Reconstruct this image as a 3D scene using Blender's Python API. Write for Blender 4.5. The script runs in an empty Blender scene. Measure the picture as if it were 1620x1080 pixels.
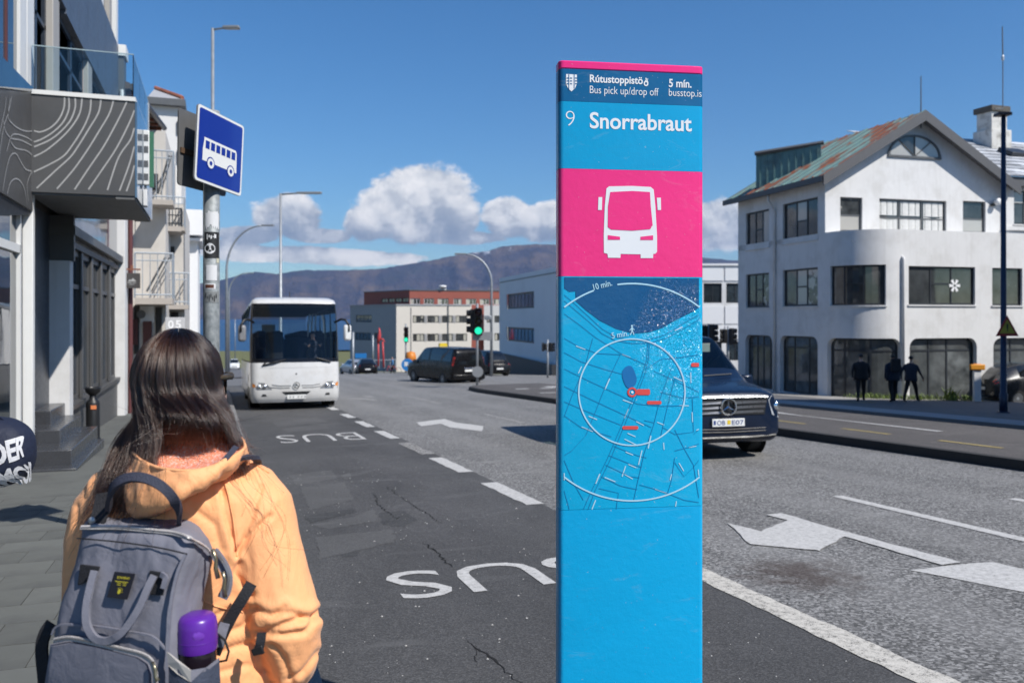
import bpy, bmesh, math, random
import numpy as np
from mathutils import Vector, Matrix, noise as mnoise
random.seed(7); np.random.seed(7)
SC = bpy.context.scene
COL = SC.collection
R = math.radians
# ------------------------------------------------------------------ camera
F, CX, HY, EYE = 1350.0, 810.0, 503.0, 1.68
YAW = math.atan((810 - 343) / F); SY, CY = math.sin(YAW), math.cos(YAW)
SLOPE = 0.0371
cd = bpy.data.cameras.new('camera'); cam = bpy.data.objects.new('camera', cd); COL.objects.link(cam)
cam.location = (0, 0, EYE); cam.rotation_euler = (R(90), 0, -YAW)
cd.sensor_width = 36; cd.lens = 30; cd.shift_y = -37 / 1620
cd.clip_start = 0.05; cd.clip_end = 40000
cd.dof.use_dof = True; cd.dof.focus_distance = 2.9; cd.dof.aperture_fstop = 4.5
SC.camera = cam
# ------------------------------------------------------------------ light
SUN_EL, SUN_AZ = R(46), math.atan2(0.575, 0.818)       # azimuth measured from straight behind the street axis towards the right
sd = Vector((math.sin(SUN_AZ) * math.cos(SUN_EL), -math.cos(SUN_AZ) * math.cos(SUN_EL), math.sin(SUN_EL)))
ld = bpy.data.lights.new('sun', 'SUN'); ld.energy = 4.3; ld.angle = R(0.53); ld.color = (1.0, 0.955, 0.89)
sun = bpy.data.objects.new('sun', ld); COL.objects.link(sun)
sun.rotation_euler = sd.to_track_quat('Z', 'Y').to_euler(); sun.location = (20, -30, 40)
SC.view_settings.view_transform = 'Standard'; SC.view_settings.look = 'None'
SC.view_settings.gamma = 1.0; SC.view_settings.use_curve_mapping = False
SC.view_settings.exposure = 0.3
SC.render.film_transparent = False
SC.cycles.use_denoising = True
SC.cycles.max_bounces = 7; SC.cycles.transparent_max_bounces = 12
SC.cycles.caustics_reflective = False; SC.cycles.caustics_refractive = False
SC.cycles.sample_clamp_indirect = 6.0

class NT:
    def __init__(s, tree): s.t = tree; s.n = tree.nodes; s.l = tree.links
    def new(s, typ, **kw):
        nd = s.n.new(typ)
        for k, v in kw.items():
            if k in nd.inputs: s.put(nd, k, v)
            else: setattr(nd, k, v)
        return nd
    def put(s, nd, k, v):
        if isinstance(v, bpy.types.NodeSocket): s.l.new(v, nd.inputs[k])
        else: nd.inputs[k].default_value = v
    def math(s, op, a, b=0.0, c=None, clamp=False):
        nd = s.n.new('ShaderNodeMath'); nd.operation = op; nd.use_clamp = clamp
        s.put(nd, 0, a); s.put(nd, 1, b)
        if c is not None: s.put(nd, 2, c)
        return nd.outputs[0]
    def vmath(s, op, a, b=(0, 0, 0), scale=None):
        nd = s.n.new('ShaderNodeVectorMath'); nd.operation = op
        s.put(nd, 0, a); s.put(nd, 1, b)
        if scale is not None: s.put(nd, 3, scale)
        return nd.outputs['Value'] if op in ('LENGTH', 'DOT_PRODUCT', 'DISTANCE') else nd.outputs['Vector']
    def noise(s, vec, scale, detail=4, rough=.55, dist=0.0, out='Fac', dim='3D'):
        nd = s.n.new('ShaderNodeTexNoise'); nd.noise_dimensions = dim
        if vec is not None: s.put(nd, 'Vector', vec)
        s.put(nd, 'Scale', scale); s.put(nd, 'Detail', detail); s.put(nd, 'Roughness', rough); s.put(nd, 'Distortion', dist)
        return nd.outputs[out]
    def ramp(s, fac, stops, interp='LINEAR'):
        nd = s.n.new('ShaderNodeValToRGB'); cr = nd.color_ramp; cr.interpolation = interp
        while len(cr.elements) < len(stops): cr.elements.new(0.5)
        for e, (p, c) in zip(cr.elements, stops):
            e.position = p; e.color = (c[0], c[1], c[2], 1) if hasattr(c, '__len__') else (c, c, c, 1)
        s.put(nd, 0, fac); return nd.outputs[0]
    def mix(s, fac, a, b, blend='MIX'):
        nd = s.n.new('ShaderNodeMix'); nd.data_type = 'RGBA'; nd.blend_type = blend
        s.put(nd, 0, fac)
        for k, v in ((6, a), (7, b)):
            if not isinstance(v, bpy.types.NodeSocket) and len(v) == 3: v = (*v, 1)
            s.put(nd, k, v)
        return nd.outputs[2]
    def maprange(s, v, a, b, c=0.0, d=1.0, smooth=False):
        nd = s.n.new('ShaderNodeMapRange'); nd.clamp = True
        if smooth: nd.interpolation_type = 'SMOOTHSTEP'
        for k, x in zip(range(5), (v, a, b, c, d)): s.put(nd, k, x)
        return nd.outputs[0]

# ------------------------------------------------------------------ world: sky and cumulus
W = bpy.data.worlds.new('World'); SC.world = W; W.use_nodes = True
t = NT(W.node_tree); t.n.clear()
sky = t.new('ShaderNodeTexSky'); sky.sky_type = 'NISHITA'; sky.sun_disc = False
sky.sun_elevation = SUN_EL; sky.sun_rotation = math.atan2(sd.x, sd.y)
sky.altitude = 0; sky.air_density = 1.0; sky.dust_density = 0.25; sky.ozone_density = 3.0
gen = t.new('ShaderNodeTexCoord').outputs['Generated']
sep = t.new('ShaderNodeSeparateXYZ', Vector=gen)
elev = t.math('ARCSINE', sep.outputs['Z'])                      # radians above the horizon
azim = t.math('ARCTAN2', sep.outputs['X'], sep.outputs['Y'])
comb = t.new('ShaderNodeCombineXYZ', X=azim, Y=t.math('MULTIPLY', elev, 1.25), Z=0.0).outputs[0]
def cl_density(vec, off):
    v = t.vmath('ADD', vec, off)
    big = t.noise(v, 7.5, 3, .5)
    fine = t.noise(v, 17.0, 8, .62, .35)
    vo = t.new('ShaderNodeTexVoronoi', Vector=t.vmath('ADD', v, t.vmath('SCALE', t.noise(v, 30, 3, .5, out='Color'), scale=.03)), Scale=26.0)
    vo.feature = 'SMOOTH_F1'
    try: vo.inputs['Smoothness'].default_value = .6
    except Exception: pass
    bil = t.math('SUBTRACT', .55, vo.outputs['Distance'])
    return t.math('ADD', t.math('ADD', t.math('MULTIPLY', t.math('SUBTRACT', fine, .5), .75), t.math('MULTIPLY', t.math('SUBTRACT', big, .5), .9)), t.math('ADD', t.math('MULTIPLY', bil, .18), t.math('MULTIPLY', t.math('SUBTRACT', t.noise(v, 55.0, 5, .6), .5), .42)))
def blob(px, py, rx, ry):                                        # one cumulus heap: azimuth and elevation of its middle, half sizes
    az = math.atan((px - CX) / F) + YAW
    u = (px - CX) / F; el = math.atan(((HY - py) / F) / math.sqrt(1 + u * u))
    dx = t.math('DIVIDE', t.math('SUBTRACT', azim, az), rx / F)
    dy = t.math('DIVIDE', t.math('SUBTRACT', elev, el), ry / F)
    return t.math('SUBTRACT', 1.0, t.math('SQRT', t.math('ADD', t.math('MULTIPLY', dx, dx), t.math('MULTIPLY', dy, dy))))
blobs = [blob(*b) for b in [(652, 325, 104, 66), (590, 350, 52, 36), (705, 345, 58, 40), (455, 343, 58, 36), (806, 345, 48, 34), (862, 350, 50, 36), (1140, 352, 80, 44), (430, 402, 120, 15), (560, 408, 140, 13), (395, 372, 50, 16), (720, 376, 90, 12), (500, 372, 60, 12), (360, 392, 60, 14), (230, 380, 100, 24), (1000, 385, 120, 20)]]
mx = blobs[0]
for b in blobs[1:]: mx = t.math('MAXIMUM', mx, b)
# the same kind of low heaps all round the horizon
rnd = t.noise(t.vmath('MULTIPLY', comb, (1.0, 1.6, 1.0)), 3.2, 3, .5)
band = t.math('SUBTRACT', t.math('MULTIPLY', t.math('SUBTRACT', rnd, .47), 7.0), t.math('MULTIPLY', t.math('ABSOLUTE', t.math('SUBTRACT', elev, .085)), 16.0))
inview = t.maprange(t.math('ABSOLUTE', t.math('SUBTRACT', azim, YAW)), .60, .75)      # heaps seen above stand where they stand, others elsewhere
mx = t.math('MAXIMUM', mx, t.math('SUBTRACT', t.math('MULTIPLY', band, inview), t.math('MULTIPLY', t.math('SUBTRACT', 1.0, inview), 3.0)))
mx = t.math('ADD', mx, .06)
dens = t.math('ADD', mx, cl_density(comb, (0, 0, 0)))
dens2 = t.math('ADD', mx, cl_density(comb, (.012, .018, 0)))
alpha = t.maprange(dens, .06, .25, 0, 1, True)
lit = t.maprange(t.math('SUBTRACT', dens, dens2), -.16, .16, 0, 1)
el2 = t.math('ADD', elev, t.math('MULTIPLY', t.math('SUBTRACT', t.noise(comb, 11, 3), .5), .07))
vert = t.math('MAXIMUM', t.maprange(el2, .085, .14, 0, 1, True), t.maprange(elev, .086, .070, 0, 1, True))
lum = t.math('ADD', t.math('MULTIPLY', lit, .55), t.math('MULTIPLY', vert, .55), clamp=True)
ccol = t.ramp(lum, [(0.0, (2.6, 3.1, 3.9)), (.40, (4.0, 4.4, 5.0)), (.72, (7.2, 7.3, 7.4)), (1.0, (9.2, 9.0, 8.8))])
hs = t.new('ShaderNodeHueSaturation', Saturation=1.25, Value=1.0, Color=sky.outputs[0])
tint = t.mix(1.0, hs.outputs[0], (.80, .965, 1.06), 'MULTIPLY')
mixc = t.mix(t.math('MULTIPLY', alpha, .97), tint, ccol)
bg = t.new('ShaderNodeBackground', Color=mixc, Strength=0.095)
t.l.new(bg.outputs[0], t.new('ShaderNodeOutputWorld').inputs[0])

# ------------------------------------------------------------------ geometry helpers
def D(px, py):
    u = (px - CX) / F; v = (HY - py) / F
    return SY + u * CY, CY - u * SY, v
def P(px, py, d):
    x, y, z = D(px, py); return Vector((x * d, y * d, EYE + z * d))
def HT(X, Y):                                                    # terrain height
    if Y < 60: z = -SLOPE * Y
    elif Y < 87: z = -2.226 - (Y - 60) * .062
    elif Y < 300: z = -3.9 - (Y - 87) * .0395
    else: z = -12.3 - min(Y - 300, 60) * .09
    return z - .04 * max(0., min(X, 34.) - 13.4)
def G(px, py):                                                   # point of the street plane seen there
    x, y, z = D(px, py); k = EYE / (-z - SLOPE * y); return Vector((x * k, y * k, EYE + z * k))

class MB:
    def __init__(s): s.v = []; s.f = []; s.m = []
    def add(s, vs, fs, mi=0):
        b = len(s.v); s.v += [tuple(v) for v in vs]; s.f += [tuple(i + b for i in f) for f in fs]; s.m += [mi] * len(fs); return s
    def box(s, x0, x1, y0, y1, z0, z1, mi=0, mt=None):
        vs = [(x, y, z) for z in (z0, z1) for x, y in ((x0, y0), (x1, y0), (x1, y1), (x0, y1))]
        if mt is not None: vs = [tuple(mt @ Vector(v)) for v in vs]
        return s.add(vs, [(3, 2, 1, 0), (4, 5, 6, 7), (0, 1, 5, 4), (1, 2, 6, 5), (2, 3, 7, 6), (3, 0, 4, 7)], mi)
    def prism(s, poly, z0, z1, mi=0, mt=None):                   # poly counter-clockwise seen from +z
        n = len(poly); vs = [(x, y, z0) for x, y in poly] + [(x, y, z1) for x, y in poly]
        if mt is not None: vs = [tuple(mt @ Vector(v)) for v in vs]
        fs = [tuple(range(n - 1, -1, -1)), tuple(range(n, 2 * n))] + [(i, (i + 1) % n, n + (i + 1) % n, n + i) for i in range(n)]
        return s.add(vs, fs, mi)
    def tube(s, pts, r, n=8, mi=0, cap=True):
        pts = [Vector(p) for p in pts]; rs = r if hasattr(r, '__len__') else [r] * len(pts)
        up = None; rings = []
        for i, p in enumerate(pts):
            a = pts[max(0, i - 1)]; b = pts[min(len(pts) - 1, i + 1)]; d = (b - a).normalized()
            if up is None:
                up = Vector((0, 0, 1)) if abs(d.z) < .9 else Vector((1, 0, 0))
            sx = d.cross(up)
            if sx.length < 1e-5: sx = d.orthogonal()
            sx.normalize(); up = sx.cross(d).normalized()
            rings.append([p + (sx * math.cos(q) + up * math.sin(q)) * rs[i] for q in (2 * math.pi * k / n for k in range(n))])
        return s.loft(rings, mi, cap)
    def loft(s, rings, mi=0, cap=True, closed=True):
        n = len(rings[0]); vs = [v for r in rings for v in r]; fs = []
        for i in range(len(rings) - 1):
            for k in range(n if closed else n - 1):
                k2 = (k + 1) % n; fs.append((i * n + k, i * n + k2, (i + 1) * n + k2, (i + 1) * n + k))
        if cap and closed: fs += [tuple(range(n - 1, -1, -1)), tuple(range((len(rings) - 1) * n, len(rings) * n))]
        return s.add(vs, fs, mi)
    def lathe(s, prof, n=16, mi=0, c=(0, 0, 0), axis='z', cap=True):
        rings = []
        for r, h in prof:
            ring = []
            for k in range(n):
                q = 2 * math.pi * k / n; x, y = r * math.cos(q), r * math.sin(q)
                v = {'z': (x, y, h), 'x': (h, x, y), 'y': (y, h, x)}[axis]
                ring.append((v[0] + c[0], v[1] + c[1], v[2] + c[2]))
            rings.append(ring)
        return s.loft(rings, mi, cap)
    def quad(s, a, b, c, d, mi=0): return s.add([a, b, c, d], [(0, 1, 2, 3)], mi)
    def poly(s, pts, mi=0): return s.add(pts, [tuple(range(len(pts)))], mi)
    def slab(s, pts, nrm, th, mi=0):                             # flat outline given a thickness behind it
        nrm = Vector(nrm); b = [Vector(p) - nrm * th for p in pts]; n = len(pts)
        return s.add(list(pts) + b, [tuple(range(n)), tuple(range(2 * n - 1, n - 1, -1))] + [(i, n + i, n + (i + 1) % n, (i + 1) % n) for i in range(n)], mi)
    def mesh(s, name, off=(0, 0, 0), smooth=False):
        me = bpy.data.meshes.new(name); o = off
        me.from_pydata([(v[0] - o[0], v[1] - o[1], v[2] - o[2]) for v in s.v], [], s.f)
        if any(s.m): me.polygons.foreach_set('material_index', s.m)
        if smooth: me.polygons.foreach_set('use_smooth', [True] * len(me.polygons))
        me.update(); return me
    def build(s, name, mats, parent=None, world=False, smooth=False, bevel=0, sub=0, off=None, angle=None, weld=0):
        o_ = Vector((0, 0, 0))
        if world and parent is not None:
            q = parent
            while q is not None: o_ += q.location; q = q.parent
        if off is not None: o_ = Vector(off)
        me = s.mesh(name, o_, smooth or angle is not None)
        if weld:
            bm = bmesh.new(); bm.from_mesh(me); bmesh.ops.remove_doubles(bm, verts=bm.verts, dist=weld); bm.to_mesh(me); bm.free()
        for m in (mats if isinstance(mats, (list, tuple)) else [mats]): me.materials.append(m)
        ob = bpy.data.objects.new(name, me); COL.objects.link(ob)
        if parent is not None: ob.parent = parent
        elif off is not None: ob.location = off
        if bevel:
            b = ob.modifiers.new('bevel', 'BEVEL'); b.width = bevel; b.segments = 2; b.limit_method = 'ANGLE'; b.angle_limit = R(35)
            if angle is None: angle = 40
        if sub:
            q = ob.modifiers.new('subdivision', 'SUBSURF'); q.levels = sub; q.render_levels = sub
        if angle is not None:
            me.polygons.foreach_set('use_smooth', [True] * len(me.polygons))
            try: me.set_sharp_from_angle(angle=R(angle))
            except Exception: pass
        return ob

def tag(o, label=None, cat=None, group=None, kind=None):
    if label: o['label'] = label
    if cat: o['category'] = cat
    if group: o['group'] = group
    if kind: o['kind'] = kind
    return o
def thing(name, label, cat, loc=(0, 0, 0), rz=0, group=None):
    o = bpy.data.objects.new(name, None); COL.objects.link(o); o.empty_display_size = .1
    o.location = loc; o.rotation_euler = (0, 0, rz); return tag(o, label, cat, group)
def kids(o): return [c for c in bpy.data.objects if c.parent == o]
def dup(o, parent=None, loc=None, rz=None, label=None):
    ch = kids(o); c = o.copy(); COL.objects.link(c); c.parent = parent
    if loc is not None: c.location = loc
    if rz is not None: c.rotation_euler = (0, 0, rz)
    if label: c['label'] = label
    for k in ch: dup(k, c)
    return c
FONTCACHE = {}
def text_geo(s, bold=0.0, res=3, space=1.0):                         # outline of a word as flat mesh: (verts 2D array, faces), box height of capitals about 0.73
    k = (s, bold, res, space)
    if k not in FONTCACHE:
        cu = bpy.data.curves.new('word', 'FONT'); cu.body = s; cu.size = 1.0; cu.offset = bold; cu.resolution_u = res; cu.space_character = space
        ob = bpy.data.objects.new('word', cu); COL.objects.link(ob)
        dg = bpy.context.evaluated_depsgraph_get(); me = bpy.data.meshes.new_from_object(ob.evaluated_get(dg))
        v = np.array([x.co[:2] for x in me.vertices]) if len(me.vertices) else np.zeros((0, 2)); f = [tuple(p.vertices) for p in me.polygons]
        bpy.data.objects.remove(ob); bpy.data.meshes.remove(me); bpy.data.curves.remove(cu)
        FONTCACHE[k] = (v, f)
    return FONTCACHE[k]
def text_on(mb, s, org, ux, uy, size=None, width=None, height=None, bold=0., align='l', space=1.0, mi=0, res=3):
    v, f = text_geo(s, bold, res, space); v = v.copy()
    if len(v) == 0: return mb
    lo, hi = v.min(0), v.max(0); v[:, 0] -= lo[0]; w = hi[0] - lo[0]
    if size: sx = sy = size
    else:
        sx = width / w if width else None; v[:, 1] -= lo[1]; sy = height / (hi[1] - lo[1]) if height else sx
        if sx is None: sx = sy
    if align == 'c': v[:, 0] -= w / 2
    if align == 'r': v[:, 0] -= w
    org, ux, uy = Vector(org), Vector(ux), Vector(uy)
    return mb.add([org + ux * (x * sx) + uy * (y * sy) for x, y in v], f, mi)
def rrect(x0, x1, y0, y1, r, n=5):
    out = []
    for cx, cy, a in ((x1 - r, y0 + r, -90), (x1 - r, y1 - r, 0), (x0 + r, y1 - r, 90), (x0 + r, y0 + r, 180)):
        for k in range(n + 1):
            q = R(a + 90 * k / n); out.append((cx + r * math.cos(q), cy + r * math.sin(q)))
    return out

# ------------------------------------------------------------------ materials
MATS = {}
def mat(name, col, rough=.55, metal=0., var=.18, scale=6., bump=0., bscale=60., spec=.5, coat=0., rnd=0., dirt=None, dscale=2., coord='Object', sheen=0., warp=0.):
    if name in MATS: return MATS[name]
    m = bpy.data.materials.new(name); m.use_nodes = True; t = NT(m.node_tree); b = t.n['Principled BSDF']
    co = t.new('ShaderNodeTexCoord').outputs['Object'] if coord == 'Object' else t.new('ShaderNodeNewGeometry').outputs['Position']
    c = t.mix(t.noise(co, scale, 5, .6, warp), tuple(x * (1 - var) for x in col), tuple(min(1, x * (1 + var)) for x in col))
    if dirt:
        c = t.mix(t.maprange(t.noise(co, dscale, 6, .65), .48, .68), c, dirt)
    if rnd:
        oi = t.new('ShaderNodeObjectInfo').outputs['Random']
        c = t.mix(1.0, c, t.ramp(oi, [(0, 1 - rnd), (1, 1 + rnd)]), 'MULTIPLY')
    t.put(b, 'Base Color', c); t.put(b, 'Metallic', metal); t.put(b, 'Specular IOR Level', spec)
    rr = t.math('ADD', t.math('MULTIPLY', t.math('SUBTRACT', t.noise(co, scale * 2.3, 4), .5), .25), rough, clamp=True)
    t.put(b, 'Roughness', rr if rough > .12 else rough)
    if coat: t.put(b, 'Coat Weight', coat); t.put(b, 'Coat Roughness', .04)
    if sheen: t.put(b, 'Sheen Weight', sheen); t.put(b, 'Sheen Roughness', .4)
    if bump:
        bn = t.new('ShaderNodeBump', Strength=bump, Distance=.02, Height=t.noise(co, bscale, 5, .6)); t.put(b, 'Normal', bn.outputs[0])
    MATS[name] = m; return m
def emit(name, col, strength):
    m = mat(name, col, .3); b = m.node_tree.nodes['Principled BSDF']
    b.inputs['Emission Color'].default_value = (*col, 1); b.inputs['Emission Strength'].default_value = strength; return m
def glass(name, tint=(.75, .85, .85), refl=1.0, rough=.0, opacity=0.0, dark=(.01, .012, .015)):
    if name in MATS: return MATS[name]
    m = bpy.data.materials.new(name); m.use_nodes = True; t = NT(m.node_tree); t.n.clear()
    fr = t.new('ShaderNodeFresnel', IOR=1.5).outputs[0]
    tr = t.new('ShaderNodeBsdfTransparent', Color=(*tint, 1)).outputs[0]
    gl = t.new('ShaderNodeBsdfGlossy', Color=(1, 1, 1, 1), Roughness=rough).outputs[0]
    if opacity:
        df = t.new('ShaderNodeBsdfDiffuse', Color=(*dark, 1)).outputs[0]
        mx = t.n.new('ShaderNodeMixShader'); t.put(mx, 0, opacity); t.put(mx, 1, tr); t.put(mx, 2, df); tr = mx.outputs[0]
    mx = t.n.new('ShaderNodeMixShader'); t.put(mx, 0, t.math('MULTIPLY', fr, refl, clamp=True)); t.put(mx, 1, tr); t.put(mx, 2, gl)
    t.l.new(mx.outputs[0], t.new('ShaderNodeOutputMaterial').inputs[0]); MATS[name] = m; return m
def pane_mat(name, col, rough=.04, spec=.9, rnd=.5, curtain=None):
    """Window glass in front of a dim room: dark body, mirror-like surface, uneven old-glass ripple."""
    if name in MATS: return MATS[name]
    m = bpy.data.materials.new(name); m.use_nodes = True; t = NT(m.node_tree); b = t.n['Principled BSDF']
    oi = t.new('ShaderNodeObjectInfo').outputs['Random']; co = t.new('ShaderNodeTexCoord').outputs['Object']
    c = t.mix(1.0, (*col, 1), t.ramp(oi, [(0, 1 - rnd), (1, 1 + rnd * 1.6)]), 'MULTIPLY')
    c = t.mix(t.maprange(t.noise(co, 1.6, 4), .35, .7), c, tuple(x * .35 for x in col))
    if curtain: c = t.mix(t.maprange(t.math('ADD', oi, t.math('MULTIPLY', t.noise(co, 3.0, 2), .3)), .78, .80), c, curtain)
    t.put(b, 'Base Color', c); t.put(b, 'Roughness', rough); t.put(b, 'Specular IOR Level', spec); t.put(b, 'IOR', 1.6)
    bn = t.new('ShaderNodeBump', Strength=.06, Distance=.03, Height=t.noise(co, 1.3, 2)); t.put(b, 'Normal', bn.outputs[0])
    MATS[name] = m; return m

WHITE = mat('white_render', (.70, .695, .685), .8, var=.06, scale=1.5, bump=.15, bscale=30, dirt=(.60, .59, .57), dscale=1.1)
_t = NT(WHITE.node_tree); _b = _t.n['Principled BSDF']; _co = _t.new('ShaderNodeTexCoord').outputs['Object']
_old = _b.inputs['Base Color'].links[0].from_socket
_st = _t.noise(_t.vmath('MULTIPLY', _co, (3.2, 3.2, .22)), 2.4, 6, .65)
_c = _t.mix(_t.maprange(_st, .52, .72, 0, .32), _old, (.50, .49, .465)); _c = _t.mix(_t.maprange(_t.noise(_co, .9, 7, .7, .6), .60, .72, 0, .22), _c, (.56, .55, .53)); _t.put(_b, 'Base Color', _c)
FRAME = mat('dark_window_frame', (.022, .025, .03), .45)
STEEL = mat('galvanised_steel', (.42, .44, .46), .45, .6, var=.2, scale=9)
BLACKP = mat('black_plastic', (.012, .012, .013), .45)
RUBBER = mat('rubber', (.018, .018, .018), .8, bump=.2)
CHROME = mat('chrome', (.75, .76, .78), .16, 1., var=.05)
PANE = pane_mat('window_glass', (.035, .045, .05))
# ================================================================== SETTING: terrain, roads, sea, hills
def HT(X, Y):
    for a, za, b, zb in ((-1e9, 1e9 * SLOPE, 60, -2.226), (60, -2.226, 87, -3.9), (87, -3.9, 200, -9.5), (200, -9.5, 400, -12.8), (400, -12.8, 480, -18), (480, -18, 1e9, -18)):
        if Y <= b:
            z = za + (zb - za) * (Y - a) / (b - a) if a > -1e8 else -SLOPE * Y
            break
    return z - .04 * max(0., min(X, 34.) - 13.4)
def asphalt(name, base, grain, patch=.25, speck=0., tracks=0., coarse=55., reds=0.):
    m = bpy.data.materials.new(name); m.use_nodes = True; t = NT(m.node_tree); b = t.n['Principled BSDF']
    pos = t.new('ShaderNodeNewGeometry').outputs['Position']
    g = t.noise(pos, coarse, 3, .7)
    v = t.new('ShaderNodeTexVoronoi', Vector=pos, Scale=coarse * 1.7); st = t.new('ShaderNodeSeparateColor', Color=v.outputs['Color']).outputs[0]
    gg = t.math('ADD', t.math('MULTIPLY', g, .5), t.math('MULTIPLY', st, .5))
    lo, hi = tuple(x * (1 - grain) for x in base), tuple(x * (1 + grain * 1.5) for x in base)
    c = t.ramp(gg, [(.30, lo), (.55, base), (.78, hi)])
    pt = t.noise(t.vmath('MULTIPLY', pos, (1.0, .45, 1)), .55, 5, .62, .5)
    c = t.mix(1.0, c, t.ramp(pt, [(.3, 1 - patch), (.5, 1.0), (.68, 1 + patch)]), 'MULTIPLY')
    bl = t.noise(t.vmath('MULTIPLY', pos, (.9, 2.2, 1)), 1.1, 4, .6, .8)
    c = t.mix(t.maprange(bl, .58, .70, 0, .55), c, tuple(x * 1.55 for x in base))
    dk = t.noise(t.vmath('MULTIPLY', pos, (1, 1.4, 1)), .9, 6, .7, 1.2)
    c = t.mix(t.maprange(dk, .60, .74, 0, .55), c, tuple(x * .5 for x in base))
    if tracks:
        x = t.new('ShaderNodeSeparateXYZ', Vector=pos).outputs[0]
        w = t.math('SINE', t.math('MULTIPLY', t.math('SUBTRACT', x, 3.9), 2 * math.pi / 1.65))
        c = t.mix(t.math('MULTIPLY', t.maprange(w, 0, 1), tracks), c, tuple(q * 1.35 for q in base))
    if speck:
        v2 = t.new('ShaderNodeTexVoronoi', Vector=pos, Scale=5.0)
        sz = t.new('ShaderNodeSeparateColor', Color=v2.outputs['Color'])
        thr = t.math('MULTIPLY', t.math('POWER', sz.outputs[1], 4.0), .10)
        c = t.mix(t.math('MULTIPLY', t.math('LESS_THAN', v2.outputs['Distance'], thr), t.math('GREATER_THAN', sz.outputs[0], 1 - speck)), c, (.45, .44, .42))
    if reds:
        rn = t.noise(pos, 1.0, 4, .6); d = t.vmath('DISTANCE', t.vmath('MULTIPLY', pos, (1, .8, 0)), (4.05, 5.25 * .8, 0))
        c = t.mix(t.math('MULTIPLY', t.maprange(t.math('ADD', d, t.math('MULTIPLY', t.noise(pos, 7, 5), .9)), .55, .95, 1, 0), .7), c, (.055, .036, .028))
    t.put(b, 'Base Color', c); t.put(b, 'Roughness', .82); t.put(b, 'Specular IOR Level', .35)
    bn = t.new('ShaderNodeBump', Strength=.55, Distance=.012, Height=gg); t.put(b, 'Normal', bn.outputs[0])
    MATS[name] = m; return m
A_BUS = asphalt('bus_lane_asphalt', (.084, .083, .083), .32, .26, .35, 0, 70)
A_MAIN = asphalt('worn_road_asphalt', (.19, .187, .182), .58, .16, 0, .30, 34, 1)
A_ISL = asphalt('island_asphalt', (.105, .097, .092), .35, .15, .1, 0, 60)
A_DARK = asphalt('dark_asphalt', (.052, .053, .056), .3, .15, 0, 0, 60)
A_WALK = asphalt('walk_asphalt', (.14, .138, .14), .3, .12, .1, 0, 60)
def ground_mat():
    m = bpy.data.materials.new('open_ground'); m.use_nodes = True; t = NT(m.node_tree); b = t.n['Principled BSDF']
    pos = t.new('ShaderNodeNewGeometry').outputs['Position']; y = t.new('ShaderNodeSeparateXYZ', Vector=pos).outputs[1]
    n = t.noise(pos, .12, 5, .6); n2 = t.noise(pos, 3, 4)
    gr = t.mix(n2, (.10, .115, .035), (.17, .155, .05)); gy = t.mix(n2, (.12, .12, .12), (.17, .165, .16))
    f = t.maprange(t.math('ADD', y, t.math('MULTIPLY', n, 40)), 105, 112)
    c = t.mix(t.math('MULTIPLY', f, t.maprange(t.noise(pos, .03, 2), .42, .5)), gy, gr)
    c = t.mix(t.maprange(y, 262, 268), c, gr)
    t.put(b, 'Base Color', c); t.put(b, 'Roughness', .9); return m
def grid(name, xs, ys, off, m, parent=None, kind='structure'):
    vs = [(x, y, HT(x, y) + off) for y in ys for x in xs]; n = len(xs)
    fs = [(j * n + i, j * n + i + 1, (j + 1) * n + i + 1, (j + 1) * n + i) for j in range(len(ys) - 1) for i in range(n - 1)]
    mb = MB().add(vs, fs); o = mb.build(name, m, parent)
    if kind: o['kind'] = kind
    return o
ground = grid('ground', [-900, -60, 0, 13.4, 34, 120, 1500], [-120, 0, 60, 87, 200, 400, 480, 700], -.12, ground_mat())
road = grid('road', [3.16, 9.9, 13.38], [-40, 0, 60], -.002, A_MAIN)
road2 = grid('side_road', [13.38, 24, 34, 120], [36, 60], -.002, A_MAIN)
busl = grid('bus_lane', [.47, 3.3], [-40, 0, 44], .004, A_BUS)
far_road = grid('far_road', [-6, 6, 13.4], [60, 87, 200], -.06, A_WALK)
junction = grid('junction_apron', [-30, .44], [36.5, 46], .0, A_MAIN)
def sheet(name, poly, off, m, parent=None):                       # flat marking lying on the sloping street plane
    o_ = parent.location if parent else Vector((0, 0, 0))
    mb = MB().add([(x, y, HT(x, y) + off) for x, y in poly], [tuple(range(len(poly)))])
    return mb.build(name, m, parent, world=True)
def paint_mat(name, col, wear=.5):
    m = bpy.data.materials.new(name); m.use_nodes = True; t = NT(m.node_tree); b = t.n['Principled BSDF']
    pos = t.new('ShaderNodeNewGeometry').outputs['Position']
    n = t.noise(pos, 22, 8, .75); n2 = t.noise(pos, 120, 3, .7)
    c = t.mix(t.maprange(t.math('ADD', t.math('MULTIPLY', n, .7), t.math('MULTIPLY', n2, .3)), .38, .60), tuple(x * .62 for x in col), col)
    t.put(b, 'Base Color', c); t.put(b, 'Roughness', .8)
    al = t.maprange(t.math('ADD', t.math('MULTIPLY', n, .55), t.math('MULTIPLY', n2, .45)), wear - .16, wear - .08)
    tr = t.new('ShaderNodeBsdfTransparent').outputs[0]; mx = t.n.new('ShaderNodeMixShader')
    t.put(mx, 0, al); t.put(mx, 1, tr); t.put(mx, 2, b.outputs[0]); t.l.new(mx.outputs[0], t.n['Material Output'].inputs[0]); return m
PAINT = paint_mat('worn_white_paint', (.60, .59, .57), .50)
PAINT2 = paint_mat('old_cream_paint', (.62, .59, .53), .55)
PAINTF = paint_mat('faded_paint', (.42, .41, .39), .60)
PAINTY = paint_mat('yellow_paint', (.46, .36, .13), .56)
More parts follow.
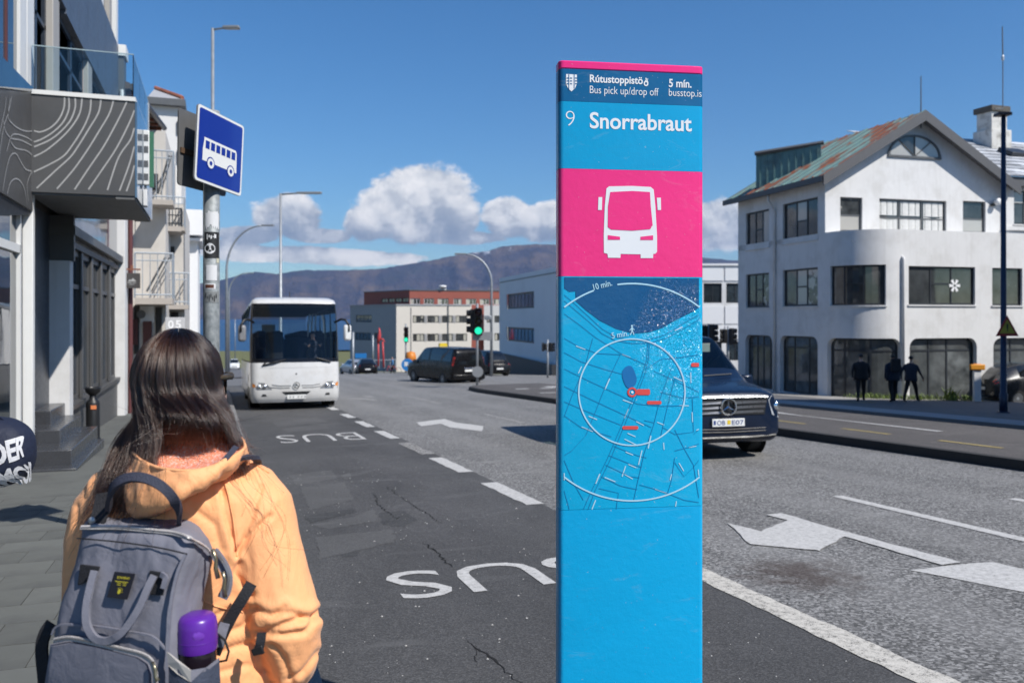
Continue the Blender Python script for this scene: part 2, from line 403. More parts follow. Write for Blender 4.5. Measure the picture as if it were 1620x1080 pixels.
def jag(poly, step=.12, amp=.012):                               # broken paint edges
    out = []; n = len(poly)
    for i in range(n):
        a, b = Vector(poly[i]), Vector(poly[(i + 1) % n]); k = max(1, int((b - a).length / step)); nn = Vector((-(b - a).y, (b - a).x)).normalized()
        for j in range(k):
            p = a.lerp(b, j / k); out.append(tuple(p + nn * (random.uniform(-amp, amp) if j else 0)))
    return out
for x, y0, y1, w, m in [(3.06, 21.2, 22.6, .20, PAINT), (3.06, 18.5, 20.1, .20, PAINT), (3.07, 15.9, 17.5, .20, PAINT), (3.08, 13.3, 15.1, .22, PAINTF), (3.09, 11.15, 12.8, .21, PAINT),
                        (3.12, 8.55, 10.15, .20, PAINT), (3.28, -6, 5.75, .20, PAINT2), (3.05, 24.2, 25.6, .22, PAINT)]:
    sheet('lane_marking', jag([(x, y0), (x + w, y0), (x + w - .02, y1), (x - .02, y1)]), .0085, m, road)
for x, y0, y1, w in [(6.42, 3.5, 7.75, .13), (6.42, 18, 21, .13), (8.0, 2.0, 6.9, .12), (6.42, 27, 30, .12), (5.0, 30, 31.2, .3), (6.4, 25.5, 26.8, .16)]:
    sheet('lane_marking', jag([(x, y0), (x + w, y0), (x + w, y1), (x, y1)], .3, .006), .003, PAINT if y0 < 10 else PAINTF, road)
def px_poly(pts): return [tuple(G(*p)[:2]) for p in pts]
sheet('turn_arrow', jag(px_poly([(1151, 828), (1187, 861), (1292, 870.5), (1350, 890), (1296, 871), (1336, 849), (1490, 894), (1520, 890), (1337, 841), (1236, 812), (1212, 814.5), (1246, 823), (1204, 841)])[::1]), .0065, PAINT, road)
sheet('straight_arrow', jag(px_poly([(1438.7, 901.5), (1620, 936.5), (1680, 948), (1690, 915), (1572, 889), (1512, 893.5)])), .0028, PAINT, road)
sheet('turn_arrow', jag(px_poly([(658, 668), (667, 674), (697, 670), (713, 676), (763, 682), (765, 674), (720, 668), (703, 662.5)]), .2), .003, PAINT, road)
sheet('turn_arrow', jag(px_poly([(545, 630), (572, 629), (596, 632), (594, 634), (572, 631.5)]), .3), .003, PAINTF, road)
for x0, x1, y0, y1 in ((1.16, 2.86, 5.62, 6.34), (1.08, 2.66, 16.0, 17.45)):
    mb = MB(); text_on(mb, 'BUS', (x1, y1, HT(0, y1) + .0085), (-1, 0, 0), (0, -1, SLOPE), width=x1 - x0, height=y1 - y0, bold=-.012 if y0 > 10 else -.002)
    mb.build('bus_lettering', PAINT, busl, world=True)
CRACK = mat('crack', (.012, .012, .012), .95)
def crack(pts, w):
    q = []
    P2 = [Vector(p[:2]) for p in pts]; L = []
    for a, b in zip(P2, P2[1:]):
        k = max(2, int((b - a).length / .04))
        for j in range(k): L.append(a.lerp(b, j / k) + Vector((random.uniform(-.02, .02), random.uniform(-.02, .02))))
    mb = MB(); vs = []
    for i, p in enumerate(L):
        ww = w * random.uniform(.3, 1.2) * min(1, (i + .3) / 4, (len(L) - i) / 4)
        vs += [(p.x - ww, p.y, HT(0, p.y) + .007), (p.x + ww, p.y, HT(0, p.y) + .007)]
    mb.add(vs, [(2 * i, 2 * i + 1, 2 * i + 3, 2 * i + 2) for i in range(len(L) - 1)]); mb.build('crack', CRACK, busl, world=True)
crack([G(738, 1010), G(762, 1032), G(790, 1054), G(830, 1090)], .007)
crack([G(752, 1022), G(756, 1045), G(755, 1062)], .003)
crack([G(668, 858), G(690, 874), G(720, 901)], .010)
crack([G(590, 780), G(600, 800), G(628, 822), G(640, 815)], .008)
crack([G(610, 770), G(655, 800), G(700, 830)], .006)
# repairs in the lane surface and loose stones
A_P1 = asphalt('smooth_repair_asphalt', (.104, .103, .102), .20, .15, .2, 0, 90); A_P2 = asphalt('tar_repair', (.064, .064, .064), .25, .2, 0, 0, 70)
for k_, (pts, m_) in enumerate((([(455, 752), (524, 744), (534, 757), (470, 768)], A_P1), ([(475, 772), (545, 763), (560, 790), (490, 808)], A_P1), ([(540, 752), (552, 748), (556, 756), (545, 760)], A_P1), ([(490, 830), (560, 818), (590, 806), (598, 824), (520, 838)], A_P1), ([(500, 850), (620, 838), (625, 858), (560, 872), (505, 886)], A_P1), ([(430, 668), (500, 660), (520, 667), (440, 676)], A_P1), ([(445, 678), (512, 671), (525, 678), (455, 684)], A_P1),
                                ([(600, 812), (640, 808), (660, 822), (640, 834), (605, 830)], A_P2), ([(480, 818), (560, 805), (565, 810), (490, 828)], A_P2), ([(540, 876), (570, 872), (566, 880), (542, 882)], A_P2))):
    sheet('asphalt_patch', jag(px_poly(pts), .06, .018), .0062 + .0004 * (k_ % 3), m_, busl)
PEB = mat('loose_stone', (.42, .41, .39), .8, var=.4, scale=30); mb = MB()
for k_ in range(420):
    x_, y_ = random.uniform(.5, 3.2), 3.2 + 9 * random.random() ** 1.6; z_ = HT(x_, y_) + .004; r_ = random.uniform(.002, .0065) * random.choice((1, 1, 1, 1.6))
    a_ = random.random() * 6; vs_ = [(x_ + r_ * random.uniform(.7, 1.3) * math.cos(a_ + q), y_ + r_ * random.uniform(.7, 1.3) * math.sin(a_ + q), z_ + r_ * .3) for q in (0, 1.5, 3.1, 4.6)]
    mb.add(vs_ + [(x_, y_, z_ + r_), (x_, y_, z_ - r_ * .4)], [(0, 1, 4), (1, 2, 4), (2, 3, 4), (3, 0, 4), (1, 0, 5), (2, 1, 5), (3, 2, 5), (0, 3, 5)])
mb.build('loose_stones', PEB)['kind'] = 'stuff'
# left pavement: kerb stones and slabs
SLAB = mat('paving_slab', (.128, .133, .122), .8, var=.16, scale=5, bump=.35, bscale=160, rnd=.14, dirt=(.088, .09, .085), dscale=1.3)
KERB = mat('granite_kerb', (.20, .195, .19), .8, var=.3, scale=60, bump=.4, bscale=90, rnd=.15)
JOINT = mat('joint_sand', (.08, .078, .072), .95, var=.3, scale=80)
walk = grid('pavement', [-9, .32], [-40, 36.5], .085, JOINT)
side = MB().box(.32, .34, -40, 36.5, -.2, 0); 
tilt = -math.atan(SLOPE)
def slabs(name, x0, x1, y0, y1, sx, sy, top, m, parent, stagger=True, gap=.0035):
    me = None; n = 0; j = 0; y = y0
    while y < y1 - 1e-3:
        x = x0 - (sx / 2 if stagger and j % 2 else 0)
        while x < x1 - 1e-3:
            a, b = max(x, x0), min(x + sx, x1); full = abs(b - a - sx) < 1e-6
            if b - a > .05:
                def mk(w):
                    mb = MB(); mb.box(-w / 2 + gap, w / 2 - gap, -sy / 2 + gap, sy / 2 - gap, -.05, 0); q = mb.mesh(name); q.materials.append(m); return q
                if full:
                    if me is None: me = mk(sx)
                    q = me
                else: q = mk(b - a)
                o = bpy.data.objects.new(name, q); COL.objects.link(o); o.parent = parent
                cx, cy = (a + b) / 2, y + sy / 2
                o.location = (cx, cy, HT(cx, cy) + top + random.uniform(-.003, .002)); o.rotation_euler = (tilt + random.gauss(0, .003), random.gauss(0, .003), 0); n += 1
            x += sx
        y += sy; j += 1
    return n
slabs('paving_slab', -2.9, .32, 2.4, 10.6, .5, .40, .125, SLAB, walk)
sl = grid('paving_slab', [-9, .32], [10.62, 36.5], .123, SLAB, walk, 'stuff')
grid('paving_slab', [-9, .32], [-40, 2.38], .123, SLAB, walk, 'stuff')
kb = MB(); kb.prism(rrect(.33, .47, -.16, .13, .02, 2), -.495, .495, mt=Matrix(((1, 0, 0, 0), (0, 0, 1, 0), (0, 1, 0, 0), (0, 0, 0, 1))))
km = kb.mesh('kerb_stone', smooth=False); km.materials.append(KERB)
km.flip_normals()
for i in range(38):
    o = bpy.data.objects.new('kerb_stone', km); COL.objects.link(o); o.parent = walk
    y = -1.5 + i; o.location = (random.uniform(-.006, .006), y, HT(0, y) + random.uniform(-.004, .004)); o.rotation_euler = (tilt, 0, random.gauss(0, .004))
# island on the right, road and pavement beyond it
def ixl(y): return 9.92 - max(0, y - 8) * .022
ys = [-20, 0, 8, 12, 16, 20, 24, 28, 31, 33.2, 34.3, 34.9]
xl = [ixl(y) for y in ys[:-3]] + [ixl(33) + .25, ixl(34) + .8, ixl(35) + 1.9]
vs = []; 
for x, y in zip(xl, ys): vs += [(x, y, HT(x, y) - .05), (x + .02, y, HT(x, y) + .135), (x + .17, y, HT(x, y) + .135), (13.38, y, HT(13.38, y) + .135)]
n = 4; mi = MB()
for i in range(len(ys) - 1):
    for k in range(3): mi.add([vs[i * n + k], vs[i * n + k + 1], vs[(i + 1) * n + k + 1], vs[(i + 1) * n + k]], [(0, 1, 2, 3)], 1 if k < 2 else 0)
a = vs[-4:]; mi.add([a[0], a[1], a[3], (a[3][0], a[3][1] + .02, a[3][2] - .2)], [(0, 1, 2, 3)], 1)
island = mi.build('traffic_island', [A_ISL, mat('kerb_painted_shade', (.035, .034, .033), .85, bump=.4)]); island['kind'] = 'structure'  # shade of the kerb put into its near-black colour
def isheet(name, poly, m): return sheet(name, poly, .141, m, island)
for y0 in (9.4, 11.6, 13.8, 16.2, 18.8, 21.6): isheet('yellow_dash', jag([(10.75, y0), (10.85, y0), (10.85, y0 + 1.15), (10.75, y0 + 1.15)], .3, .004), PAINTY)
isheet('edge_line', jag([(11.85, 11.6), (11.98, 11.6), (12.0, 15.4), (12.3, 17.6), (12.5, 20.5), (12.0, 17.4)], .3, .004), PAINT)
for x0, x1, y0, y1 in ((10.6, 11.1, 30, 30.4), (11.6, 12.2, 30, 30.4), (10.4, 11.0, 27, 27.3), (11.9, 13.2, 24.6, 25.0), (10.7, 12.0, 25.8, 26.05), (12.2, 13.2, 30.8, 31.6)):
    isheet('give_way_dash', [(x0, y0), (x1, y0), (x1, y1), (x0, y1)], PAINT)
lane = grid('service_road', [13.385, 15.2], [-20, 0, 36], -.03, A_DARK)
sheet('edge_line', [(13.9, 8.2), (14.02, 8.2), (14.02, 13.6), (13.9, 13.6)], -.022, PAINT, lane)
w2 = grid('right_pavement', [15.22, 34, 44], [-20, 0, 29], .07, A_WALK)
grid('kerb', [15.2, 16.7], [-20, 0, 29], .085, mat('concrete_strip', (.30, .30, .30), .85, var=.15, scale=3, bump=.3), w2, None)
kb2 = MB()
for y0, y1 in ((-20, 0), (0, 29)): kb2.quad((15.2, y0, HT(15.2, y0) - .1), (15.2, y1, HT(15.2, y1) - .1), (15.2, y1, HT(15.2, y1) + .085), (15.2, y0, HT(15.2, y0) + .085))
kb2.build('kerb_face', KERB, w2)
grid('forecourt', [19.5, 34, 44], [23.6, 29], .078, mat('old_concrete', (.34, .325, .30), .85, var=.15, scale=2, bump=.3, dirt=(.24, .22, .19), dscale=.8), w2, None)
sheet('yellow_dash', [(18.2, 21.5), (19.6, 21.5), (19.6, 21.7), (18.2, 21.7)], .078, PAINTY, w2)
# water
m = bpy.data.materials.new('sea_water'); m.use_nodes = True; t = NT(m.node_tree); b = t.n['Principled BSDF']
t.put(b, 'Base Color', (.008, .045, .12, 1)); t.put(b, 'Roughness', .35); t.put(b, 'Specular IOR Level', .3)
pos = t.new('ShaderNodeNewGeometry').outputs['Position']
t.put(b, 'Normal', t.new('ShaderNodeBump', Strength=.6, Distance=.6, Height=t.noise(t.vmath('MULTIPLY', pos, (1, 1, 0)), .25, 5, .6)).outputs[0])
tag(MB().quad((-12000, 396, -13), (16000, 396, -13), (16000, 11500, -13), (-12000, 11500, -13)).build('sea', m), kind='structure')
# the mountain across the bay
prof = [(-900, 470), (-300, 462), (0, 455), (200, 452), (300, 450), (340, 445), (372, 437), (405, 429), (420, 431), (440, 433), (462, 429), (480, 427), (540, 427), (600, 425), (640, 418), (690, 410), (710, 405), (740, 400), (770, 397),
        (790, 390), (815, 387), (850, 385.5), (890, 387), (960, 391), (1040, 399), (1110, 407), (1170, 412), (1260, 420), (1400, 428), (1700, 440), (2300, 455), (2900, 465)]
pxs = np.linspace(-900, 2900, 640); hts = np.interp(pxs, [p[0] for p in prof], [p[1] for p in prof])
nr = 44; vs = []; fs = []
for i, (px, py) in enumerate(zip(pxs, hts)):
    dx, dy, dz = D(px, py)
    for j in range(nr):
        s_ = j / (nr - 1); d = 8600 + 2600 * s_
        ridge = (HY - py) / F * 10800 + EYE
        q = px / 60.0
        gul = abs(mnoise.noise((q * 1.0, s_ * 1.2, 3.1))) * .9 + abs(mnoise.noise((q * 2.3, s_ * 2.0, 7.7))) * .5 + abs(mnoise.noise((q * 5.1, s_ * 4, 1.7))) * .28
        sp = min(1., s_ / .846)
        prof_ = (sp ** 1.35) * .62 + .38 / (1 + math.exp(-(sp - .72) * 16)) 
        prof_ /= (.62 + .38 / (1 + math.exp(-(.28) * 16)))
        env = math.sin(min(1, sp) * math.pi) ** .8
        h = -14 + (ridge + 14) * max(0., prof_ - gul * .46 * env)
        if s_ > .846: h = -14 + (ridge + 14) * (1 - (s_ - .846) * .12)
        h += mnoise.noise((q * 9, s_ * 20, 0)) * 10 * sp
        vs.append((dx * d, dy * d, h))
for i in range(len(pxs) - 1):
    for j in range(nr - 1):
        a = i * nr + j; fs.append((a, a + nr, a + nr + 1, a + 1))
m = bpy.data.materials.new('mountain_rock'); m.use_nodes = True; t = NT(m.node_tree); b = t.n['Principled BSDF']
pos = t.new('ShaderNodeNewGeometry').outputs['Position']; z = t.new('ShaderNodeSeparateXYZ', Vector=pos).outputs[2]
n1 = t.noise(t.vmath('MULTIPLY', pos, (1, 1, 2.2)), .0016, 7, .6, .6); n2 = t.noise(pos, .006, 6, .65)
c = t.ramp(n2, [(.3, (.04, .033, .035)), (.55, (.075, .06, .058)), (.75, (.12, .095, .08))])
c = t.mix(t.maprange(n1, .48, .64), c, (.15, .105, .065)); c = t.mix(t.maprange(n1, .44, .34), c, (.05, .052, .045))
c = t.mix(t.math('MULTIPLY', t.maprange(z, 780, 860), t.maprange(t.noise(pos, .004, 3), .60, .66)), c, (.8, .82, .85))
t.put(b, 'Base Color', c); t.put(b, 'Roughness', .95); t.put(b, 'Specular IOR Level', .1)
t.put(b, 'Normal', t.new('ShaderNodeBump', Strength=1.0, Distance=110, Height=n2).outputs[0])
tag(MB().add(vs, fs).build('mountain', m, smooth=True), kind='structure')
# ================================================================== BUILDINGS
class Facade:
    """Walls along an outline; s runs along it, z is height above the building's own zero; outward is on the right of the direction of travel."""
    def __init__(s, pts, root):
        s.p = [Vector(p) for p in pts]; s.root = root; s.o = root.location
        s.S = [0.]
        for a, b in zip(s.p, s.p[1:]): s.S.append(s.S[-1] + (b - a).length)
    def at(s, q, z, out=0.):
        for i in range(len(s.p) - 1):
            if q <= s.S[i + 1] + 1e-6 or i == len(s.p) - 2:
                a, b = s.p[i], s.p[i + 1]; d = (b - a).normalized(); w = a + d * (q - s.S[i]); n = Vector((d.y, -d.x))
                return (w.x + n.x * out, w.y + n.y * out, z)
    def cuts(s, a, b): return [a] + [x for x in s.S if a + 1e-4 < x < b - 1e-4] + [b]
    def bar(s, mb, a, b, z0, z1, o0, o1, mi=0):
        c = s.cuts(a, b); ring = lambda q: [s.at(q, z0, o1), s.at(q, z1, o1), s.at(q, z1, o0), s.at(q, z0, o0)]
        rings = []
        for i, q in enumerate(c):
            e = 1e-4 if i < len(c) - 1 else -1e-4
            rings.append([Vector(s.at(q + (0 if 0 < i < len(c) - 1 else e), zz, oo)) for zz, oo in ((z0, o1), (z1, o1), (z1, o0), (z0, o0))])
        mb.loft(rings, mi)
    def face(s, mb, a, b, z0, z1, o, mi=0):
        c = s.cuts(a, b)
        for u, v in zip(c, c[1:]): mb.quad(s.at(u + 1e-4, z0, o), s.at(v - 1e-4, z0, o), s.at(v - 1e-4, z1, o), s.at(u + 1e-4, z1, o), mi)
    def wall(s, name, a, b, z0, z1, ops, m, rev=.12, parent=None):
        mb = MB(); q = sorted(set([round(x, 4) for x in s.cuts(a, b)] + [round(x, 4) for o in ops for x in (o[0], o[1])])); zz = sorted(set([z0, z1] + [x for o in ops for x in (o[2], o[3])]))
        for u, v in zip(q, q[1:]):
            for y, w in zip(zz, zz[1:]):
                cu, cz = (u + v) / 2, (y + w) / 2
                if any(o[0] < cu < o[1] and o[2] < cz < o[3] for o in ops): continue
                mb.quad(s.at(u + 1e-5, y), s.at(v - 1e-5, y), s.at(v - 1e-5, w), s.at(u + 1e-5, w))
        for o in ops:
            c = s.cuts(o[0], o[1]); r = o[4] if len(o) > 4 else rev
            for u, v in zip(c, c[1:]):
                for z, fl in ((o[2], 0), (o[3], 1)):
                    p = [s.at(u, z), s.at(v, z), s.at(v, z, -r), s.at(u, z, -r)]
                    mb.quad(*(p if not fl else p[::-1]))
            for u, fl in ((o[0], 0), (o[1], 1)):
                p = [s.at(u, o[2]), s.at(u, o[3]), s.at(u, o[3], -r), s.at(u, o[2], -r)]
                mb.quad(*(p if not fl else p[::-1]))
        return mb.build(name, m, parent or s.root, weld=.0005, angle=30)
    def window(s, o, cols=1, rows=(), fm=None, pm=None, dep=.09, fw=.055, name='window', vs=None, sub=True, sill=None):
        """Frame with its bars, every pane a piece of its own. cols: number or list of fractions; rows: dict col->fractions or tuple for all."""
        a, b, z0, z1 = o[:4]; fm = fm or FRAME; pm = pm or PANE; mb = MB()
        cs = [a + (b - a) * k / cols for k in range(cols + 1)] if isinstance(cols, int) else [a + (b - a) * f for f in [0] + list(cols) + [1]]
        s.bar(mb, a, b, z0, z0 + fw, -dep - .05, -dep); s.bar(mb, a, b, z1 - fw, z1, -dep - .05, -dep)
        panes = []
        for i, c in enumerate(cs):
            h = fw if i in (0, len(cs) - 1) else fw * .8
            u0, u1 = (c, c + h) if i == 0 else (c - h, c) if i == len(cs) - 1 else (c - h / 2, c + h / 2)
            s.bar(mb, u0, u1, z0 + fw, z1 - fw, -dep - .05, -dep + .004)
        for i in range(len(cs) - 1):
            rr = rows.get(i, ()) if isinstance(rows, dict) else rows
            zs = [z0] + [z0 + (z1 - z0) * f for f in rr] + [z1]
            for z in zs[1:-1]: s.bar(mb, cs[i] + fw * .4, cs[i + 1] - fw * .4, z - fw * .4, z + fw * .4, -dep - .05, -dep + .002)
            for y, w in zip(zs, zs[1:]): panes.append((cs[i], cs[i + 1], y, w))
        f = mb.build(name, fm, s.root)
        for p in panes:
            q = MB(); s.face(q, p[0] + fw * .3, p[1] - fw * .3, p[2] + fw * .3, p[3] - fw * .3, -dep - .02); q.build('pane', pm, f)
        if sill:
            q = MB(); s.bar(q, a - .04, b + .04, z0 - .05, z0 - .002, -dep, .05); q.build('sill', sill, f)
        return f
def arch_corners(fc, mb, o, r=.34, n=6):                          # rounded upper corners of a rectangular opening
    for sgn, c in ((1, o[0]), (-1, o[1])):
        pts = [(c, o[3])] + [(c + sgn * (r - r * math.cos(q)), o[3] - r + r * math.sin(q)) for q in [math.pi / 2 * k / n for k in range(n, -1, -1)]]
        vs = [fc.at(p[0], p[1]) for p in pts]; k = len(vs); bk = [fc.at(p[0], p[1], -.26) for p in pts]
        mb.add(vs, [tuple(range(k)) if sgn < 0 else tuple(range(k - 1, -1, -1))])
        for i in range(1, k - 1): mb.quad(vs[i], vs[i + 1], bk[i + 1], bk[i])
        mb.build('arch_corner', WHITE, fc.root); mb = MB()

# ---------------------------------------------------------------- the white gabled corner building on the right
E1 = Vector((.998, -.060)); E2 = Vector((.060, .998)); A0 = Vector((21.49, 26.32)); zg = HT(21.49, 26.3) - .02
def zof(py, d): return EYE + (HY - py) / F * d - zg
r1 = thing('corner_building', 'white rendered corner building with rusty green gabled roof, rounded corner and arched shop windows', 'building', (A0.x, A0.y, zg))
def L2(a, b): return E1 * a + E2 * b
GW, SD, RR = 8.15, 6.2, 1.75
z_led = zof(368, 31.9); z_eav = zof(276, 31.9); z_apx = zof(186, 33.0)
arc = [L2(0 + RR - RR * math.cos(q), -RR * math.sin(q)) for q in [math.pi / 2 * k / 12 for k in range(13)]]
low = Facade([L2(0, SD)] + arc + [L2(GW + .25, -RR)], r1)
SB = SD; AL = RR * math.pi / 2; S0 = low.S[13]
OW = []
def wz(p): return zof(p, 32)
sA = [(1.05, 2.75), (3.9, 5.85)]
sec = [(SD - 5.55, SD - 3.75), (SD - 2.75, SD - .45)]
wlow = [(sec[0][0], sec[0][1], zof(486, 35.5), zof(431, 35.5)), (sec[1][0], sec[1][1], zof(484, 33), zof(424, 33)),
        (SD + .28, SD + 2.3, zof(483, 31.2), zof(420, 31.2)), (S0 + .48, S0 + 3.42, zof(482, 31), zof(421, 31)), (S0 + 4.2, S0 + 5.6, zof(483, 31.6), zof(423, 31.6))]
wsh = [(SD - 5.6, SD - 3.5, .02, zof(531, 35)), (SD - 2.95, SD - .45, .02, zof(532, 33)), (SD + .12, SD + AL + .15, .02, zof(535, 31)), (S0 + .52, S0 + 3.5, .02, zof(535, 31)), (S0 + 4.25, S0 + 6.2, .02, zof(535, 31.5))]
RV = .24
ops = [(*o, .12) for o in wlow] + [(*o, RV) for o in wsh]
SHADEW = WHITE
w = low.wall('wall', 0, low.S[-1], -.6, z_led, ops, WHITE)
for o in wsh: arch_corners(low, MB(), o)
CURT = mat('net_curtain', (.62, .62, .60), .9, var=.25, scale=12)
PANE_R = pane_mat('street_window_glass', (.06, .065, .066), curtain=(.42, .41, .38), spec=.6)
PANE_S = pane_mat('shop_window_glass', (.115, .125, .125), rnd=.3, spec=.5)
GREYF = mat('grey_window_frame', (.10, .105, .11), .5)
for i, o in enumerate(wlow[:2]): low.window(o, (.36, .66), {1: (.52,)}, pm=PANE_R, fw=.07, sill=WHITE)
low.window(wlow[2], (.27, .62), {1: (.55,)}, pm=PANE_R, fw=.07, sill=WHITE)
w4 = low.window(wlow[3], (.35, .66), {1: (.55,)}, pm=PANE_R, fw=.07, sill=WHITE)
low.window(wlow[4], 1, (), pm=PANE_R, fw=.06, sill=WHITE)
for i, o in enumerate(wsh):
    low.window(o, [(.33, .55, .8), (.3, .68), (.24, .60), (.33, .60), (.5,)][i], (.80,), pm=PANE_S, dep=RV - .06, fw=.08, name='shop_window')
# snow-flake cut-out in a window and a round emblem on the shop door
mb = MB()
for k in range(6):
    q = k * math.pi / 3; c0 = Vector(low.at(wlow[3][0] + 2.1, zof(451, 31), -.085)); ux = Vector((E1.x, E1.y, 0)); uz = Vector((0, 0, 1))
    d = ux * math.cos(q) + uz * math.sin(q); n_ = ux * -math.sin(q) + uz * math.cos(q)
    mb.quad(c0 + d * .05 - n_ * .035, c0 + d * .24 - n_ * .06, c0 + d * .24 + n_ * .06, c0 + d * .05 + n_ * .035)
    a = [c0 + d * .05 - n_ * .035]
mb.build('paper_snowflake', mat('white_paper', (.8, .8, .8), .8), w4)
# upper storey with gable, set behind the curved lower block
zc = z_led
up = Facade([L2(0, SD), L2(0, 0), L2(GW, 0), L2(GW, SD)], r1)
z3b, z3t = zof(364, 32.5), zof(314, 32.5)
def gs(px):                                                       # station on the gable seen at that column
    u = (px - CX) / F; x0, d0 = 11.70, 31.9
    k = (u * d0 - x0) / (.963 - .27 * u); return SD + k
w3 = [(SD - 5.55, SD - 3.75, zof(390, 35.5), zof(330, 35.5)), (SD - 2.75, SD - .45, zof(380, 33), zof(315, 33)),
      (gs(1329), gs(1364), zof(366, 32.2), zof(312, 32.2)), (gs(1391), gs(1497), zof(366, 32.8), zof(315, 32.8)), (gs(1523), gs(1559), zof(367, 33.5), zof(317, 33.5))]
up.wall('wall', 0, SD - .001, zc, z_eav, w3[:2], WHITE)
up.wall('wall', SD + .001, SD + GW, zc, z_eav, w3[2:], WHITE)
up.wall('wall', SD + GW, SD + GW + SD, zc, z_eav, [], WHITE)
for o in w3[:2]: up.window(o, (.36, .66), {1: (.5,)}, pm=PANE_R, fw=.07, sill=WHITE)
up.window(w3[2], 1, (.48,), fm=GREYF, pm=PANE_R, fw=.055, sill=WHITE)
f = up.window(w3[3], (.31, .65), (.42,), fm=GREYF, pm=PANE_R, fw=.06, sill=WHITE)
up.window(w3[4], 1, (.44,), fm=GREYF, pm=PANE_R, fw=.055, sill=WHITE)
for k, (a, b) in enumerate(((.03, .28), (.34, .62), (.68, .97))):  # half curtains behind the middle window
    for top in (0, 1):
        x0 = w3[3][0] + (w3[3][1] - w3[3][0]) * a; x1 = w3[3][0] + (w3[3][1] - w3[3][0]) * b; h = z3t - z3b; mb = MB(); nseg = 14
        pts = [(x0 + (x1 - x0) * j / nseg, -.105 - .006 * math.sin(j * 1.3)) for j in range(nseg + 1)]
        za, zb = (z3b + h * .50, z3b + h * .94) if top else (z3b + h * .05, z3b + h * (.33 + .05 * ((k * 7) % 3)))
        for (p, o1), (q, o2) in zip(pts, pts[1:]):
            sg = .12 * abs((p - x0) / (x1 - x0) - .5) if not top else 0
            mb.quad(up.at(p, za, o1), up.at(q, za, o2), up.at(q, zb + sg * h, o2), up.at(p, zb + sg * h, o1))
        mb.build('curtain', CURT, f, weld=.0005, smooth=True)
ga = Vector((*L2(0, 0), z_eav)); gb = Vector((*L2(GW, 0), z_eav)); gm = Vector((*L2(GW / 2, 0), z_apx))
mb = MB(); mb.poly([ga, gb, gm]); mb.build('gable', WHITE, r1)
mb = MB(); mb.poly([(*L2(GW + .25, -RR + .0), z_led), (*L2(GW + .25, .0), z_led), (*L2(0, 0), z_led)] + [(*p, z_led) for p in arc]); mb.build('ledge', mat('ledge_capping', (.6, .6, .6), .7), r1)
# half-round window under the apex
cw = gs(1446); hw = (gs(1488) - gs(1404)) / 2; zb_ = zof(250, 33); hh = zof(214, 33) - zb_
fr = MB(); arcp = [(cw - hw * math.cos(q), zb_ + hh * math.sin(q)) for q in [math.pi * k / 20 for k in range(21)]]
rings = []
inner = [(cw - (hw - .10) * math.cos(q), zb_ + .06 + (hh - .13) * math.sin(q)) for q in [math.pi * k / 20 for k in range(21)]]
for (p, q) in zip(arcp, inner): rings.append([Vector(up.at(p[0], p[1], .01)), Vector(up.at(p[0], p[1], .06)), Vector(up.at(q[0], q[1], .06)), Vector(up.at(q[0], q[1], .01))])
fr.loft(rings); up.bar(fr, cw - hw, cw + hw, zb_ - .02, zb_ + .06, .01, .062)
for q in (math.pi * .28, math.pi * .5, math.pi * .72):
    c0 = Vector(up.at(cw, zb_ + .05, .045)); c1 = Vector(up.at(cw - (hw - .08) * math.cos(q), zb_ + .05 + (hh - .12) * math.sin(q), .045)); fr.tube([c0, c1], .02, 4)
fr = fr.build('half_round_window', GREYF, r1)
edges = [0, .28, .5, .72, 1]
for a, b in zip(edges, edges[1:]):
    pts = [up.at(cw, zb_ + .05, .02)] + [up.at(cw - (hw - .09) * math.cos(q), zb_ + .05 + (hh - .12) * math.sin(q), .02) for q in [math.pi * (a + (b - a) * k / 6) for k in range(7)]]
    MB().poly(pts[::-1]).build('pane', PANE_R, fr)
# roof: corrugated sheets, green copper paint with rust
m = bpy.data.materials.new('rusty_green_roof'); m.use_nodes = True; t = NT(m.node_tree); b = t.n['Principled BSDF']
co = t.new('ShaderNodeTexCoord').outputs['Object']
st = t.vmath('MULTIPLY', co, (1.0, 2.6, 1.0))
n = t.noise(st, .55, 6, .62, .7); n2 = t.noise(st, 3, 5, .65)
c = t.mix(n2, (.10, .20, .185), (.24, .36, .33)); c = t.mix(t.maprange(t.math('ADD', n, t.math('MULTIPLY', t.math('SUBTRACT', n2, .5), .25)), .49, .56), c, t.mix(n2, (.20, .055, .025), (.27, .10, .05)))
c = t.mix(t.maprange(t.noise(st, 1.4, 5, .7), .62, .7), c, (.42, .43, .42))
t.put(b, 'Base Color', c); t.put(b, 'Roughness', .75)
ROOFM = m
def roof_sheets(root, a, b, c, d, m, n, th=.05, name='roof_sheet', gap=.012):
    """Roof slope a-b (eave) to d-c (ridge), laid as overlapping sheets side by side with a standing rib."""
    a, b, c, d = map(Vector, (a, b, c, d)); nrm = (b - a).cross(d - a).normalized()
    for k in range(n):
        p0, p1 = a.lerp(b, k / n), a.lerp(b, (k + 1) / n); q0, q1 = d.lerp(c, k / n), d.lerp(c, (k + 1) / n)
        g = (p1 - p0).normalized() * gap; up_ = nrm * random.uniform(0, .012); mb = MB()
        mb.slab([p0 + g + up_, p1 - g + up_, q1 - g + up_, q0 + g + up_], nrm, th)
        mb.slab([p1 - g * 3 + nrm * .05, p1 + g * 1.5 + nrm * .05, q1 + g * 1.5 + nrm * .05, q1 - g * 3 + nrm * .05], nrm, .06)
        mb.build(name, m, root)
OH, FO, BO = .42, .48, .5
sl_ = (z_apx - z_eav) / (GW / 2); ez = z_eav - OH * sl_ + .12; rz_ = z_apx + .14
ea0, ea1 = (*L2(-OH, -FO), ez), (*L2(-OH, SD + BO), ez); ri0, ri1 = (*L2(GW / 2, -FO), rz_), (*L2(GW / 2, SD + BO), rz_)
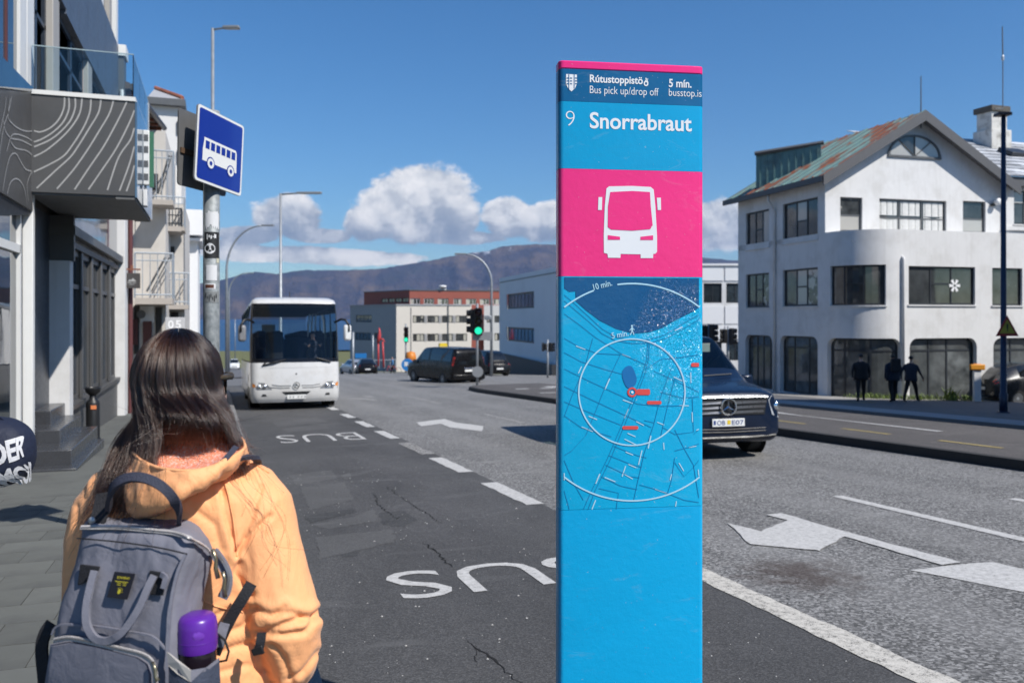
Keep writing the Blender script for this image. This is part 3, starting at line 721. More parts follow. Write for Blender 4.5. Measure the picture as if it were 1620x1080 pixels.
eb0, eb1 = (*L2(GW + OH, -FO), ez), (*L2(GW + OH, SD + BO), ez)
roof_sheets(r1, ea1, ea0, ri0, ri1, ROOFM, 11)
roof_sheets(r1, eb0, eb1, ri1, ri0, ROOFM, 8)
TRIM = mat('grey_verge_board', (.095, .095, .10), .6, dirt=(.10, .10, .10))
def board(root, a, b, hgt, th, m, name, out):
    a, b = Vector(a), Vector(b); o = Vector((out[0], out[1], 0)); mb = MB()
    mb.add([a, b, b - Vector((0, 0, hgt)), a - Vector((0, 0, hgt))] + [p + o * th for p in (a, b, b - Vector((0, 0, hgt)), a - Vector((0, 0, hgt)))], [(0, 1, 2, 3), (7, 6, 5, 4), (0, 4, 5, 1), (1, 5, 6, 2), (2, 6, 7, 3), (3, 7, 4, 0)])
    return mb.build(name, m, root)
dn = -E2
board(r1, (*L2(-OH - .02, -FO - .003), ez + .02), (*L2(GW / 2, -FO - .003), rz_ + .03), .40, .05, TRIM, 'verge_board', dn)
board(r1, (*L2(GW / 2, -FO - .004), rz_ + .03), (*L2(GW + OH + .02, -FO - .004), ez + .02), .40, .05, TRIM, 'verge_board', dn)
board(r1, (*L2(-OH - .01, SD + BO), ez), (*L2(-OH - .01, -FO), ez), .22, .06, TRIM, 'eave_board', -E1)
mb = MB()
mb.quad((*L2(-OH, -FO), ez - .20), (*L2(0, -FO), ez - .12), (*L2(0, SD + BO), ez - .12), (*L2(-OH, SD + BO), ez - .20)); mb.build('soffit', TRIM, r1)
mb = MB()
for s_ in (0, 1):
    x0, z0, x1, z1 = (-OH, ez - .13, GW / 2, rz_ - .13) if s_ == 0 else (GW / 2, rz_ - .13, GW + OH, ez - .13)
    mb.quad((*L2(x0, -FO), z0), (*L2(x1, -FO), z1), (*L2(x1, 0), z1), (*L2(x0, 0), z0))
mb.build('soffit', TRIM, r1)
for px_, pl in ((1232, low), (1424, low)):                          # rain pipes
    if px_ == 1232:
        q = SD - 3.25; pts = [(*L2(-OH + .05, 3.25), ez - .15), (*L2(-.35, 3.25), ez - .45), (*L2(-.07, 3.25), ez - .8), (*L2(-.07, 3.25), 0)]
    else:
        c0 = low.at(S0 + .20, 0, .07); pts = [(c0[0], c0[1], zof(409, 31) + .0), (c0[0] + .002, c0[1], zof(413, 31)), (c0[0], c0[1], 0)]
        c1 = low.at(S0 + .20, zof(407, 31), -.02); pts = [c1] + pts
    mb = MB(); mb.tube(pts, .05, 8); mb.build('rain_pipe', WHITE, r1, smooth=True)
# copper-clad dormer box behind the roof
COPPER = mat('green_copper', (.12, .22, .215), .6, var=.3, scale=3, dirt=(.09, .14, .14))
dz = thing('stair_dormer', 'flat-topped green copper box standing behind the slope of the rusty gabled roof', 'dormer', (A0.x, A0.y, zg))
def at1(px, d, py): p = P(px, py, d); return (p.x - A0.x, p.y - A0.y, p.z - zg)
q0 = at1(1196, 36.4, 246); q1 = at1(1299, 35.2, 228)
mb = MB(); a, b = Vector(q0), Vector(q1); zb0 = z_eav - .2; bk = Vector((E2.x * .35 + .25, E2.y * .35, 0))
mb.add([(a.x, a.y, zb0), (b.x, b.y, zb0), b, a] + [(a.x + bk.x, a.y + bk.y, zb0), (b.x + bk.x, b.y + bk.y, zb0), tuple(b + bk), tuple(a + bk)], [(0, 1, 2, 3), (5, 4, 7, 6), (4, 0, 3, 7), (1, 5, 6, 2), (3, 2, 6, 7)])
mb.build('cladding', COPPER, dz)
for k in range(9):
    p = a.lerp(b, (k + .5) / 9); MB().tube([(p.x, p.y - .02, zb0), (p.x, p.y - .02, p.z)], .025, 4).build('seam', COPPER, dz)
mb = MB(); mb.tube([a + Vector((-.1, -.05, .06)), b + Vector((.1, -.05, .06))], .09, 4); mb.build('edge_trim', TRIM, dz)
# thin mast on the apex, outdoor lamp on the gable
an = thing('aerial_mast', 'thin grey aerial mast rising from the apex of the rusty gabled roof', 'aerial', (A0.x + L2(GW / 2, -.2).x + .05, A0.y + L2(GW / 2, -.2).y, zg + rz_ - .6))
MB().tube([(0, 0, 0), (0, 0, 2.0)], [.03, .018], 6).build('mast', GREYF, an); MB().tube([(0, 0, .25), (-.12, 0, .1), (-.30, .05, .1)], .025, 6).build('bracket', GREYF, an)
fl = Vector(up.at(gs(1572), zof(318, 33.6), .02)) + Vector((A0.x, A0.y, zg))
lp = thing('flood_lamp', 'small white flood lamp fixed to the gable wall right of the small window', 'lamp', fl)
mb = MB(); mb.lathe([(.02, 0), (.10, -.06), (.14, -.2), (.13, -.24)], 10, axis='y'); mb.build('lamp_head', mat('white_plastic', (.75, .75, .74), .4), lp, smooth=True)
MB().box(-.2, -.02, -.06, 0, -.16, -.06).build('bracket', FRAME, lp)
# neighbour on the right: lower white house with a pale slate roof
nb = thing('slate_roofed_house', 'white house with pale slate roof joined to the right side of the gabled building', 'building', (A0.x, A0.y, zg))
NX0, NX1, NY = GW + .02, GW + 13, .9
nf = Facade([L2(NX0, NY - 1.0), L2(NX1, NY - 1.0)], nb)
def ns(px, d=34.5): p = P(px, 400, d); return (Vector((p.x, p.y)) - A0).dot(E1) - NX0
no = [(ns(1592), ns(1640), zof(356, 34.5), zof(303, 34.5)), (ns(1598), ns(1645), zof(466, 34.5), zof(413, 34.5)), (ns(1590), ns(1680), .4, zof(525, 34.5)), (ns(1660), ns(1710), zof(356, 34.5), zof(303, 34.5)), (ns(1665), ns(1715), zof(466, 34.5), zof(413, 34.5))]
nf.wall('wall', 0, nf.S[-1], -.6, zof(283, 34.5), no, WHITE)
for o in no: nf.window(o, 3 if o[2] < 1 else 2, () if o[2] < 1 else (.62,), pm=PANE_R, sill=WHITE if o[2] > 1 else None)
mb = MB(); nf.bar(mb, 0, nf.S[-1], zof(366, 34.5), zof(360, 34.5), 0, .08); nf.bar(mb, 0, nf.S[-1], zof(474, 34.5), zof(469, 34.5), 0, .08); mb.build('string_course', WHITE, nb)
SLATE = mat('pale_slate', (.40, .41, .43), .7, var=.35, scale=9, rnd=.3, dirt=(.62, .63, .65), dscale=1.2)
ne = zof(283, 34.3); nz = zof(214, 38.5)
mb = MB(); nf.bar(mb, -.05, nf.S[-1], ne - .35, ne, 0, .32); mb.build('cornice', TRIM, nb)
a, b, c, d = [Vector(v) for v in ((*L2(NX0 - .4, NY - 1.4), ne), (*L2(NX1, NY - 1.4), ne), (*L2(NX1, NY + 3.8), nz), (*L2(NX0 - .4 - 3.2, NY + 3.8), nz))]
nrm = (b - a).cross(d - a).normalized(); rows, colsn = 11, 12
mb0 = MB().poly([a, b, c, d]).build('roof', SLATE, nb)
for j in range(rows):
    l0, l1 = a.lerp(d, j / rows), a.lerp(d, (j + 1.12) / rows); r0, r1_ = b.lerp(c, j / rows), b.lerp(c, (j + 1.12) / rows)
    for k in range(colsn):
        f0, f1 = (k + (.5 if j % 2 else 0)) / (colsn + .5), (k + (.5 if j % 2 else 0) + .97) / (colsn + .5)
        h0 = nrm * (.045 + random.uniform(0, .02)); h1 = nrm * .012
        MB().slab([l0.lerp(r0, f0 * .8) + h0, l0.lerp(r0, f1 * .8) + h0, l1.lerp(r1_, f1 * .8) + h1, l1.lerp(r1_, f0 * .8) + h1], nrm, .03).build('slate', SLATE, nb)
mb = MB(); nd = a.lerp(d, .55); ng = a.lerp(b, .62) * .45 + d.lerp(c, .62) * .55
g = a.lerp(b, .36) * .42 + d.lerp(c, .36) * .58; mt = Matrix.Translation(g + nrm * .1) 
mb.box(-.6, .6, -.4, .4, -.05, .12, mt=mt @ Matrix.Rotation(math.atan2(nz - ne, 5.2), 4, 'X')); mb.build('skylight', FRAME, nb, bevel=.02)
cp = P(1569, 215, 38.6); ch = thing('roof_chimney', 'stained white chimney with dark cap on the pale slate roof', 'chimney', (cp.x, cp.y, cp.z - .9))
def zc_(py): return EYE + (HY - py) / F * 38.6 - (cp.z - .9)
CHM = mat('stained_render', (.62, .60, .56), .85, var=.2, scale=5, dirt=(.30, .28, .25), dscale=2.5, bump=.4); CHD = mat('mossy_cap', (.10, .09, .075), .9, var=.4, scale=8, bump=.5)
MB().box(-.58, .62, -.5, .5, zc_(240), zc_(208)).build('base', CHM, ch, bevel=.03); MB().box(-.46, .46, -.4, .4, zc_(208), zc_(180)).build('stack', CHM, ch, bevel=.02)
MB().box(-.56, .56, -.5, .5, zc_(180), zc_(171)).build('cap', CHD, ch, bevel=.02)
tp = P(1586.5, 173, 37.2); tm = thing('tall_aerial', 'tall thin aerial rod with joint clamped beside the stained chimney', 'aerial', (tp.x, tp.y, tp.z))
MB().tube([(0, 0, 0), (0, 0, 2.15)], .022, 6).build('lower_rod', GREYF, tm); MB().lathe([(.02, 2.1), (.06, 2.14), (.06, 2.3), (.03, 2.36)], 8).build('joint', STEEL, tm); MB().tube([(0, 0, 2.3), (-.03, 0, 3.6)], [.03, .022], 6).build('upper_rod', GREYF, tm)
MB().tube([(0, 0, .02), (-.45, 0, 0)], .03, 6).build('bracket', GREYF, tm)

# ---------------------------------------------------------------- buildings further down
def block(name, label, cat, cpx, base_py, d, lpx, rpx, ldir, rdir, top_py, ml, mr, wins=(), story=None, lm=None):
    pass
sc = lambda d: F / d
# white office block beyond the pylon
dE = 62.
pE = P(1040, HY, dE); gE = HT(pE.x + 6, pE.y)
be = thing('panelled_office', 'white office block clad in square panels behind the dark van', 'building', (pE.x, pE.y, gE))
rt = Vector((CY, -SY)); fw_ = Vector((SY, CY)); 
fe = Facade([Vector((0, 0)), rt * (160 / F * dE), rt * (160 / F * dE) + fw_ * 10], be)
ee = lambda py: EYE + (HY - py) / F * dE - gE
xs_ = [(px - 1040) / F * dE for px in (1056, 1066, 1083, 1093, 1110, 1127, 1132, 1162, 1168, 1196)]
wo = [((1005 + 36 * k - 1040) / F * dE, (1034 + 36 * k - 1040) / F * dE, ee(479), ee(448)) for k in range(1, 5)]
wo += [(a, b, ee(570), ee(540)) for a, b, _, _ in wo]
fe.wall('wall', 0, fe.S[-1], -1, ee(420), wo, WHITE)
for o in wo: fe.window(o, 2, (), fw=.08, dep=.1)
PNL = mat('white_panel', (.78, .78, .78), .5, var=.05, scale=1)
for k in range(5):
    for y0, y1 in ((444, 424), (512, 484), (536, 515)):
        a, b = max(.02, (1003 + 36 * k - 1040) / F * dE), (1036 + 36 * k - 1040) / F * dE
        m_ = MB(); fe.bar(m_, a, b, ee(y0), ee(y1), 0, .06); m_.build('panel', PNL, be)
mb = MB(); fe.bar(mb, -.1, fe.S[1] + .1, ee(420), ee(417), -.3, .15); mb.build('parapet', PNL, be)
mb = MB(); mb.poly([(*p, ee(420)) for p in (Vector((0, 0)), fe.p[1], fe.p[2], fw_ * 10)]); mb.build('roof', GREYF, be)
# grey-blue block in shade left of the pylon
dD = 84.; cD = P(902, HY, 66.); eD = Vector((.0, .0))
gD = HT(30, 76); bd = thing('bluish_office', 'plain pale blue-grey office block left of the blue pylon with two strips of narrow windows', 'building', (cD.x, cD.y, gD))
pL = P(790, HY, 90.) - cD; dr = Vector((pL.x, pL.y))
pr = Vector((-dr.y, dr.x)).normalized() * -1
GREYB = mat('blue_grey_cladding', (.70, .71, .73), .7, var=.05, scale=.6, dirt=(.64, .65, .67), dscale=.3)
fd = Facade([dr, Vector((0, 0)), pr * -14 if (pr * -14).x > 0 else pr * 14], bd)
def sD(px):                                                        # station of a column on the shaded face
    best = min(((abs(((lambda w: CX + F * ((w.x * CY - w.y * SY) / (w.x * SY + w.y * CY)))(Vector((cD.x, cD.y)) + dr * (1 - k / 400))) - px), k) for k in range(401))); return fd.S[1] * best[1] / 400
def dD_(px): w = Vector((cD.x, cD.y)) + dr * (1 - sD(px) / fd.S[1]); return w.x * SY + w.y * CY
zD = lambda px, py: EYE + (HY - py) / F * dD_(px) - gD
ztop = zD(850, 428)
wo = [(sD(801), sD(845), zD(823, 488), zD(823, 463)), (sD(801), sD(845), zD(823, 541), zD(823, 518))]
lowz = zD(823, 568)
fd.wall('wall', 0, fd.S[-1], lowz, ztop, wo, GREYB)
for o in wo: fd.window(o, 8, (), fw=.16, dep=.16, pm=pane_mat('blue_pane', (.05, .08, .12)))
g0 = MB(); 
fd2 = Facade([dr * .97, Vector((-1.2, .8)), (pr * -14 if (pr * -14).x > 0 else pr * 14)], bd)
fd2.wall('ground_floor', 0, fd2.S[-1], -2, lowz + .3, [], mat('dark_plinth', (.03, .033, .04), .6))
mb = MB(); fd.bar(mb, 0, fd.S[1], lowz - .02, lowz + .35, 0, .05); mb.build('floor_edge', GREYB, bd)
for a, b in ((811, 822), (832, 846)):
    for k in range(3):
        m_ = MB(); a1 = a + (b - a) * k / 3; fd.bar(m_, sD(a1), sD(a1 + (b - a) / 4.2), zD(823, 592), zD(823, 574), -.6, -.4); m_.build('pillar', GREYB, bd)
far = fd.p[2]; mb = MB(); mb.poly([(*p, ztop) for p in (fd.p[0], fd.p[1], fd.p[2], fd.p[0] + far)]); mb.build('roof', GREYF, bd)
mb = MB(); fd.bar(mb, 0, fd.S[1], ztop - .5, ztop - .42, .0, .04); mb.build('joint_line', GREYF, bd)
# three-storey office with grey shaded end, cream front and a brick-red storey on top
def rdiv(lst): return [(a + b) / 2 for a, b in zip(lst, lst[1:])]
dC = 149.; cC = P(627, HY, dC); gC = HT(cC.x, cC.y); bc = thing('red_topped_office', 'cream and grey office block with a brick-red storey on top behind the black van', 'building', (cC.x, cC.y, gC))
zC = lambda py: EYE + (HY - py) / F * dC - gC
aR = R(14); aL = R(50)
dR = rt * math.cos(aR) + fw_ * math.sin(aR); dLv = -rt * math.cos(aL) + fw_ * math.sin(aL)
def run(dirv, px):                                                 # metres along a face from the corner to that column
    u = (px - CX) / F; c0 = Vector((cC.x, cC.y)); a, b = c0.dot(rt), c0.dot(fw_); da, db = dirv.dot(rt), dirv.dot(fw_); return (u * b - a) / (da - u * db)
LL, LR, LR2 = run(dLv, 554), run(dR, 745), run(dR, 800)
CREAM = mat('cream_render', (.66, .60, .53), .85, var=.05, scale=.8); GREYC = mat('grey_cladding', (.31, .315, .335), .8, var=.06, scale=.8); BRICKR = mat('brick_red_cladding', (.30, .085, .06), .75, var=.12, scale=.7)
LTG = mat('pale_grey_render', (.52, .51, .50), .85, var=.05)
fcl = Facade([dLv * LL, Vector((0, 0))], bc); fcr = Facade([Vector((0, 0)), dR * LR], bc)
ll = lambda px: LL - run(dLv, px); lr = lambda px: run(dR, px)
woL = [(ll(563), ll(588), zC(510), zC(498)), (ll(562), ll(587), zC(540), zC(527)), (ll(592), ll(599), zC(537), zC(527))]
fcl.wall('grey_wall', 0, fcl.S[-1], -4, zC(482), woL, GREYC)
for o in woL: fcl.window(o, 4 if o[1] - o[0] > 1.5 else 1, (), fw=.14, dep=.1)
def pxw(y0, y1): return [(lr(a), lr(b), zC(y0), zC(y1)) for a, b in ((653, 671), (676, 694), (699, 716), (721, 739))]
woR = pxw(510.5, 499) + pxw(540, 528)
fcr.wall('wall', 0, fcr.S[-1], -4, zC(482), woR, CREAM)
PANEC = pane_mat('office_pane', (.07, .07, .065), curtain=(.45, .42, .35))
for o in woR: fcr.window(o, 3, (), fw=.12, dep=.08, pm=PANEC)
for y0, y1 in ((510.5, 499), (540, 528)):
    for a, b in ((671.5, 675.5), (694.5, 698.5), (716.5, 720.5)):
        m_ = MB(); fcr.bar(m_, lr(a), lr(b), zC(y0), zC(y1), 0, .05); m_.build('spandrel', mat('mid_grey_panel', (.30, .29, .29), .7), bc)
m_ = MB(); fcr.bar(m_, lr(649.6), lr(650.6), zC(578), zC(486), 0, .06); m_.build('rain_pipe', GREYF, bc)
m_ = MB(); fcr.bar(m_, lr(708.3), lr(709.6), zC(560), zC(476), 0, .16); m_.build('rain_pipe', GREYF, bc)
m_ = MB(); fcr.bar(m_, 0, fcr.S[-1], zC(483), zC(481), -.4, .12); fcl.bar(m_, 0, fcl.S[-1], zC(483), zC(481), -.4, .12); m_.build('parapet', GREYC, bc)
# wing on the right, recessed
off = (fw_ * 2.2); LW = run(dR, 765); fw2 = Facade([dR * LW + off, dR * LR2 * 1.25 + off], bc); w2x = lambda px: run(dR, px) * 1.012 - LW
woW = [(w2x(a), w2x(b), zC(y0), zC(y1)) for y0, y1 in ((510.5, 499), (540, 528)) for a, b in ((768, 776), (780, 790))]
fw2.wall('wing_wall', 0, fw2.S[-1], -4, zC(482), woW, LTG)
for o in woW: fw2.window(o, 2, (), fw=.12, dep=.08, pm=PANEC)
fw3 = Facade([dR * LR, dR * LR + off], bc); fw3.wall('wall', 0, fw3.S[-1], -4, zC(482), [], CREAM)
# red storey
cc = dR * run(dR, 644) + fw_ * 3.5; rl = Facade([cc + dLv * 16, cc], bc); rr_ = Facade([cc, cc + dR * 34], bc)
woA = [(16 - 9.5 + 2.35 * k, 16 - 9.5 + 2.35 * k + 2.15, zC(477), zC(470)) for k in range(4)]
rl.wall('red_wall', 0, 16, zC(483), zC(458.5), woA, BRICKR)
for o in woA: rl.window(o, 2, (), fw=.12, dep=.1)
u_ = lambda px: (run(dR, px) - run(dR, 644)) * 1.02
woB = [(u_(a), u_(b), zC(481), zC(471)) for a, b in ((645, 661), (667, 683), (689, 706), (714, 727), (734, 750), (756, 771), (777, 790))]
rr_.wall('red_wall', 0, 34, zC(560), zC(458.5), woB, BRICKR)
for o in woB: rr_.window(o, 3, (), fw=.12, dep=.1, pm=PANEC, fm=LTG)
m_ = MB(); rl.bar(m_, 0, 16, zC(458.5), zC(457), -.3, .1); rr_.bar(m_, 0, 34, zC(458.5), zC(457), -.3, .1); m_.build('parapet', GREYF, bc)
m_ = MB(); m_.poly([(*p, zC(459)) for p in (cc, cc + dR * 34, cc + dR * 34 + fw_ * 14, cc + dLv * 16)]); m_.build('roof', GREYF, bc)
q = cC + Vector((*(cc + dR * 6), 0)); vt = thing('roof_vent', 'white vent hood on the roof of the brick-red storey', 'vent', (q.x, q.y, gC + zC(459)))
MB().box(-.9, .7, 0, 1, 0, .5).build('housing', LTG, vt, bevel=.05); MB().lathe([(.2, .5), (.75, .75), (.7, 1.0), (.1, 1.1)], 10).build('hood', WHITE, vt, smooth=True)
# ================================================================== LEFT SIDE OF THE STREET
def PY(px, py, Y):                                                # point seen there on the plane across the street at Y
    x, y, z = D(px, py); return Vector((x * Y / y, Y, EYE + z * Y / y))
def PXp(px, py, X):
    x, y, z = D(px, py); return Vector((X, y * X / x, EYE + z * X / x))
XW = -2.45
GLASSB = pane_mat('blue_reflecting_glass', (.03, .05, .075), rough=.02, spec=1.0, rnd=.25)
POSTW = mat('white_painted_post', (.72, .72, .70), .5, var=.05); POSTB = mat('beige_post', (.38, .36, .33), .6, var=.06); BROWNP = mat('dark_brown_panel', (.07, .06, .05), .6)
SLATEB = mat('dark_blue_slate_cladding', (.085, .105, .14), .45, var=.25, scale=4, bump=.2, bscale=25, dirt=(.07, .085, .115))
GRAPH = mat('graphite_cladding', (.085, .085, .086), .42, var=.10, scale=.9, dirt=(.070, .070, .071), dscale=.7)
LINEW = mat('pale_contour_line', (.36, .36, .355), .6)
UNDER = mat('grey_soffit', (.13, .13, .13), .6)
BLUEF = mat('blue_black_frame', (.022, .03, .045), .4)
sh = thing('shop_building', 'modern grey and white shop building with glass balcony and contour-line canopy', 'building', (XW, 13, HT(-2, 13)))
def bw(mb, name, m, bevel=0, **k): return mb.build(name, m, sh, world=True, bevel=bevel, **k)
def yx(px, X=XW): return PXp(px, 400, X).y
# ground floor, nearer window
bw(MB().box(-9, XW - .3, 2, 13.5, -.6, 12.4), 'core', BROWNP)
wp = MB(); wp.box(XW - .25, XW - .02, 2, 13.25, -.6, -.02); bw(wp, 'plinth', mat('dark_stone', (.06, .06, .065), .5, bump=.2))
z1, z2 = PXp(10, 372, XW).z, PXp(2, 470, XW).z
for i, (a, b) in enumerate(((4.2, 6.4), (6.48, 8.7), (8.78, 10.9), (10.98, 13.0))):
    f = bw(MB().box(XW - .16, XW - .04, a - .05, a + .03, -.02, 3.1).box(XW - .16, XW - .04, b - .03, b + .05, -.02, 3.1).box(XW - .16, XW - .04, a, b, 2.55, 2.66).box(XW - .16, XW - .04, a, b, -.02, .06), 'shop_window', POSTW)
    for zz in ((.06, 2.55), (2.66, 3.1)): MB().quad((XW - .09, b - .03, zz[0]), (XW - .09, a + .03, zz[0]), (XW - .09, a + .03, zz[1]), (XW - .09, b - .03, zz[1])).build('pane', GLASSB, f, world=True)
bw(MB().box(-2.70, -2.535, 13.06, 13.2, -.6, 3.32), 'post', POSTW, .01)
bw(MB().box(-2.532, -2.40, 13.30, 13.44, -.6, 3.40), 'post', POSTW, .01)
# fascia along the street, with the line pattern, and the blue panel over it
def pl(pts, X): return [PXp(x, y, X) for x, y in pts]
fz = pl([(52, 147), (52, 334), (-60, 268), (-60, 133)], XW + .05)
bw(MB().slab(fz, (1, 0, 0), .12), 'fascia', GRAPH)
bp = pl([(52.5, 139.5), (52.5, 145.5), (-60, 131.5), (-60, 25)], XW + .06); bw(MB().slab(bp, (1, 0, 0), .05), 'glass_panel', GLASSB)
bw(MB().slab(pl([(0, 341), (-60, 283), (-60, 267), (52, 333.5), (52, 340)], XW + .02), (1, 0, 0), .3), 'lintel', FRAME)
def ribbon(pts, w, nrm, name='contour_line', m=LINEW):            # smooth thin raised line through points lying in a plane
    P_ = [Vector(p) for p in pts]; L = []
    for i in range(len(P_) - 1):
        p0, p1, p2, p3 = P_[max(0, i - 1)], P_[i], P_[i + 1], P_[min(len(P_) - 1, i + 2)]
        for k in range(6):
            q = k / 6; L.append(.5 * ((2 * p1) + (p2 - p0) * q + (2 * p0 - 5 * p1 + 4 * p2 - p3) * q * q + (3 * p1 - p0 - 3 * p2 + p3) * q ** 3))
    L.append(P_[-1]); nrm = Vector(nrm); vs = []
    for i, p in enumerate(L):
        d = (L[min(i + 1, len(L) - 1)] - L[max(i - 1, 0)]).normalized(); n = nrm.cross(d) * w / 2
        vs += [p + n + nrm * .004, p - n + nrm * .004]
    MB().add(vs, [(2 * i, 2 * i + 1, 2 * i + 3, 2 * i + 2) for i in range(len(L) - 1)]).build(name, m, sh, world=True)
YC = 13.2
Z4 = lambda l: [(x / 4.5, y / 4.5) for x, y in l]
Z5 = lambda l: [(x / 4.5, 220 + y / 4.5) for x, y in l]
front = [Z4([(460, 695), (455, 770), (420, 850), (360, 910), (290, 940), (242, 932)]), Z4([(490, 695), (490, 780), (450, 870), (380, 940), (300, 990), (242, 1012)]),
         Z4([(535, 695), (535, 770), (500, 860), (430, 940), (350, 1000), (242, 1047)]), Z4([(585, 695), (570, 800), (520, 890), (440, 980), (330, 1070)]) + [(53.8, 248)],
         [(144, 156), (142, 178), (131, 204), (111, 235), (98, 249), (75, 262), (53.8, 272)], [(160, 156), (156, 178), (142, 202), (124, 231), (111, 249), (89, 269), (58, 298)],
         [(180, 157), (173, 180), (156, 209), (138, 238), (116, 269), (90, 299)], [(202, 158), (193, 178), (178, 207), (162, 235), (142, 264), (118, 300)],
         [(212.5, 175), (204, 196), (184, 235), (160, 271), (140, 300)], [(212.5, 203), (206, 222), (193, 240), (184, 258), (170, 301)], [(212.5, 232), (204, 262), (189, 302)], [(212.5, 262), (208, 280), (200, 303)]]
Z9 = Z4([(600, 690), (610, 690)])
cz0, cz1 = 3.41, 4.75
XR = -1.10
bw(MB().box(XW, XR, YC, 16.2, cz0, cz1), 'canopy', GRAPH)
bw(MB().box(XW - .02, XR + .01, YC - .02, 16.2, cz1, cz1 + .06), 'canopy_capping', POSTW)
bw(MB().box(XR + .003, XR + .03, YC + .004, 16.2, cz0 - .02, cz1 - .003), 'side_glass', pane_mat('sky_glass', (.10, .17, .26), rough=.03, spec=1.0, rnd=.1))
bw(MB().box(XR - .25, XR + .0, YC + .02, 16.2, cz0 - .05, cz0 - .003), 'soffit_strip', UNDER); bw(MB().box(XW, XR - .26, YC + .03, 16.2, cz0 - .03, cz0 - .002), 'soffit', UNDER)
for l in front: ribbon([PY(x, y, YC) for x, y in l], .020, (0, -1, 0))
fas = [Z4([(238, 932), (185, 935), (130, 915), (85, 880), (55, 830), (70, 700)]), Z4([(238, 1012), (180, 975), (100, 955), (70, 990), (45, 1080)]), Z4([(238, 1045), (150, 1000), (80, 985), (40, 940), (20, 860)]),
       Z5([(238, 128), (190, 85), (110, 65), (75, 20)]), Z5([(238, 232), (185, 218), (150, 170), (112, 105), (72, 120), (42, 220), (16, 370)]), Z5([(190, 470), (175, 370), (150, 310), (112, 282), (72, 310), (50, 390)]),
       Z5([(200, 440), (190, 330), (215, 250), (238, 234)]), Z4([(40, 690), (35, 760), (10, 880), (-20, 1000)]), Z4([(80, 690), (60, 790), (25, 900), (5, 1020), (-15, 1200)])]
for l in fas: ribbon(pl(l, XW + .052), .018, (1, 0, 0))
# glass balustrade on the canopy
CLEAR = glass('clear_balustrade', (.86, .93, .95), 1.0)
TOPG = mat('glass_edge', (.35, .45, .48), .3)
gz = 5.42
for k in range(2): bw(MB().box(XW + .05 + k * .64, XW + .05 + k * .64 + .62, YC + .03, YC + .042, cz1 + .06, gz), 'glass_sheet', CLEAR)
for k in range(3): bw(MB().box(XR - .032, XR - .02, YC + .05 + k * 1.0, YC + 1.03 + k * 1.0, cz1 + .06, gz), 'glass_sheet', CLEAR)
bw(MB().box(XW + .05, XR - .02, YC + .03, YC + .045, gz, gz + .012), 'glass_edge', TOPG); bw(MB().box(XR - .035, XR - .02, YC + .05, 16.1, gz, gz + .012), 'glass_edge', TOPG)
# wall under and behind the canopy
bw(MB().box(-9, -2.6, 13.5, 24.0, -.9, 12.4), 'core', BROWNP)
bw(MB().box(-2.72, -2.22, 15.62, 15.75, 2.62, cz0 - .05), 'recess_wall', GRAPH); bw(MB().box(-2.8, -2.2, 15.6, 24, 3.05, 3.2), 'beam', GRAPH)
bw(MB().box(-2.70, -2.28, 15.6, 15.95, -.55, 2.62), 'white_column', WHITE)
bw(MB().box(-2.60, -2.58, 13.46, 15.6, -.3, 3.35), 'entrance_door', BLUEF)
XG = -2.36
zt, zs_ = 2.88, .22
bw(MB().box(XG - .22, XG + .03, 15.96, 23.2, -1.1, zs_ - .08), 'dado', mat('grey_stone_dado', (.10, .10, .10), .5, bump=.15)); bw(MB().box(XG - .2, XG + .10, 15.96, 23.2, zs_ - .08, zs_), 'sill', GRAPH)
ysx = [15.97, 17.4, 18.75, 20.2, 21.7, 23.15]
for a, b in zip(ysx, ysx[1:]):
    f = bw(MB().box(XG - .1, XG - .02, a, a + .12, zs_, zt).box(XG - .1, XG - .02, b - .12, b, zs_, zt).box(XG - .1, XG - .02, a, b, zs_, zs_ + .08).box(XG - .1, XG - .02, a, b, zt - .1, zt).box(XG - .1, XG - .015, a, b, 2.2, 2.28), 'window', GRAPH)
    for zz in ((zs_ + .08, 2.2), (2.28, zt - .1)): MB().quad((XG - .06, b - .12, zz[0]), (XG - .06, a + .12, zz[0]), (XG - .06, a + .12, zz[1]), (XG - .06, b - .12, zz[1])).build('pane', GLASSB, f, world=True)
for y in ysx[1:-1]: bw(MB().box(XG - .02, XG + .03, y - .09, y + .09, zs_, zt), 'mullion', GRAPH, .01)
bw(MB().box(XG - .25, XG + .06, 15.96, 23.2, zt, zt + .10), 'lintel', FRAME)
for a, b in ((15.98, 19.5), (19.52, 23.18)): bw(MB().box(XG - .1, XG + .02, a, b, zt + .1, 5.0), 'spandrel_glass', pane_mat('spandrel_pane', (.10, .115, .14), rough=.05, spec=1., rnd=.1))
bw(MB().box(-2.75, -2.16, 23.22, 23.9, -1.1, 6.6), 'pilaster', WHITE, .01); MB().tube([(-2.1, 23.95, -1), (-2.1, 23.95, 6)], .06, 8).build('down_pipe', mat('maroon_pipe', (.10, .03, .03), .5), sh, world=True)
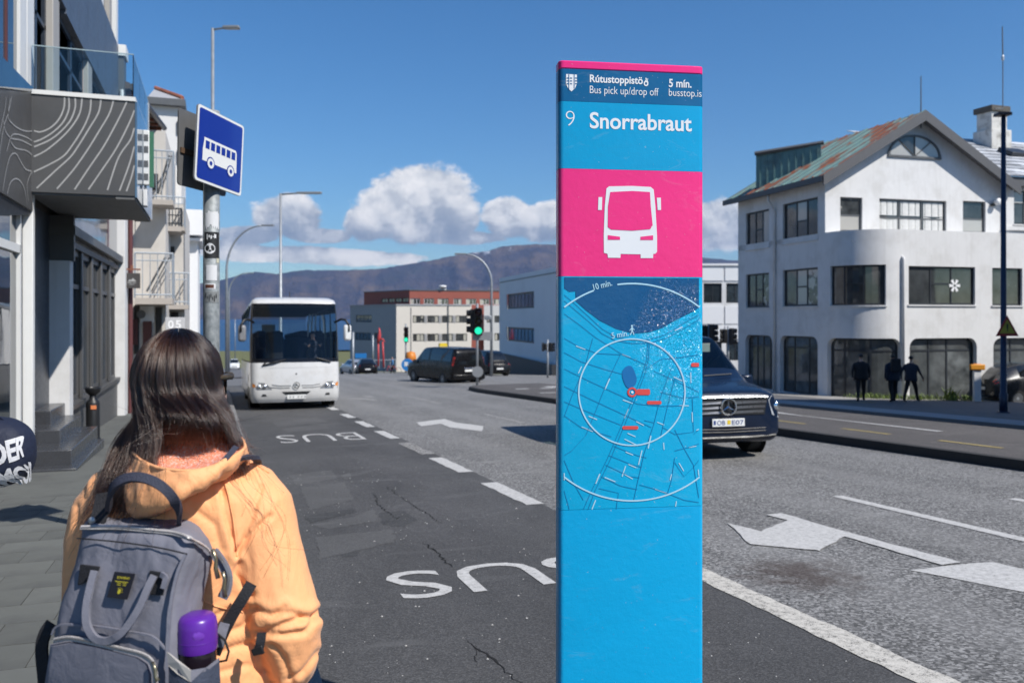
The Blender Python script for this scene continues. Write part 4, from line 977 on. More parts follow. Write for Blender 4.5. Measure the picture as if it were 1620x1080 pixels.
# upper storeys
MB().quad((XW, 12.55, 4.7), (XW, 2, 4.7), (XW, 2, 8.6), (XW, 12.55, 8.6)).build('curtain_glass', GLASSB, sh, world=True)
bw(MB().box(XW - .02, XW + .02, 11.9, 11.96, 4.7, 8.6), 'mullion', mat('maroon_pipe', (.1, .03, .03)))
for a, b in ((12.55, 12.95), (13.0, 13.45)): bw(MB().box(XW - .12, XW + .04, a, b, 4.72, 9), 'white_post', POSTW, .01)
bw(MB().box(XW - .30, XW - .2, 13.45, 24.5, 4.6, 9), 'back_wall', BROWNP)
z0, z1_ = 6.88, 8.76
yw = [13.5, 14.35, 15.1, 16.3, 17.6, 19.0, 20.4, 21.9, 23.2, 24.3]
for i, (a, b) in enumerate(zip(yw, yw[1:])):
    f = bw(MB().box(XW - .2, XW - .1, a, a + .07, 4.8, z0).box(XW - .2, XW - .1, b - .07, b, 4.8, z0).box(XW - .2, XW - .1, a, b, 6.2, 6.27).box(XW - .2, XW - .1, a, b, z0 - .1, z0), 'window', BLUEF)
    for zz in ((4.8, 6.2), (6.27, z0 - .1)): MB().quad((XW - .15, b - .07, zz[0]), (XW - .15, a + .07, zz[0]), (XW - .15, a + .07, zz[1]), (XW - .15, b - .07, zz[1])).build('pane', GLASSB, f, world=True)
for y in (15.1, 19.0, 21.9): bw(MB().box(XW - .19, XW + .0, y + .05, y + .62, 4.75, z0), 'post', POSTB, .01)
n = 6
for k in range(n):
    a, b = 16.3 + (24.45 - 16.3) * k / n, 16.3 + (24.45 - 16.3) * (k + 1) / n - .02
    bw(MB().box(XW - .3, XW + .02, a, b, z0, z1_), 'slate_panel', SLATEB)
bw(MB().box(XW - .3, XW + .02, 13.46, 16.28, 6.95, 12), 'slate_panel', SLATEB)
MB().quad((XW - .1, 24.4, z1_), (XW - .1, 16.3, z1_), (XW - .1, 16.3, 12), (XW - .1, 24.4, 12)).build('curtain_glass', GLASSB, sh, world=True)
for y, m_ in ((21.0, POSTW), (22.6, POSTB), (24.0, POSTW)): bw(MB().box(XW - .2, XW + .01, y, y + .45, z1_ + .01, 12), 'post', m_, .01)
p = PY(187, 90, 24.7); q = PY(200, 74, 24.7)
bw(MB().box(p.x - .3, q.x, 24.55, 25.2, p.z, q.z), 'balcony_beam', POSTW); bw(MB().box(p.x - .3, q.x - .05, 24.6, 25.2, 4.5, p.z), 'end_wall', GREYF)
bw(MB().tube([(q.x - .10, 24.56, p.z - .9), (q.x - .02, 24.6, 4.9)], .05, 6), 'brace', POSTW)
# entrance steps
st = thing('entrance_steps', 'dark slate entrance steps rising to the shop door beside the white column', 'steps', (-2.2, 13.6, HT(-2, 13.2)))
STEP = mat('polished_slate', (.05, .052, .058), .28, var=.2, scale=5, spec=.6)
g_ = HT(-2, 13)
for x1, ya, h in ((-1.76, 12.62, .05), (-1.86, 12.9, .26), (-2.10, 13.55, .46), (-2.34, 14.3, .66)):
    MB().box(-2.6, x1, ya, 15.55, g_ - .5, g_ + .12 + h).build('step', STEP, st, world=True, bevel=.012)
# black litter bollard, steel post
b0 = G(147, 706); lb = thing('litter_bollard', 'black ash bin bollard with forked top beside the grey shop front', 'bollard', (b0.x, b0.y, HT(b0.x, b0.y) + .12))
MB().lathe([(.13, 0), (.13, .03), (.115, .04), (.115, .66), (.10, .70), (.06, .74), (.055, .80)], 18).build('body', BLACKP, lb, angle=40)
MB().lathe([(.055, .80), (.12, .86), (.135, .93), (.12, .945), (.10, .90), (.03, .86)], 18).build('ash_bowl', BLACKP, lb, angle=40)
MB().box(-.02, .07, -.122, -.10, .56, .63).build('sticker', mat('orange_sticker', (.7, .22, .08), .5), lb)
for s_ in (-1, 1): MB().box(s_ * .10 - .02, s_ * .10 + .02, -.03, .03, .86, .96).build('fork', BLACKP, lb, bevel=.008)
b1 = G(127, 700); sp_ = thing('steel_post', 'short round-topped steel post beside the black ash bin', 'post', (b1.x, b1.y, HT(b1.x, b1.y) + .12))
MB().lathe([(.055, 0), (.055, .40), (.05, .44), (.03, .47), (.003, .48)], 14).build('tube', STEEL, sp_, angle=40); MB().lathe([(.09, 0), (.09, .02), (.06, .025)], 14).build('base_flange', STEEL, sp_)
# projecting shop sign on the canopy
p = PXp(230, 250, XR + .06); ps = thing('projecting_sign', 'narrow white and green sign projecting from the glass side of the canopy', 'sign', (XR + .03, p.y, p.z))
MB().box(0, .09, -.06, .06, -.42, .42).build('sign_box', [mat('sign_white', (.75, .75, .73), .4)], ps, bevel=.01); MB().box(.093, .15, -.05, .05, -.45, .40).build('edge_strip', mat('sign_green', (.05, .16, .09), .4), ps)
for z_ in (-.3, -.1, .12, .3): MB().box(.015, .075, -.066, -.06, z_ - .05, z_ + .05).build('emblem', GREYF, ps)
MB().box(.0, .06, -.1, .1, -.75, -.5).build('bracket_box', WHITE, ps, bevel=.01); MB().tube([(.03, 0, -.5), (.03, 0, -.42)], .02, 6).build('bracket', STEEL, ps)
# hanging sign
c0 = PY(208.5, 444, 23.6); hs_ = thing('hanging_sign', 'square dark hanging sign with white mountain emblem on a reddish wooden arm', 'sign', (c0.x, c0.y, c0.z))
k_ = c0.y / D(208, 444)[1] / F; hw_, hh_ = 12.3 * k_, 12 * k_
MB().box(-hw_, hw_, -.02, .02, -hh_, hh_).build('board', mat('dark_sign_board', (.055, .05, .048), .6), hs_, bevel=.006)
mb = MB(); mb.add([(-.09, -.024, -.02), (-.04, -.024, .04), (-.02, -.024, .01), (.03, -.024, .07), (.11, -.024, -.02)], [(0, 1, 2, 3, 4)]); mb.add([(-.10, -.024, -.06), (.10, -.024, -.06), (.10, -.024, -.045), (-.10, -.024, -.045)], [(0, 1, 2, 3)])
mb.add([(-.06, -.024, -.10), (.06, -.024, -.10), (.06, -.024, -.088), (-.06, -.024, -.088)], [(0, 1, 2, 3)]); mb.build('emblem', LINEW, hs_)
WOODR = mat('red_brown_wood', (.20, .07, .04), .6, var=.3, scale=10)
MB().box(-.2, .2, -.025, .025, hh_ + .08, hh_ + .115).box(-.03, .03, -.03, .03, hh_ + .06, hh_ + .2).build('arm', WOODR, hs_)
for s_ in (-1, 1): MB().tube([(s_ * .14, 0, hh_ - .01), (s_ * .14, 0, hh_ + .09)], .008, 5).build('hanger', STEEL, hs_)

# ---------------------------------------------------------------- beige house with balconies further down
BEIGE = mat('beige_render', (.56, .53, .49), .85, var=.08, scale=1.2, bump=.2, dirt=(.47, .44, .40), dscale=.7); LWHITE = mat('bright_render', (.72, .72, .72), .8, var=.05)
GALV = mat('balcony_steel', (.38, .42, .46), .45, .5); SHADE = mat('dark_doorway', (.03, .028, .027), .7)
bb = thing('balcony_house', 'beige house with steel balconies and a small red-tiled tower behind the shop building', 'building', (-2.4, 29, HT(-2, 29)))
def wb(mb, name, m, **k): return mb.build(name, m, bb, world=True, **k)
def wallY(px0, px1, py0, py1, Y, depth, m, name='wall', floor=None):
    a, b = PY(px0, py1, Y), PY(px1, py0, Y); return wb(MB().box(a.x, b.x, Y, Y + depth, floor if floor is not None else b.z if b.z < a.z else a.z, max(a.z, b.z)), name, m)
gf = HT(-2, 30) - .3
wallY(150, 262, 560, 200, 29.0, 8, BEIGE, floor=gf)
wallY(150, 292, 560, 318, 32.0, 6, BEIGE, floor=gf)
wallY(236, 287, 560, 152, 36.0, 5, mat('pale_tower_render', (.66, .65, .63), .85, var=.05, bump=.2), 'tower', floor=gf)
wallY(276, 313, 560, 380, 40.0, 5, LWHITE, floor=gf)
wallY(293, 320.5, 372, 331, 39.4, 5, LWHITE, 'bay'); wallY(294, 320, 381, 376, 39.6, 5, LWHITE, 'string_course')
wallY(292.5, 297, 500, 370, 35.9, .2, mat('ochre_strip', (.42, .24, .06), .7), 'ochre_pipe')
# hipped red tile roof on the tower
a, b = PY(234, 153, 35.8), PY(290, 156, 35.8); m0 = PY(243, 136, 37.5)
tl, tr = Vector((a.x, 35.8, a.z)), Vector((b.x, 35.8, a.z)); br_ = Vector((b.x, 41.3, a.z)); ap0, ap1 = Vector((m0.x, 38, m0.z)), Vector((m0.x, 40, m0.z))
TILE = mat('red_roof_tile', (.34, .115, .06), .75, var=.3, scale=8, rnd=.3); GREYROOF = mat('grey_roof_felt', (.36, .36, .37), .8)
wb(MB().poly([tl, tr, ap0]), 'roof_front', GREYROOF); wb(MB().poly([tr, br_, ap1, ap0]), 'roof_side', TILE)
for k in range(9):
    p, q = tr.lerp(ap0, (k + .5) / 9.5), tr.lerp(ap0, (k + 1.4) / 9.5); wb(MB().tube([p + Vector((.03, -.02, .03)), q + Vector((.03, -.02, .06))], .075, 6), 'ridge_tile', TILE)
wb(MB().box(a.x - .05, b.x + .08, 35.7, 41.3, a.z - .28, a.z - .02), 'cornice', GREYF)
for py in (192, 238, 430): 
    p = PY(284.5, py, 35.97); wb(MB().box(p.x - .10, p.x + .03, 35.92, 36.0, p.z - .5, p.z), 'window_slit', SHADE)
# raking eave of the nearer wing
e0, e1 = PY(206, 140, 24.9), PY(257, 205, 29.9); dv = Vector((-.9, 0, -.12))
mb = MB(); mb.add([e0, e1, e1 + dv, e0 + dv, e0 + Vector((0, 0, .14)), e1 + Vector((0, 0, .14)), e1 + dv + Vector((0, 0, .6)), e0 + dv + Vector((0, 0, .6))], [(0, 3, 2, 1), (0, 1, 5, 4), (4, 5, 6, 7), (0, 4, 7, 3)])
wb(mb, 'eave', mat('brown_soffit', (.09, .065, .05), .7)); wb(MB().tube([e0 + Vector((.05, 0, .05)), e1 + Vector((.05, 0, .05))], .09, 8), 'gutter', mat('dark_gutter', (.07, .07, .075), .4))
for k in range(8):
    p = e0.lerp(e1, (k + .5) / 8); wb(MB().box(p.x - .5, p.x + .02, p.y - .04, p.y + .04, p.z - .10, p.z - .01), 'rafter_end', WOODR)
wb(MB().box(-6, e0.x - .3, 24.85, 29, gf, e0.z - .1), 'wall', BEIGE)
def balcony(px0, px1, top, floor, Y, dep, slab=8, rail=GALV, bars=8, diag=False):
    a, b = PY(px0, floor, Y), PY(px1, top, Y); z0, z1 = a.z, b.z; x0, x1 = a.x, b.x; th = slab * Y / D(px0, floor)[1] / F
    s_ = wb(MB().box(x0, x1, Y, Y + dep, z0 - th, z0), 'balcony_slab', mat('concrete_slab', (.42, .38, .34), .85, var=.1, bump=.2))
    mb = MB()
    for zz, r in ((z1, .03), (z1 - .22, .02), (z0 + .1, .025)):
        mb.tube([(x0, Y + .05, zz), (x1, Y + .05, zz), (x1 - .03, Y + dep, zz)], r, 6)
    r_ = wb(mb, 'balcony_rail', rail)
    for i in range(bars + 1):
        x = x0 + (x1 - x0) * i / bars; MB().tube([(x, Y + .05, z0), (x, Y + .05, z1)], .03 if i in (0, bars) else .012, 5).build('bar', rail, r_, world=True)
    for i in range(1, 6):
        y = Y + .05 + (dep - .1) * i / 5; MB().tube([(x1 - .02, y, z0), (x1 - .02, y, z1)], .012, 5).build('bar', rail, r_, world=True)
    if diag:
        MB().tube([(x0 + (x1 - x0) * .3, Y + .25, z0 + .2), (x0 + (x1 - x0) * .8, Y + .25, z1 - .1)], .035, 6).build('bar', GREYF, r_, world=True)
        MB().tube([(x0 + (x1 - x0) * .42, Y + .3, z0 + .2), (x0 + (x1 - x0) * .9, Y + .3, z1 - .1)], .02, 6).build('bar', GREYF, r_, world=True)
balcony(213, 273, 401, 471, 27.6, 1.4, 10, bars=5, diag=True)
balcony(262, 298, 432, 482, 31.0, 1.0, 7, bars=5)
balcony(238, 274, 239, 315, 28.0, 1.2, 8, bars=4, diag=True)
balcony(254, 287, 330, 357, 30.4, 1.5, 8, rail=FRAME, bars=7); balcony(262, 292, 312, 358, 30.6, 1.2, 6, bars=3)
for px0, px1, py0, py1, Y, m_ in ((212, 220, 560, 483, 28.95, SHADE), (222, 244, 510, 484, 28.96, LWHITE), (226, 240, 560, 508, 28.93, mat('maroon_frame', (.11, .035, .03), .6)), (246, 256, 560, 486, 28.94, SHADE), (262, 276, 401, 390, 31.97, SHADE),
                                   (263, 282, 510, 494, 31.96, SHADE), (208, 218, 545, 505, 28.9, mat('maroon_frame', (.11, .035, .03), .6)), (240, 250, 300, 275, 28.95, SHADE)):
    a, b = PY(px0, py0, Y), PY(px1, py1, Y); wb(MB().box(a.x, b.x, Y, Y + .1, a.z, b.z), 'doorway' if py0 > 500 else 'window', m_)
a = PY(223, 497, 28.8); wb(MB().lathe([(.13, 0), (.13, .06), (.11, .08)], 14, c=(a.x, 28.78, a.z), axis='y'), 'round_vent', GREYF)
c0 = PY(277, 513, 27.2); k_ = c0.y / D(277, 513)[1] / F
ns_ = thing('number_sign', 'pale sign box with the number 05 above the house entrance', 'sign', tuple(c0))
MB().box(-14.5 * k_, 14.5 * k_, 0, .12, -11 * k_, 11 * k_).build('box', mat('pale_grey_sign', (.50, .50, .51), .5), ns_, bevel=.01)
for i, ch_ in enumerate('05'):
    mb = MB(); text_on(mb, ch_, ((-10.5 + 11 * i) * k_, -.004, -6.5 * k_), (1, 0, 0), (0, 0, 1), width=8.5 * k_, height=13 * k_, bold=.03); mb.build('digit', mat('digit_white', (.85, .85, .85), .5), ns_)
MB().tube([(0, .12, 0), (0, 1.9, .1)], .03, 6).build('bracket', GREYF, ns_)
# house added out of view on the right to throw shade on the pavement
sb = thing('added_shade_house', 'unseen tall grey house added on the right kerbside to shade the pavement', 'building', (20.6, 2, HT(20, 2)))
MB().box(0, 12, -18, 12.8, -1.5, 9.6).build('wall', mat('grey_render', (.4, .4, .4), .85), sb); MB().box(-.3, 12.3, -18.3, 13.1, 9.6, 9.9).build('roof', GREYF, sb)
# ================================================================== VEHICLES
def cr(p0, p1, p2, p3, t): return .5 * ((2 * p1) + (p2 - p0) * t + (2 * p0 - 5 * p1 + 4 * p2 - p3) * t * t + (3 * p1 - p0 - 3 * p2 + p3) * t ** 3)
class Shell:
    """Car body skinned over cross sections; front at y=0 looking along -y. Windows are cells of the same skin, kept as parts of their own."""
    def __init__(s, secs, nv=5, nu=4, tension=.55):
        ctl = []
        for y, zb, w, zk, wt, zt in secs:
            ctl.append(np.array([(0, y, zb), (w * .86, y, zb), (w, y, zb + .13), (w, y, zk), (wt, y, zt - .075), (wt * .72, y, zt - .012), (0, y, zt)], float))
        s.K = 7; s.nu = nu; s.nv = nv; ctl = np.array(ctl)
        def refine(a, n, ax):
            a = np.moveaxis(a, ax, 0); out = []
            for i in range(len(a) - 1):
                p0, p1, p2, p3 = a[max(0, i - 1)], a[i], a[i + 1], a[min(len(a) - 1, i + 2)]
                for k in range(n):
                    t = k / n; c = cr(p0, p1, p2, p3, t); l = p1 * (1 - t) + p2 * t; out.append(c * tension + l * (1 - tension))
            out.append(a[-1]); return np.moveaxis(np.array(out), 0, ax)
        g = refine(ctl, nv, 0); g = refine(g, nu, 1); s.g = g                     # [along, half ring, xyz]
        mir = g[:, ::-1].copy(); mir[..., 0] *= -1; s.full = np.concatenate([g, mir[:, 1:]], 1)
        s.NU = g.shape[1] - 1
    def parts(s, wins):
        """wins: dict name -> (v0, v1, u0, u1, side) in control indices; side 'c' across the middle, 'l'/'r' one flank."""
        NV, NR = s.full.shape[0] - 1, s.full.shape[1] - 1; own = {}
        for nm, (v0, v1, u0, u1, sd) in wins.items():
            for i in range(round(v0 * s.nv), round(v1 * s.nv)):
                for j in range(round(u0 * s.nu), round(u1 * s.nu)):
                    if sd in 'cr': own[(i, j)] = nm
                    if sd in 'cl': own[(i, NR - 1 - j)] = nm
        V = s.full.reshape(-1, 3); body = []; out = {}
        for i in range(NV):
            for j in range(NR):
                f = (i * (NR + 1) + j, (i + 1) * (NR + 1) + j, (i + 1) * (NR + 1) + j + 1, i * (NR + 1) + j + 1)
                nm = own.get((i, j)); (body if nm is None else out.setdefault(nm, [])).append(f)
        n1 = NR + 1
        body.append(tuple(range(n1))); body.append(tuple(range(NV * n1 + NR, NV * n1 - 1, -1)))
        def sub(fs):
            used = sorted(set(i for f in fs for i in f)); mp = {a: b for b, a in enumerate(used)}
            mb = MB(); mb.add([tuple(V[i]) for i in used], [tuple(mp[i] for i in f) for f in fs]); return mb
        return sub(body), {k: sub(v) for k, v in out.items()}
    def pt(s, v, u, off=0., side=1):
        i = min(v * s.nv, s.g.shape[0] - 1.001); j = min(u * s.nu, s.g.shape[1] - 1.001); a, b = int(i), int(j); fi, fj = i - a, j - b; g = s.g
        p = (g[a, b] * (1 - fj) + g[a, b + 1] * fj) * (1 - fi) + (g[a + 1, b] * (1 - fj) + g[a + 1, b + 1] * fj) * fi
        du = g[a, b + 1] - g[a, b]; dv = g[a + 1, b] - g[a, b]; n = np.cross(dv, du); n = n / (np.linalg.norm(n) + 1e-9)
        if n[0] < 0 and abs(n[0]) > .3: n = -n
        p = p + n * off; return Vector((p[0] * side, p[1], p[2]))
def wheel(root, x, y, r, w, side, rim, label=None):
    o = thing('wheel', None, None, (x, y, r)); o.parent = root
    MB().lathe([(r * .60, -w / 2), (r * .93, -w / 2), (r, -w * .36), (r, w * .36), (r * .93, w / 2), (r * .60, w / 2)], 26, axis='x', cap=False).build('tyre', RUBBER, o, angle=50)
    mb = MB(); xo = w / 2 * side
    mb.lathe([(r * .62, xo), (r * .60, xo * .8), (.02, xo * .72)], 26, axis='x')
    mb.build('rim', GREYF, o, angle=40)
    m2 = MB()
    for k in range(5):
        q = 2 * math.pi * k / 5; c, s_ = math.cos(q), math.sin(q); a = Vector((xo * .95, c * r * .60, s_ * r * .60)); b = Vector((xo * .9, c * r * .12, s_ * r * .12)); t_ = Vector((0, -s_, c)) * r * .10
        m2.add([a - t_ * 1.25, a + t_ * 1.25, b + t_, b - t_, a - t_ * 1.25 - Vector((xo * .3, 0, 0)), a + t_ * 1.25 - Vector((xo * .3, 0, 0)), b + t_ - Vector((xo * .3, 0, 0)), b - t_ - Vector((xo * .3, 0, 0))], [(0, 1, 2, 3), (4, 7, 6, 5), (0, 4, 5, 1), (1, 5, 6, 2), (2, 6, 7, 3), (3, 7, 4, 0)])
    m2.lathe([(r * .62, xo * .93), (r * .62, xo), (r * .56, xo), (r * .56, xo * .9)], 26, axis='x', cap=False); m2.lathe([(r * .16, xo * .7), (r * .16, xo), (.01, xo * 1.02)], 12, axis='x', cap=False)
    m2.build('spokes', rim, o, angle=30); return o
def star(root, c, r, m, name='star_emblem'):                       # three-pointed star in a ring, facing -y
    mb = MB(); n = 22
    mb.loft([[Vector((c[0] + (r + math.cos(b) * r * .11) * math.cos(a), c[1] + math.sin(b) * r * .12, c[2] + (r + math.cos(b) * r * .11) * math.sin(a))) for b in [2 * math.pi * k / 6 for k in range(6)]] for a in [2 * math.pi * j / n for j in range(n + 1)]], cap=False)
    for k in range(3):
        q = math.pi / 2 + k * 2 * math.pi / 3; t_ = Vector((math.cos(q), 0, math.sin(q))); s_ = Vector((-math.sin(q), 0, math.cos(q))); C0 = Vector(c)
        mb.add([C0 + t_ * r, C0 + s_ * r * .16 + t_ * r * .1, C0 - s_ * r * .16 + t_ * r * .1, C0 + Vector((0, -r * .18, 0)), C0 - t_ * r * .05 + s_ * r * .1], [(0, 3, 1), (0, 2, 3)])
    return mb.build(name, m, root)
LAMPG = mat('headlamp_glass', (.55, .58, .62), .08, .3, var=.5, scale=14, spec=.9); LAMPR = mat('tail_lamp_red', (.35, .012, .012), .2); AMBER = mat('amber_lens', (.65, .22, .03), .25)
PLATE = mat('plate_white', (.74, .74, .72), .45, var=.03); PLATEB = mat('plate_blue', (.02, .05, .20), .4); YEL = mat('taxi_yellow', (.72, .52, .03), .4, var=.05)
WSCREEN = glass('windscreen_glass', (.70, .82, .80), 1.0); TINT = pane_mat('tinted_car_glass', (.012, .014, .016), rough=.03, spec=.7, rnd=.1)
CABIN = mat('dark_cabin_trim', (.02, .02, .022), .75); SEATM = mat('grey_seat_fabric', (.06, .062, .07), .9)
def plate(root, c, w, h, txt, mark=True, rot=None):
    pl_ = MB().box(c[0] - w / 2, c[0] + w / 2, c[1] - .01, c[1], c[2] - h / 2, c[2] + h / 2).build('number_plate', PLATE, root, bevel=.004)
    y = c[1] - .0135
    if txt:
        cells = txt.split('*'); mb = MB(); text_on(mb, cells[0], (c[0] - w * .36, y, c[2] - h * .30), (1, 0, 0), (0, 0, 1), width=w * .25, height=h * .58); text_on(mb, cells[1], (c[0] + w * .10, y, c[2] - h * .30), (1, 0, 0), (0, 0, 1), width=w * .36, height=h * .58); mb.build('plate_characters', PLATEB, pl_)
        MB().quad((c[0] - .022, y, c[2] - .025), (c[0] + .03, y, c[2] - .025), (c[0] + .03, y, c[2] + .035), (c[0] - .022, y, c[2] + .035)).build('plate_mark', YEL, pl_)
        MB().quad((c[0] - w * .46, y, c[2] - h * .25), (c[0] - w * .40, y, c[2] - h * .25), (c[0] - w * .40, y, c[2] + h * .28), (c[0] - w * .46, y, c[2] + h * .28)).build('plate_mark', PLATEB, pl_)
    return pl_
# ---------------------------------------------------------------- people carriers
def van(name, label, cat, loc, rz, paint, txt=None, clear=True, group=None, seen='front'):
    t_ = thing(name, label, cat, loc, rz, group)
    S = Shell([(0, .34, .72, .60, .66, .90), (.07, .27, .87, .66, .80, 1.00), (.28, .23, .945, .74, .86, 1.06), (.62, .22, .965, .88, .87, 1.12), (.98, .22, .965, .98, .86, 1.19), (1.78, .22, .965, 1.03, .775, 1.80), (2.05, .22, .965, 1.04, .77, 1.86),
               (2.75, .22, .965, 1.04, .77, 1.90), (3.9, .22, .965, 1.04, .77, 1.90), (4.9, .25, .96, 1.04, .76, 1.88), (5.06, .32, .94, 1.03, .74, 1.80), (5.14, .40, .90, 1.0, .70, 1.68)], 4, 4)
    wins = {'windscreen': (4.2, 5.2, 4.15, 6, 'c'), 'front_window_a': (5.1, 6.7, 3.2, 4.0, 'l'), 'front_window_b': (5.1, 6.7, 3.2, 4.0, 'r'), 'middle_window_a': (7.0, 8.0, 3.2, 4.0, 'l'), 'middle_window_b': (7.0, 8.0, 3.2, 4.0, 'r'),
            'rear_window_a': (8.1, 8.9, 3.2, 4.0, 'l'), 'rear_window_b': (8.1, 8.9, 3.2, 4.0, 'r')}
    body, w = S.parts(wins); body.build('body', [paint], t_, angle=50)
    for k, mb in w.items():
        nm = 'windscreen' if k == 'windscreen' else 'side_window'
        mb.build(nm, WSCREEN if (clear and (k == 'windscreen' or k.startswith('front'))) else TINT, t_, smooth=True)
    # rear glass
    MB().slab([(x, y, z) for x, y, z in ((-.66, 5.15, 1.08), (.66, 5.15, 1.08), (.62, 5.115, 1.66), (-.62, 5.115, 1.66))][::-1], (0, .99, .05), .01).build('rear_screen', TINT, t_)
    for sx in (-1, 1):
        for y in (.96, 4.16):
            MB().lathe([(.0, .958 * sx), (.395, .962 * sx), (.41, .972 * sx), (.365, .975 * sx), (.36, .955 * sx)], 24, c=(0, y, .34), axis='x', cap=False).build('wheel_arch', BLACKP, t_)
            wheel(t_, sx * .875, y, .335, .215, sx, STEEL)
        # head lamp as a curved patch of the flank front
        vs = [S.pt(v, u, .006, sx) for v, u in ((.15, 3.2), (1.0, 2.75), (1.9, 2.9), (2.6, 3.62), (1.7, 4.1), (.9, 4.15), (.3, 4.1))]
        MB().poly(vs if sx < 0 else vs[::-1]).build('headlight', LAMPG, t_)
        a = S.pt(1.0, 3.4, .010, sx); MB().lathe([(.055, -.012), (.045, -.02), (.0, -.022)], 14, c=(a.x * .98, a.y - .01, a.z), axis='y', cap=False).build('lamp_lens', CHROME, t_, smooth=True)
        # mirrors
        mm = MB(); mm.box(sx * .96 if sx > 0 else -1.17, 1.17 if sx > 0 else -.96, 1.28, 1.40, 1.02, 1.20); mm.build('wing_mirror', paint, t_, bevel=.035)
        MB().box(sx * 1.0 if sx > 0 else -1.15, 1.15 if sx > 0 else -1.0, 1.405, 1.412, 1.05, 1.18).build('mirror_glass', CHROME, t_)
        # tail lamps, fog lamps
        mb = MB(); mb.slab([S.pt(9.95, 3.0, .008, sx), S.pt(10.9, 3.05, .008, sx), S.pt(10.9, 3.7, .008, sx), S.pt(9.95, 3.6, .008, sx)][::(1 if sx > 0 else -1)], (sx * .7, .7, 0), .02); mb.build('tail_lamp', LAMPR, t_)
        MB().lathe([(.045, -.01), (.04, -.016), (.0, -.016)], 12, c=(sx * .70, .045, .40), axis='y', cap=False).build('fog_lamp', LAMPG, t_)
        MB().tube([(sx * .98, 3.0, .95), (sx * .98, 3.2, .95)], .015, 6).build('door_handle', paint, t_); MB().tube([(sx * .98, 2.5, .95), (sx * .98, 2.68, .95)], .015, 6).build('door_handle', paint, t_)
        MB().box(sx * .966 - .006, sx * .966 + .006, 2.74, 2.755, .35, 1.04).build('door_gap', BLACKP, t_)
    # grille with slats, star, intake
    g = MB(); g.slab([(-.60, -.012, .66), (.60, -.012, .66), (.66, -.004, .90), (-.66, -.004, .90)], (0, -1, 0), .03); g.build('grille', BLACKP, t_)
    SLM = mat('grey_grille_slat', (.20, .20, .21), .3, .7)
    for z, w_ in ((.70, .585), (.77, .61), (.84, .635)):
        for sx in (-1, 1): MB().slab([(sx * .10 if sx > 0 else -w_, -.03, z - .022), (w_ if sx > 0 else -.10, -.012 if sx > 0 else -.03, z - .012), (w_ if sx > 0 else -.10, -.02, z + .022), (sx * .10 if sx > 0 else -w_, -.03, z + .018)], (0, -1, 0), .02).build('grille_slat', SLM, t_)
    MB().tube([(-.66, -.012, .915), (0, -.025, .925), (.66, -.012, .915)], .012, 6).build('chrome_strip', CHROME, t_)
    star(t_, (0, -.05, .785), .118, CHROME)
    MB().slab([(-.62, .012, .37), (.62, .012, .37), (.66, .012, .50), (-.66, .012, .50)], (0, -1, 0), .03).build('lower_intake', BLACKP, t_)
    for z in (.42, .46): MB().tube([(-.62, .0, z), (0, -.012, z - .01), (.62, .0, z)], .008, 5).build('intake_slat', BLACKP, t_)
    MB().tube([(-.80, .04, .345), (-.4, -.01, .33), (.4, -.01, .33), (.80, .04, .345)], .022, 6).build('lip', BLACKP, t_)
    plate(t_, (0, -.028, .555), .52, .115, txt)
    plate(t_, (0, 5.17, .78), .50, .11, None); MB().tube([(-.3, 5.17, .90), (.3, 5.17, .90)], .015, 6).build('chrome_strip', CHROME, t_)
    mb = MB(); mb.add([S.pt(9.6, 1.2, 0, 1), S.pt(9.6, 1.2, 0, -1)], []); 
    MB().box(-.9, .9, 5.02, 5.19, .34, .60).build('rear_bumper', paint, t_, bevel=.04)
    for a, b in (((.10, .93, 1.205), (.62, 1.00, 1.225)), ((-.62, .95, 1.205), (-.12, 1.0, 1.23))): MB().tube([a, b], .010, 5).build('wiper', BLACKP, t_)
    # cabin
    MB().box(-.84, .84, 1.0, 1.42, .55, 1.10).build('dashboard', CABIN, t_, bevel=.05); MB().box(-.88, .88, 1.05, 4.95, .30, .42).build('cabin_floor', CABIN, t_)
    for sx in (-1, 1):
        MB().box(sx * .42 - .25, sx * .42 + .25, 1.78, 2.25, .45, .78).box(sx * .42 - .24, sx * .42 + .24, 2.2, 2.36, .75, 1.32).box(sx * .42 - .13, sx * .42 + .13, 2.22, 2.32, 1.35, 1.55).build('seat', SEATM, t_, bevel=.05)
    MB().lathe([(.19, -.012), (.20, 0), (.19, .012), (.175, 0)], 20, c=(.42, 1.55, 1.02), axis='y', cap=False).build('steering_wheel', BLACKP, t_, smooth=True)
    MB().box(-.74, .74, 2.8, 2.86, .42, 1.25).build('partition', CABIN, t_); MB().box(-.13, .13, 1.62, 1.65, 1.56, 1.64).build('inside_mirror', BLACKP, t_, bevel=.01)
    MB().box(.2, .6, 1.68, 1.70, 1.58, 1.72).build('sun_visor', mat('pale_headlining', (.45, .44, .41), .9), t_)
    MB().quad((-.2, 1.33, 1.105), (.16, 1.33, 1.105), (.16, 1.2, 1.106), (-.2, 1.2, 1.106)).build('dashboard_card', YEL, t_)
    return t_
VANP = mat('dark_blue_van_paint', (.006, .014, .036), .30, .1, var=.1, scale=2, coat=.3, spec=.3); VANB = mat('black_van_paint', (.007, .007, .008), .28, .0, var=.1, scale=2, coat=.15, spec=.2)
vx, vy = 7.06, 10.75
van('minibus_taxi', 'dark blue people carrier with three-pointed star facing us behind the blue pylon', 'van', (vx, vy, HT(vx, vy)), R(-5), VANP, 'OB*E07').rotation_euler.x = -math.atan(SLOPE)
def hd(px, d, ang): p = P(px, HY, d); return (p.x, p.y, HT(p.x, p.y)), math.pi + R(ang)
l_, r_ = hd(667, 46.4, 14); bv = van('minibus_taxi', 'black people carrier with yellow roof sign turning away at the crossing', 'van', l_, r_, VANB, None, clear=False)
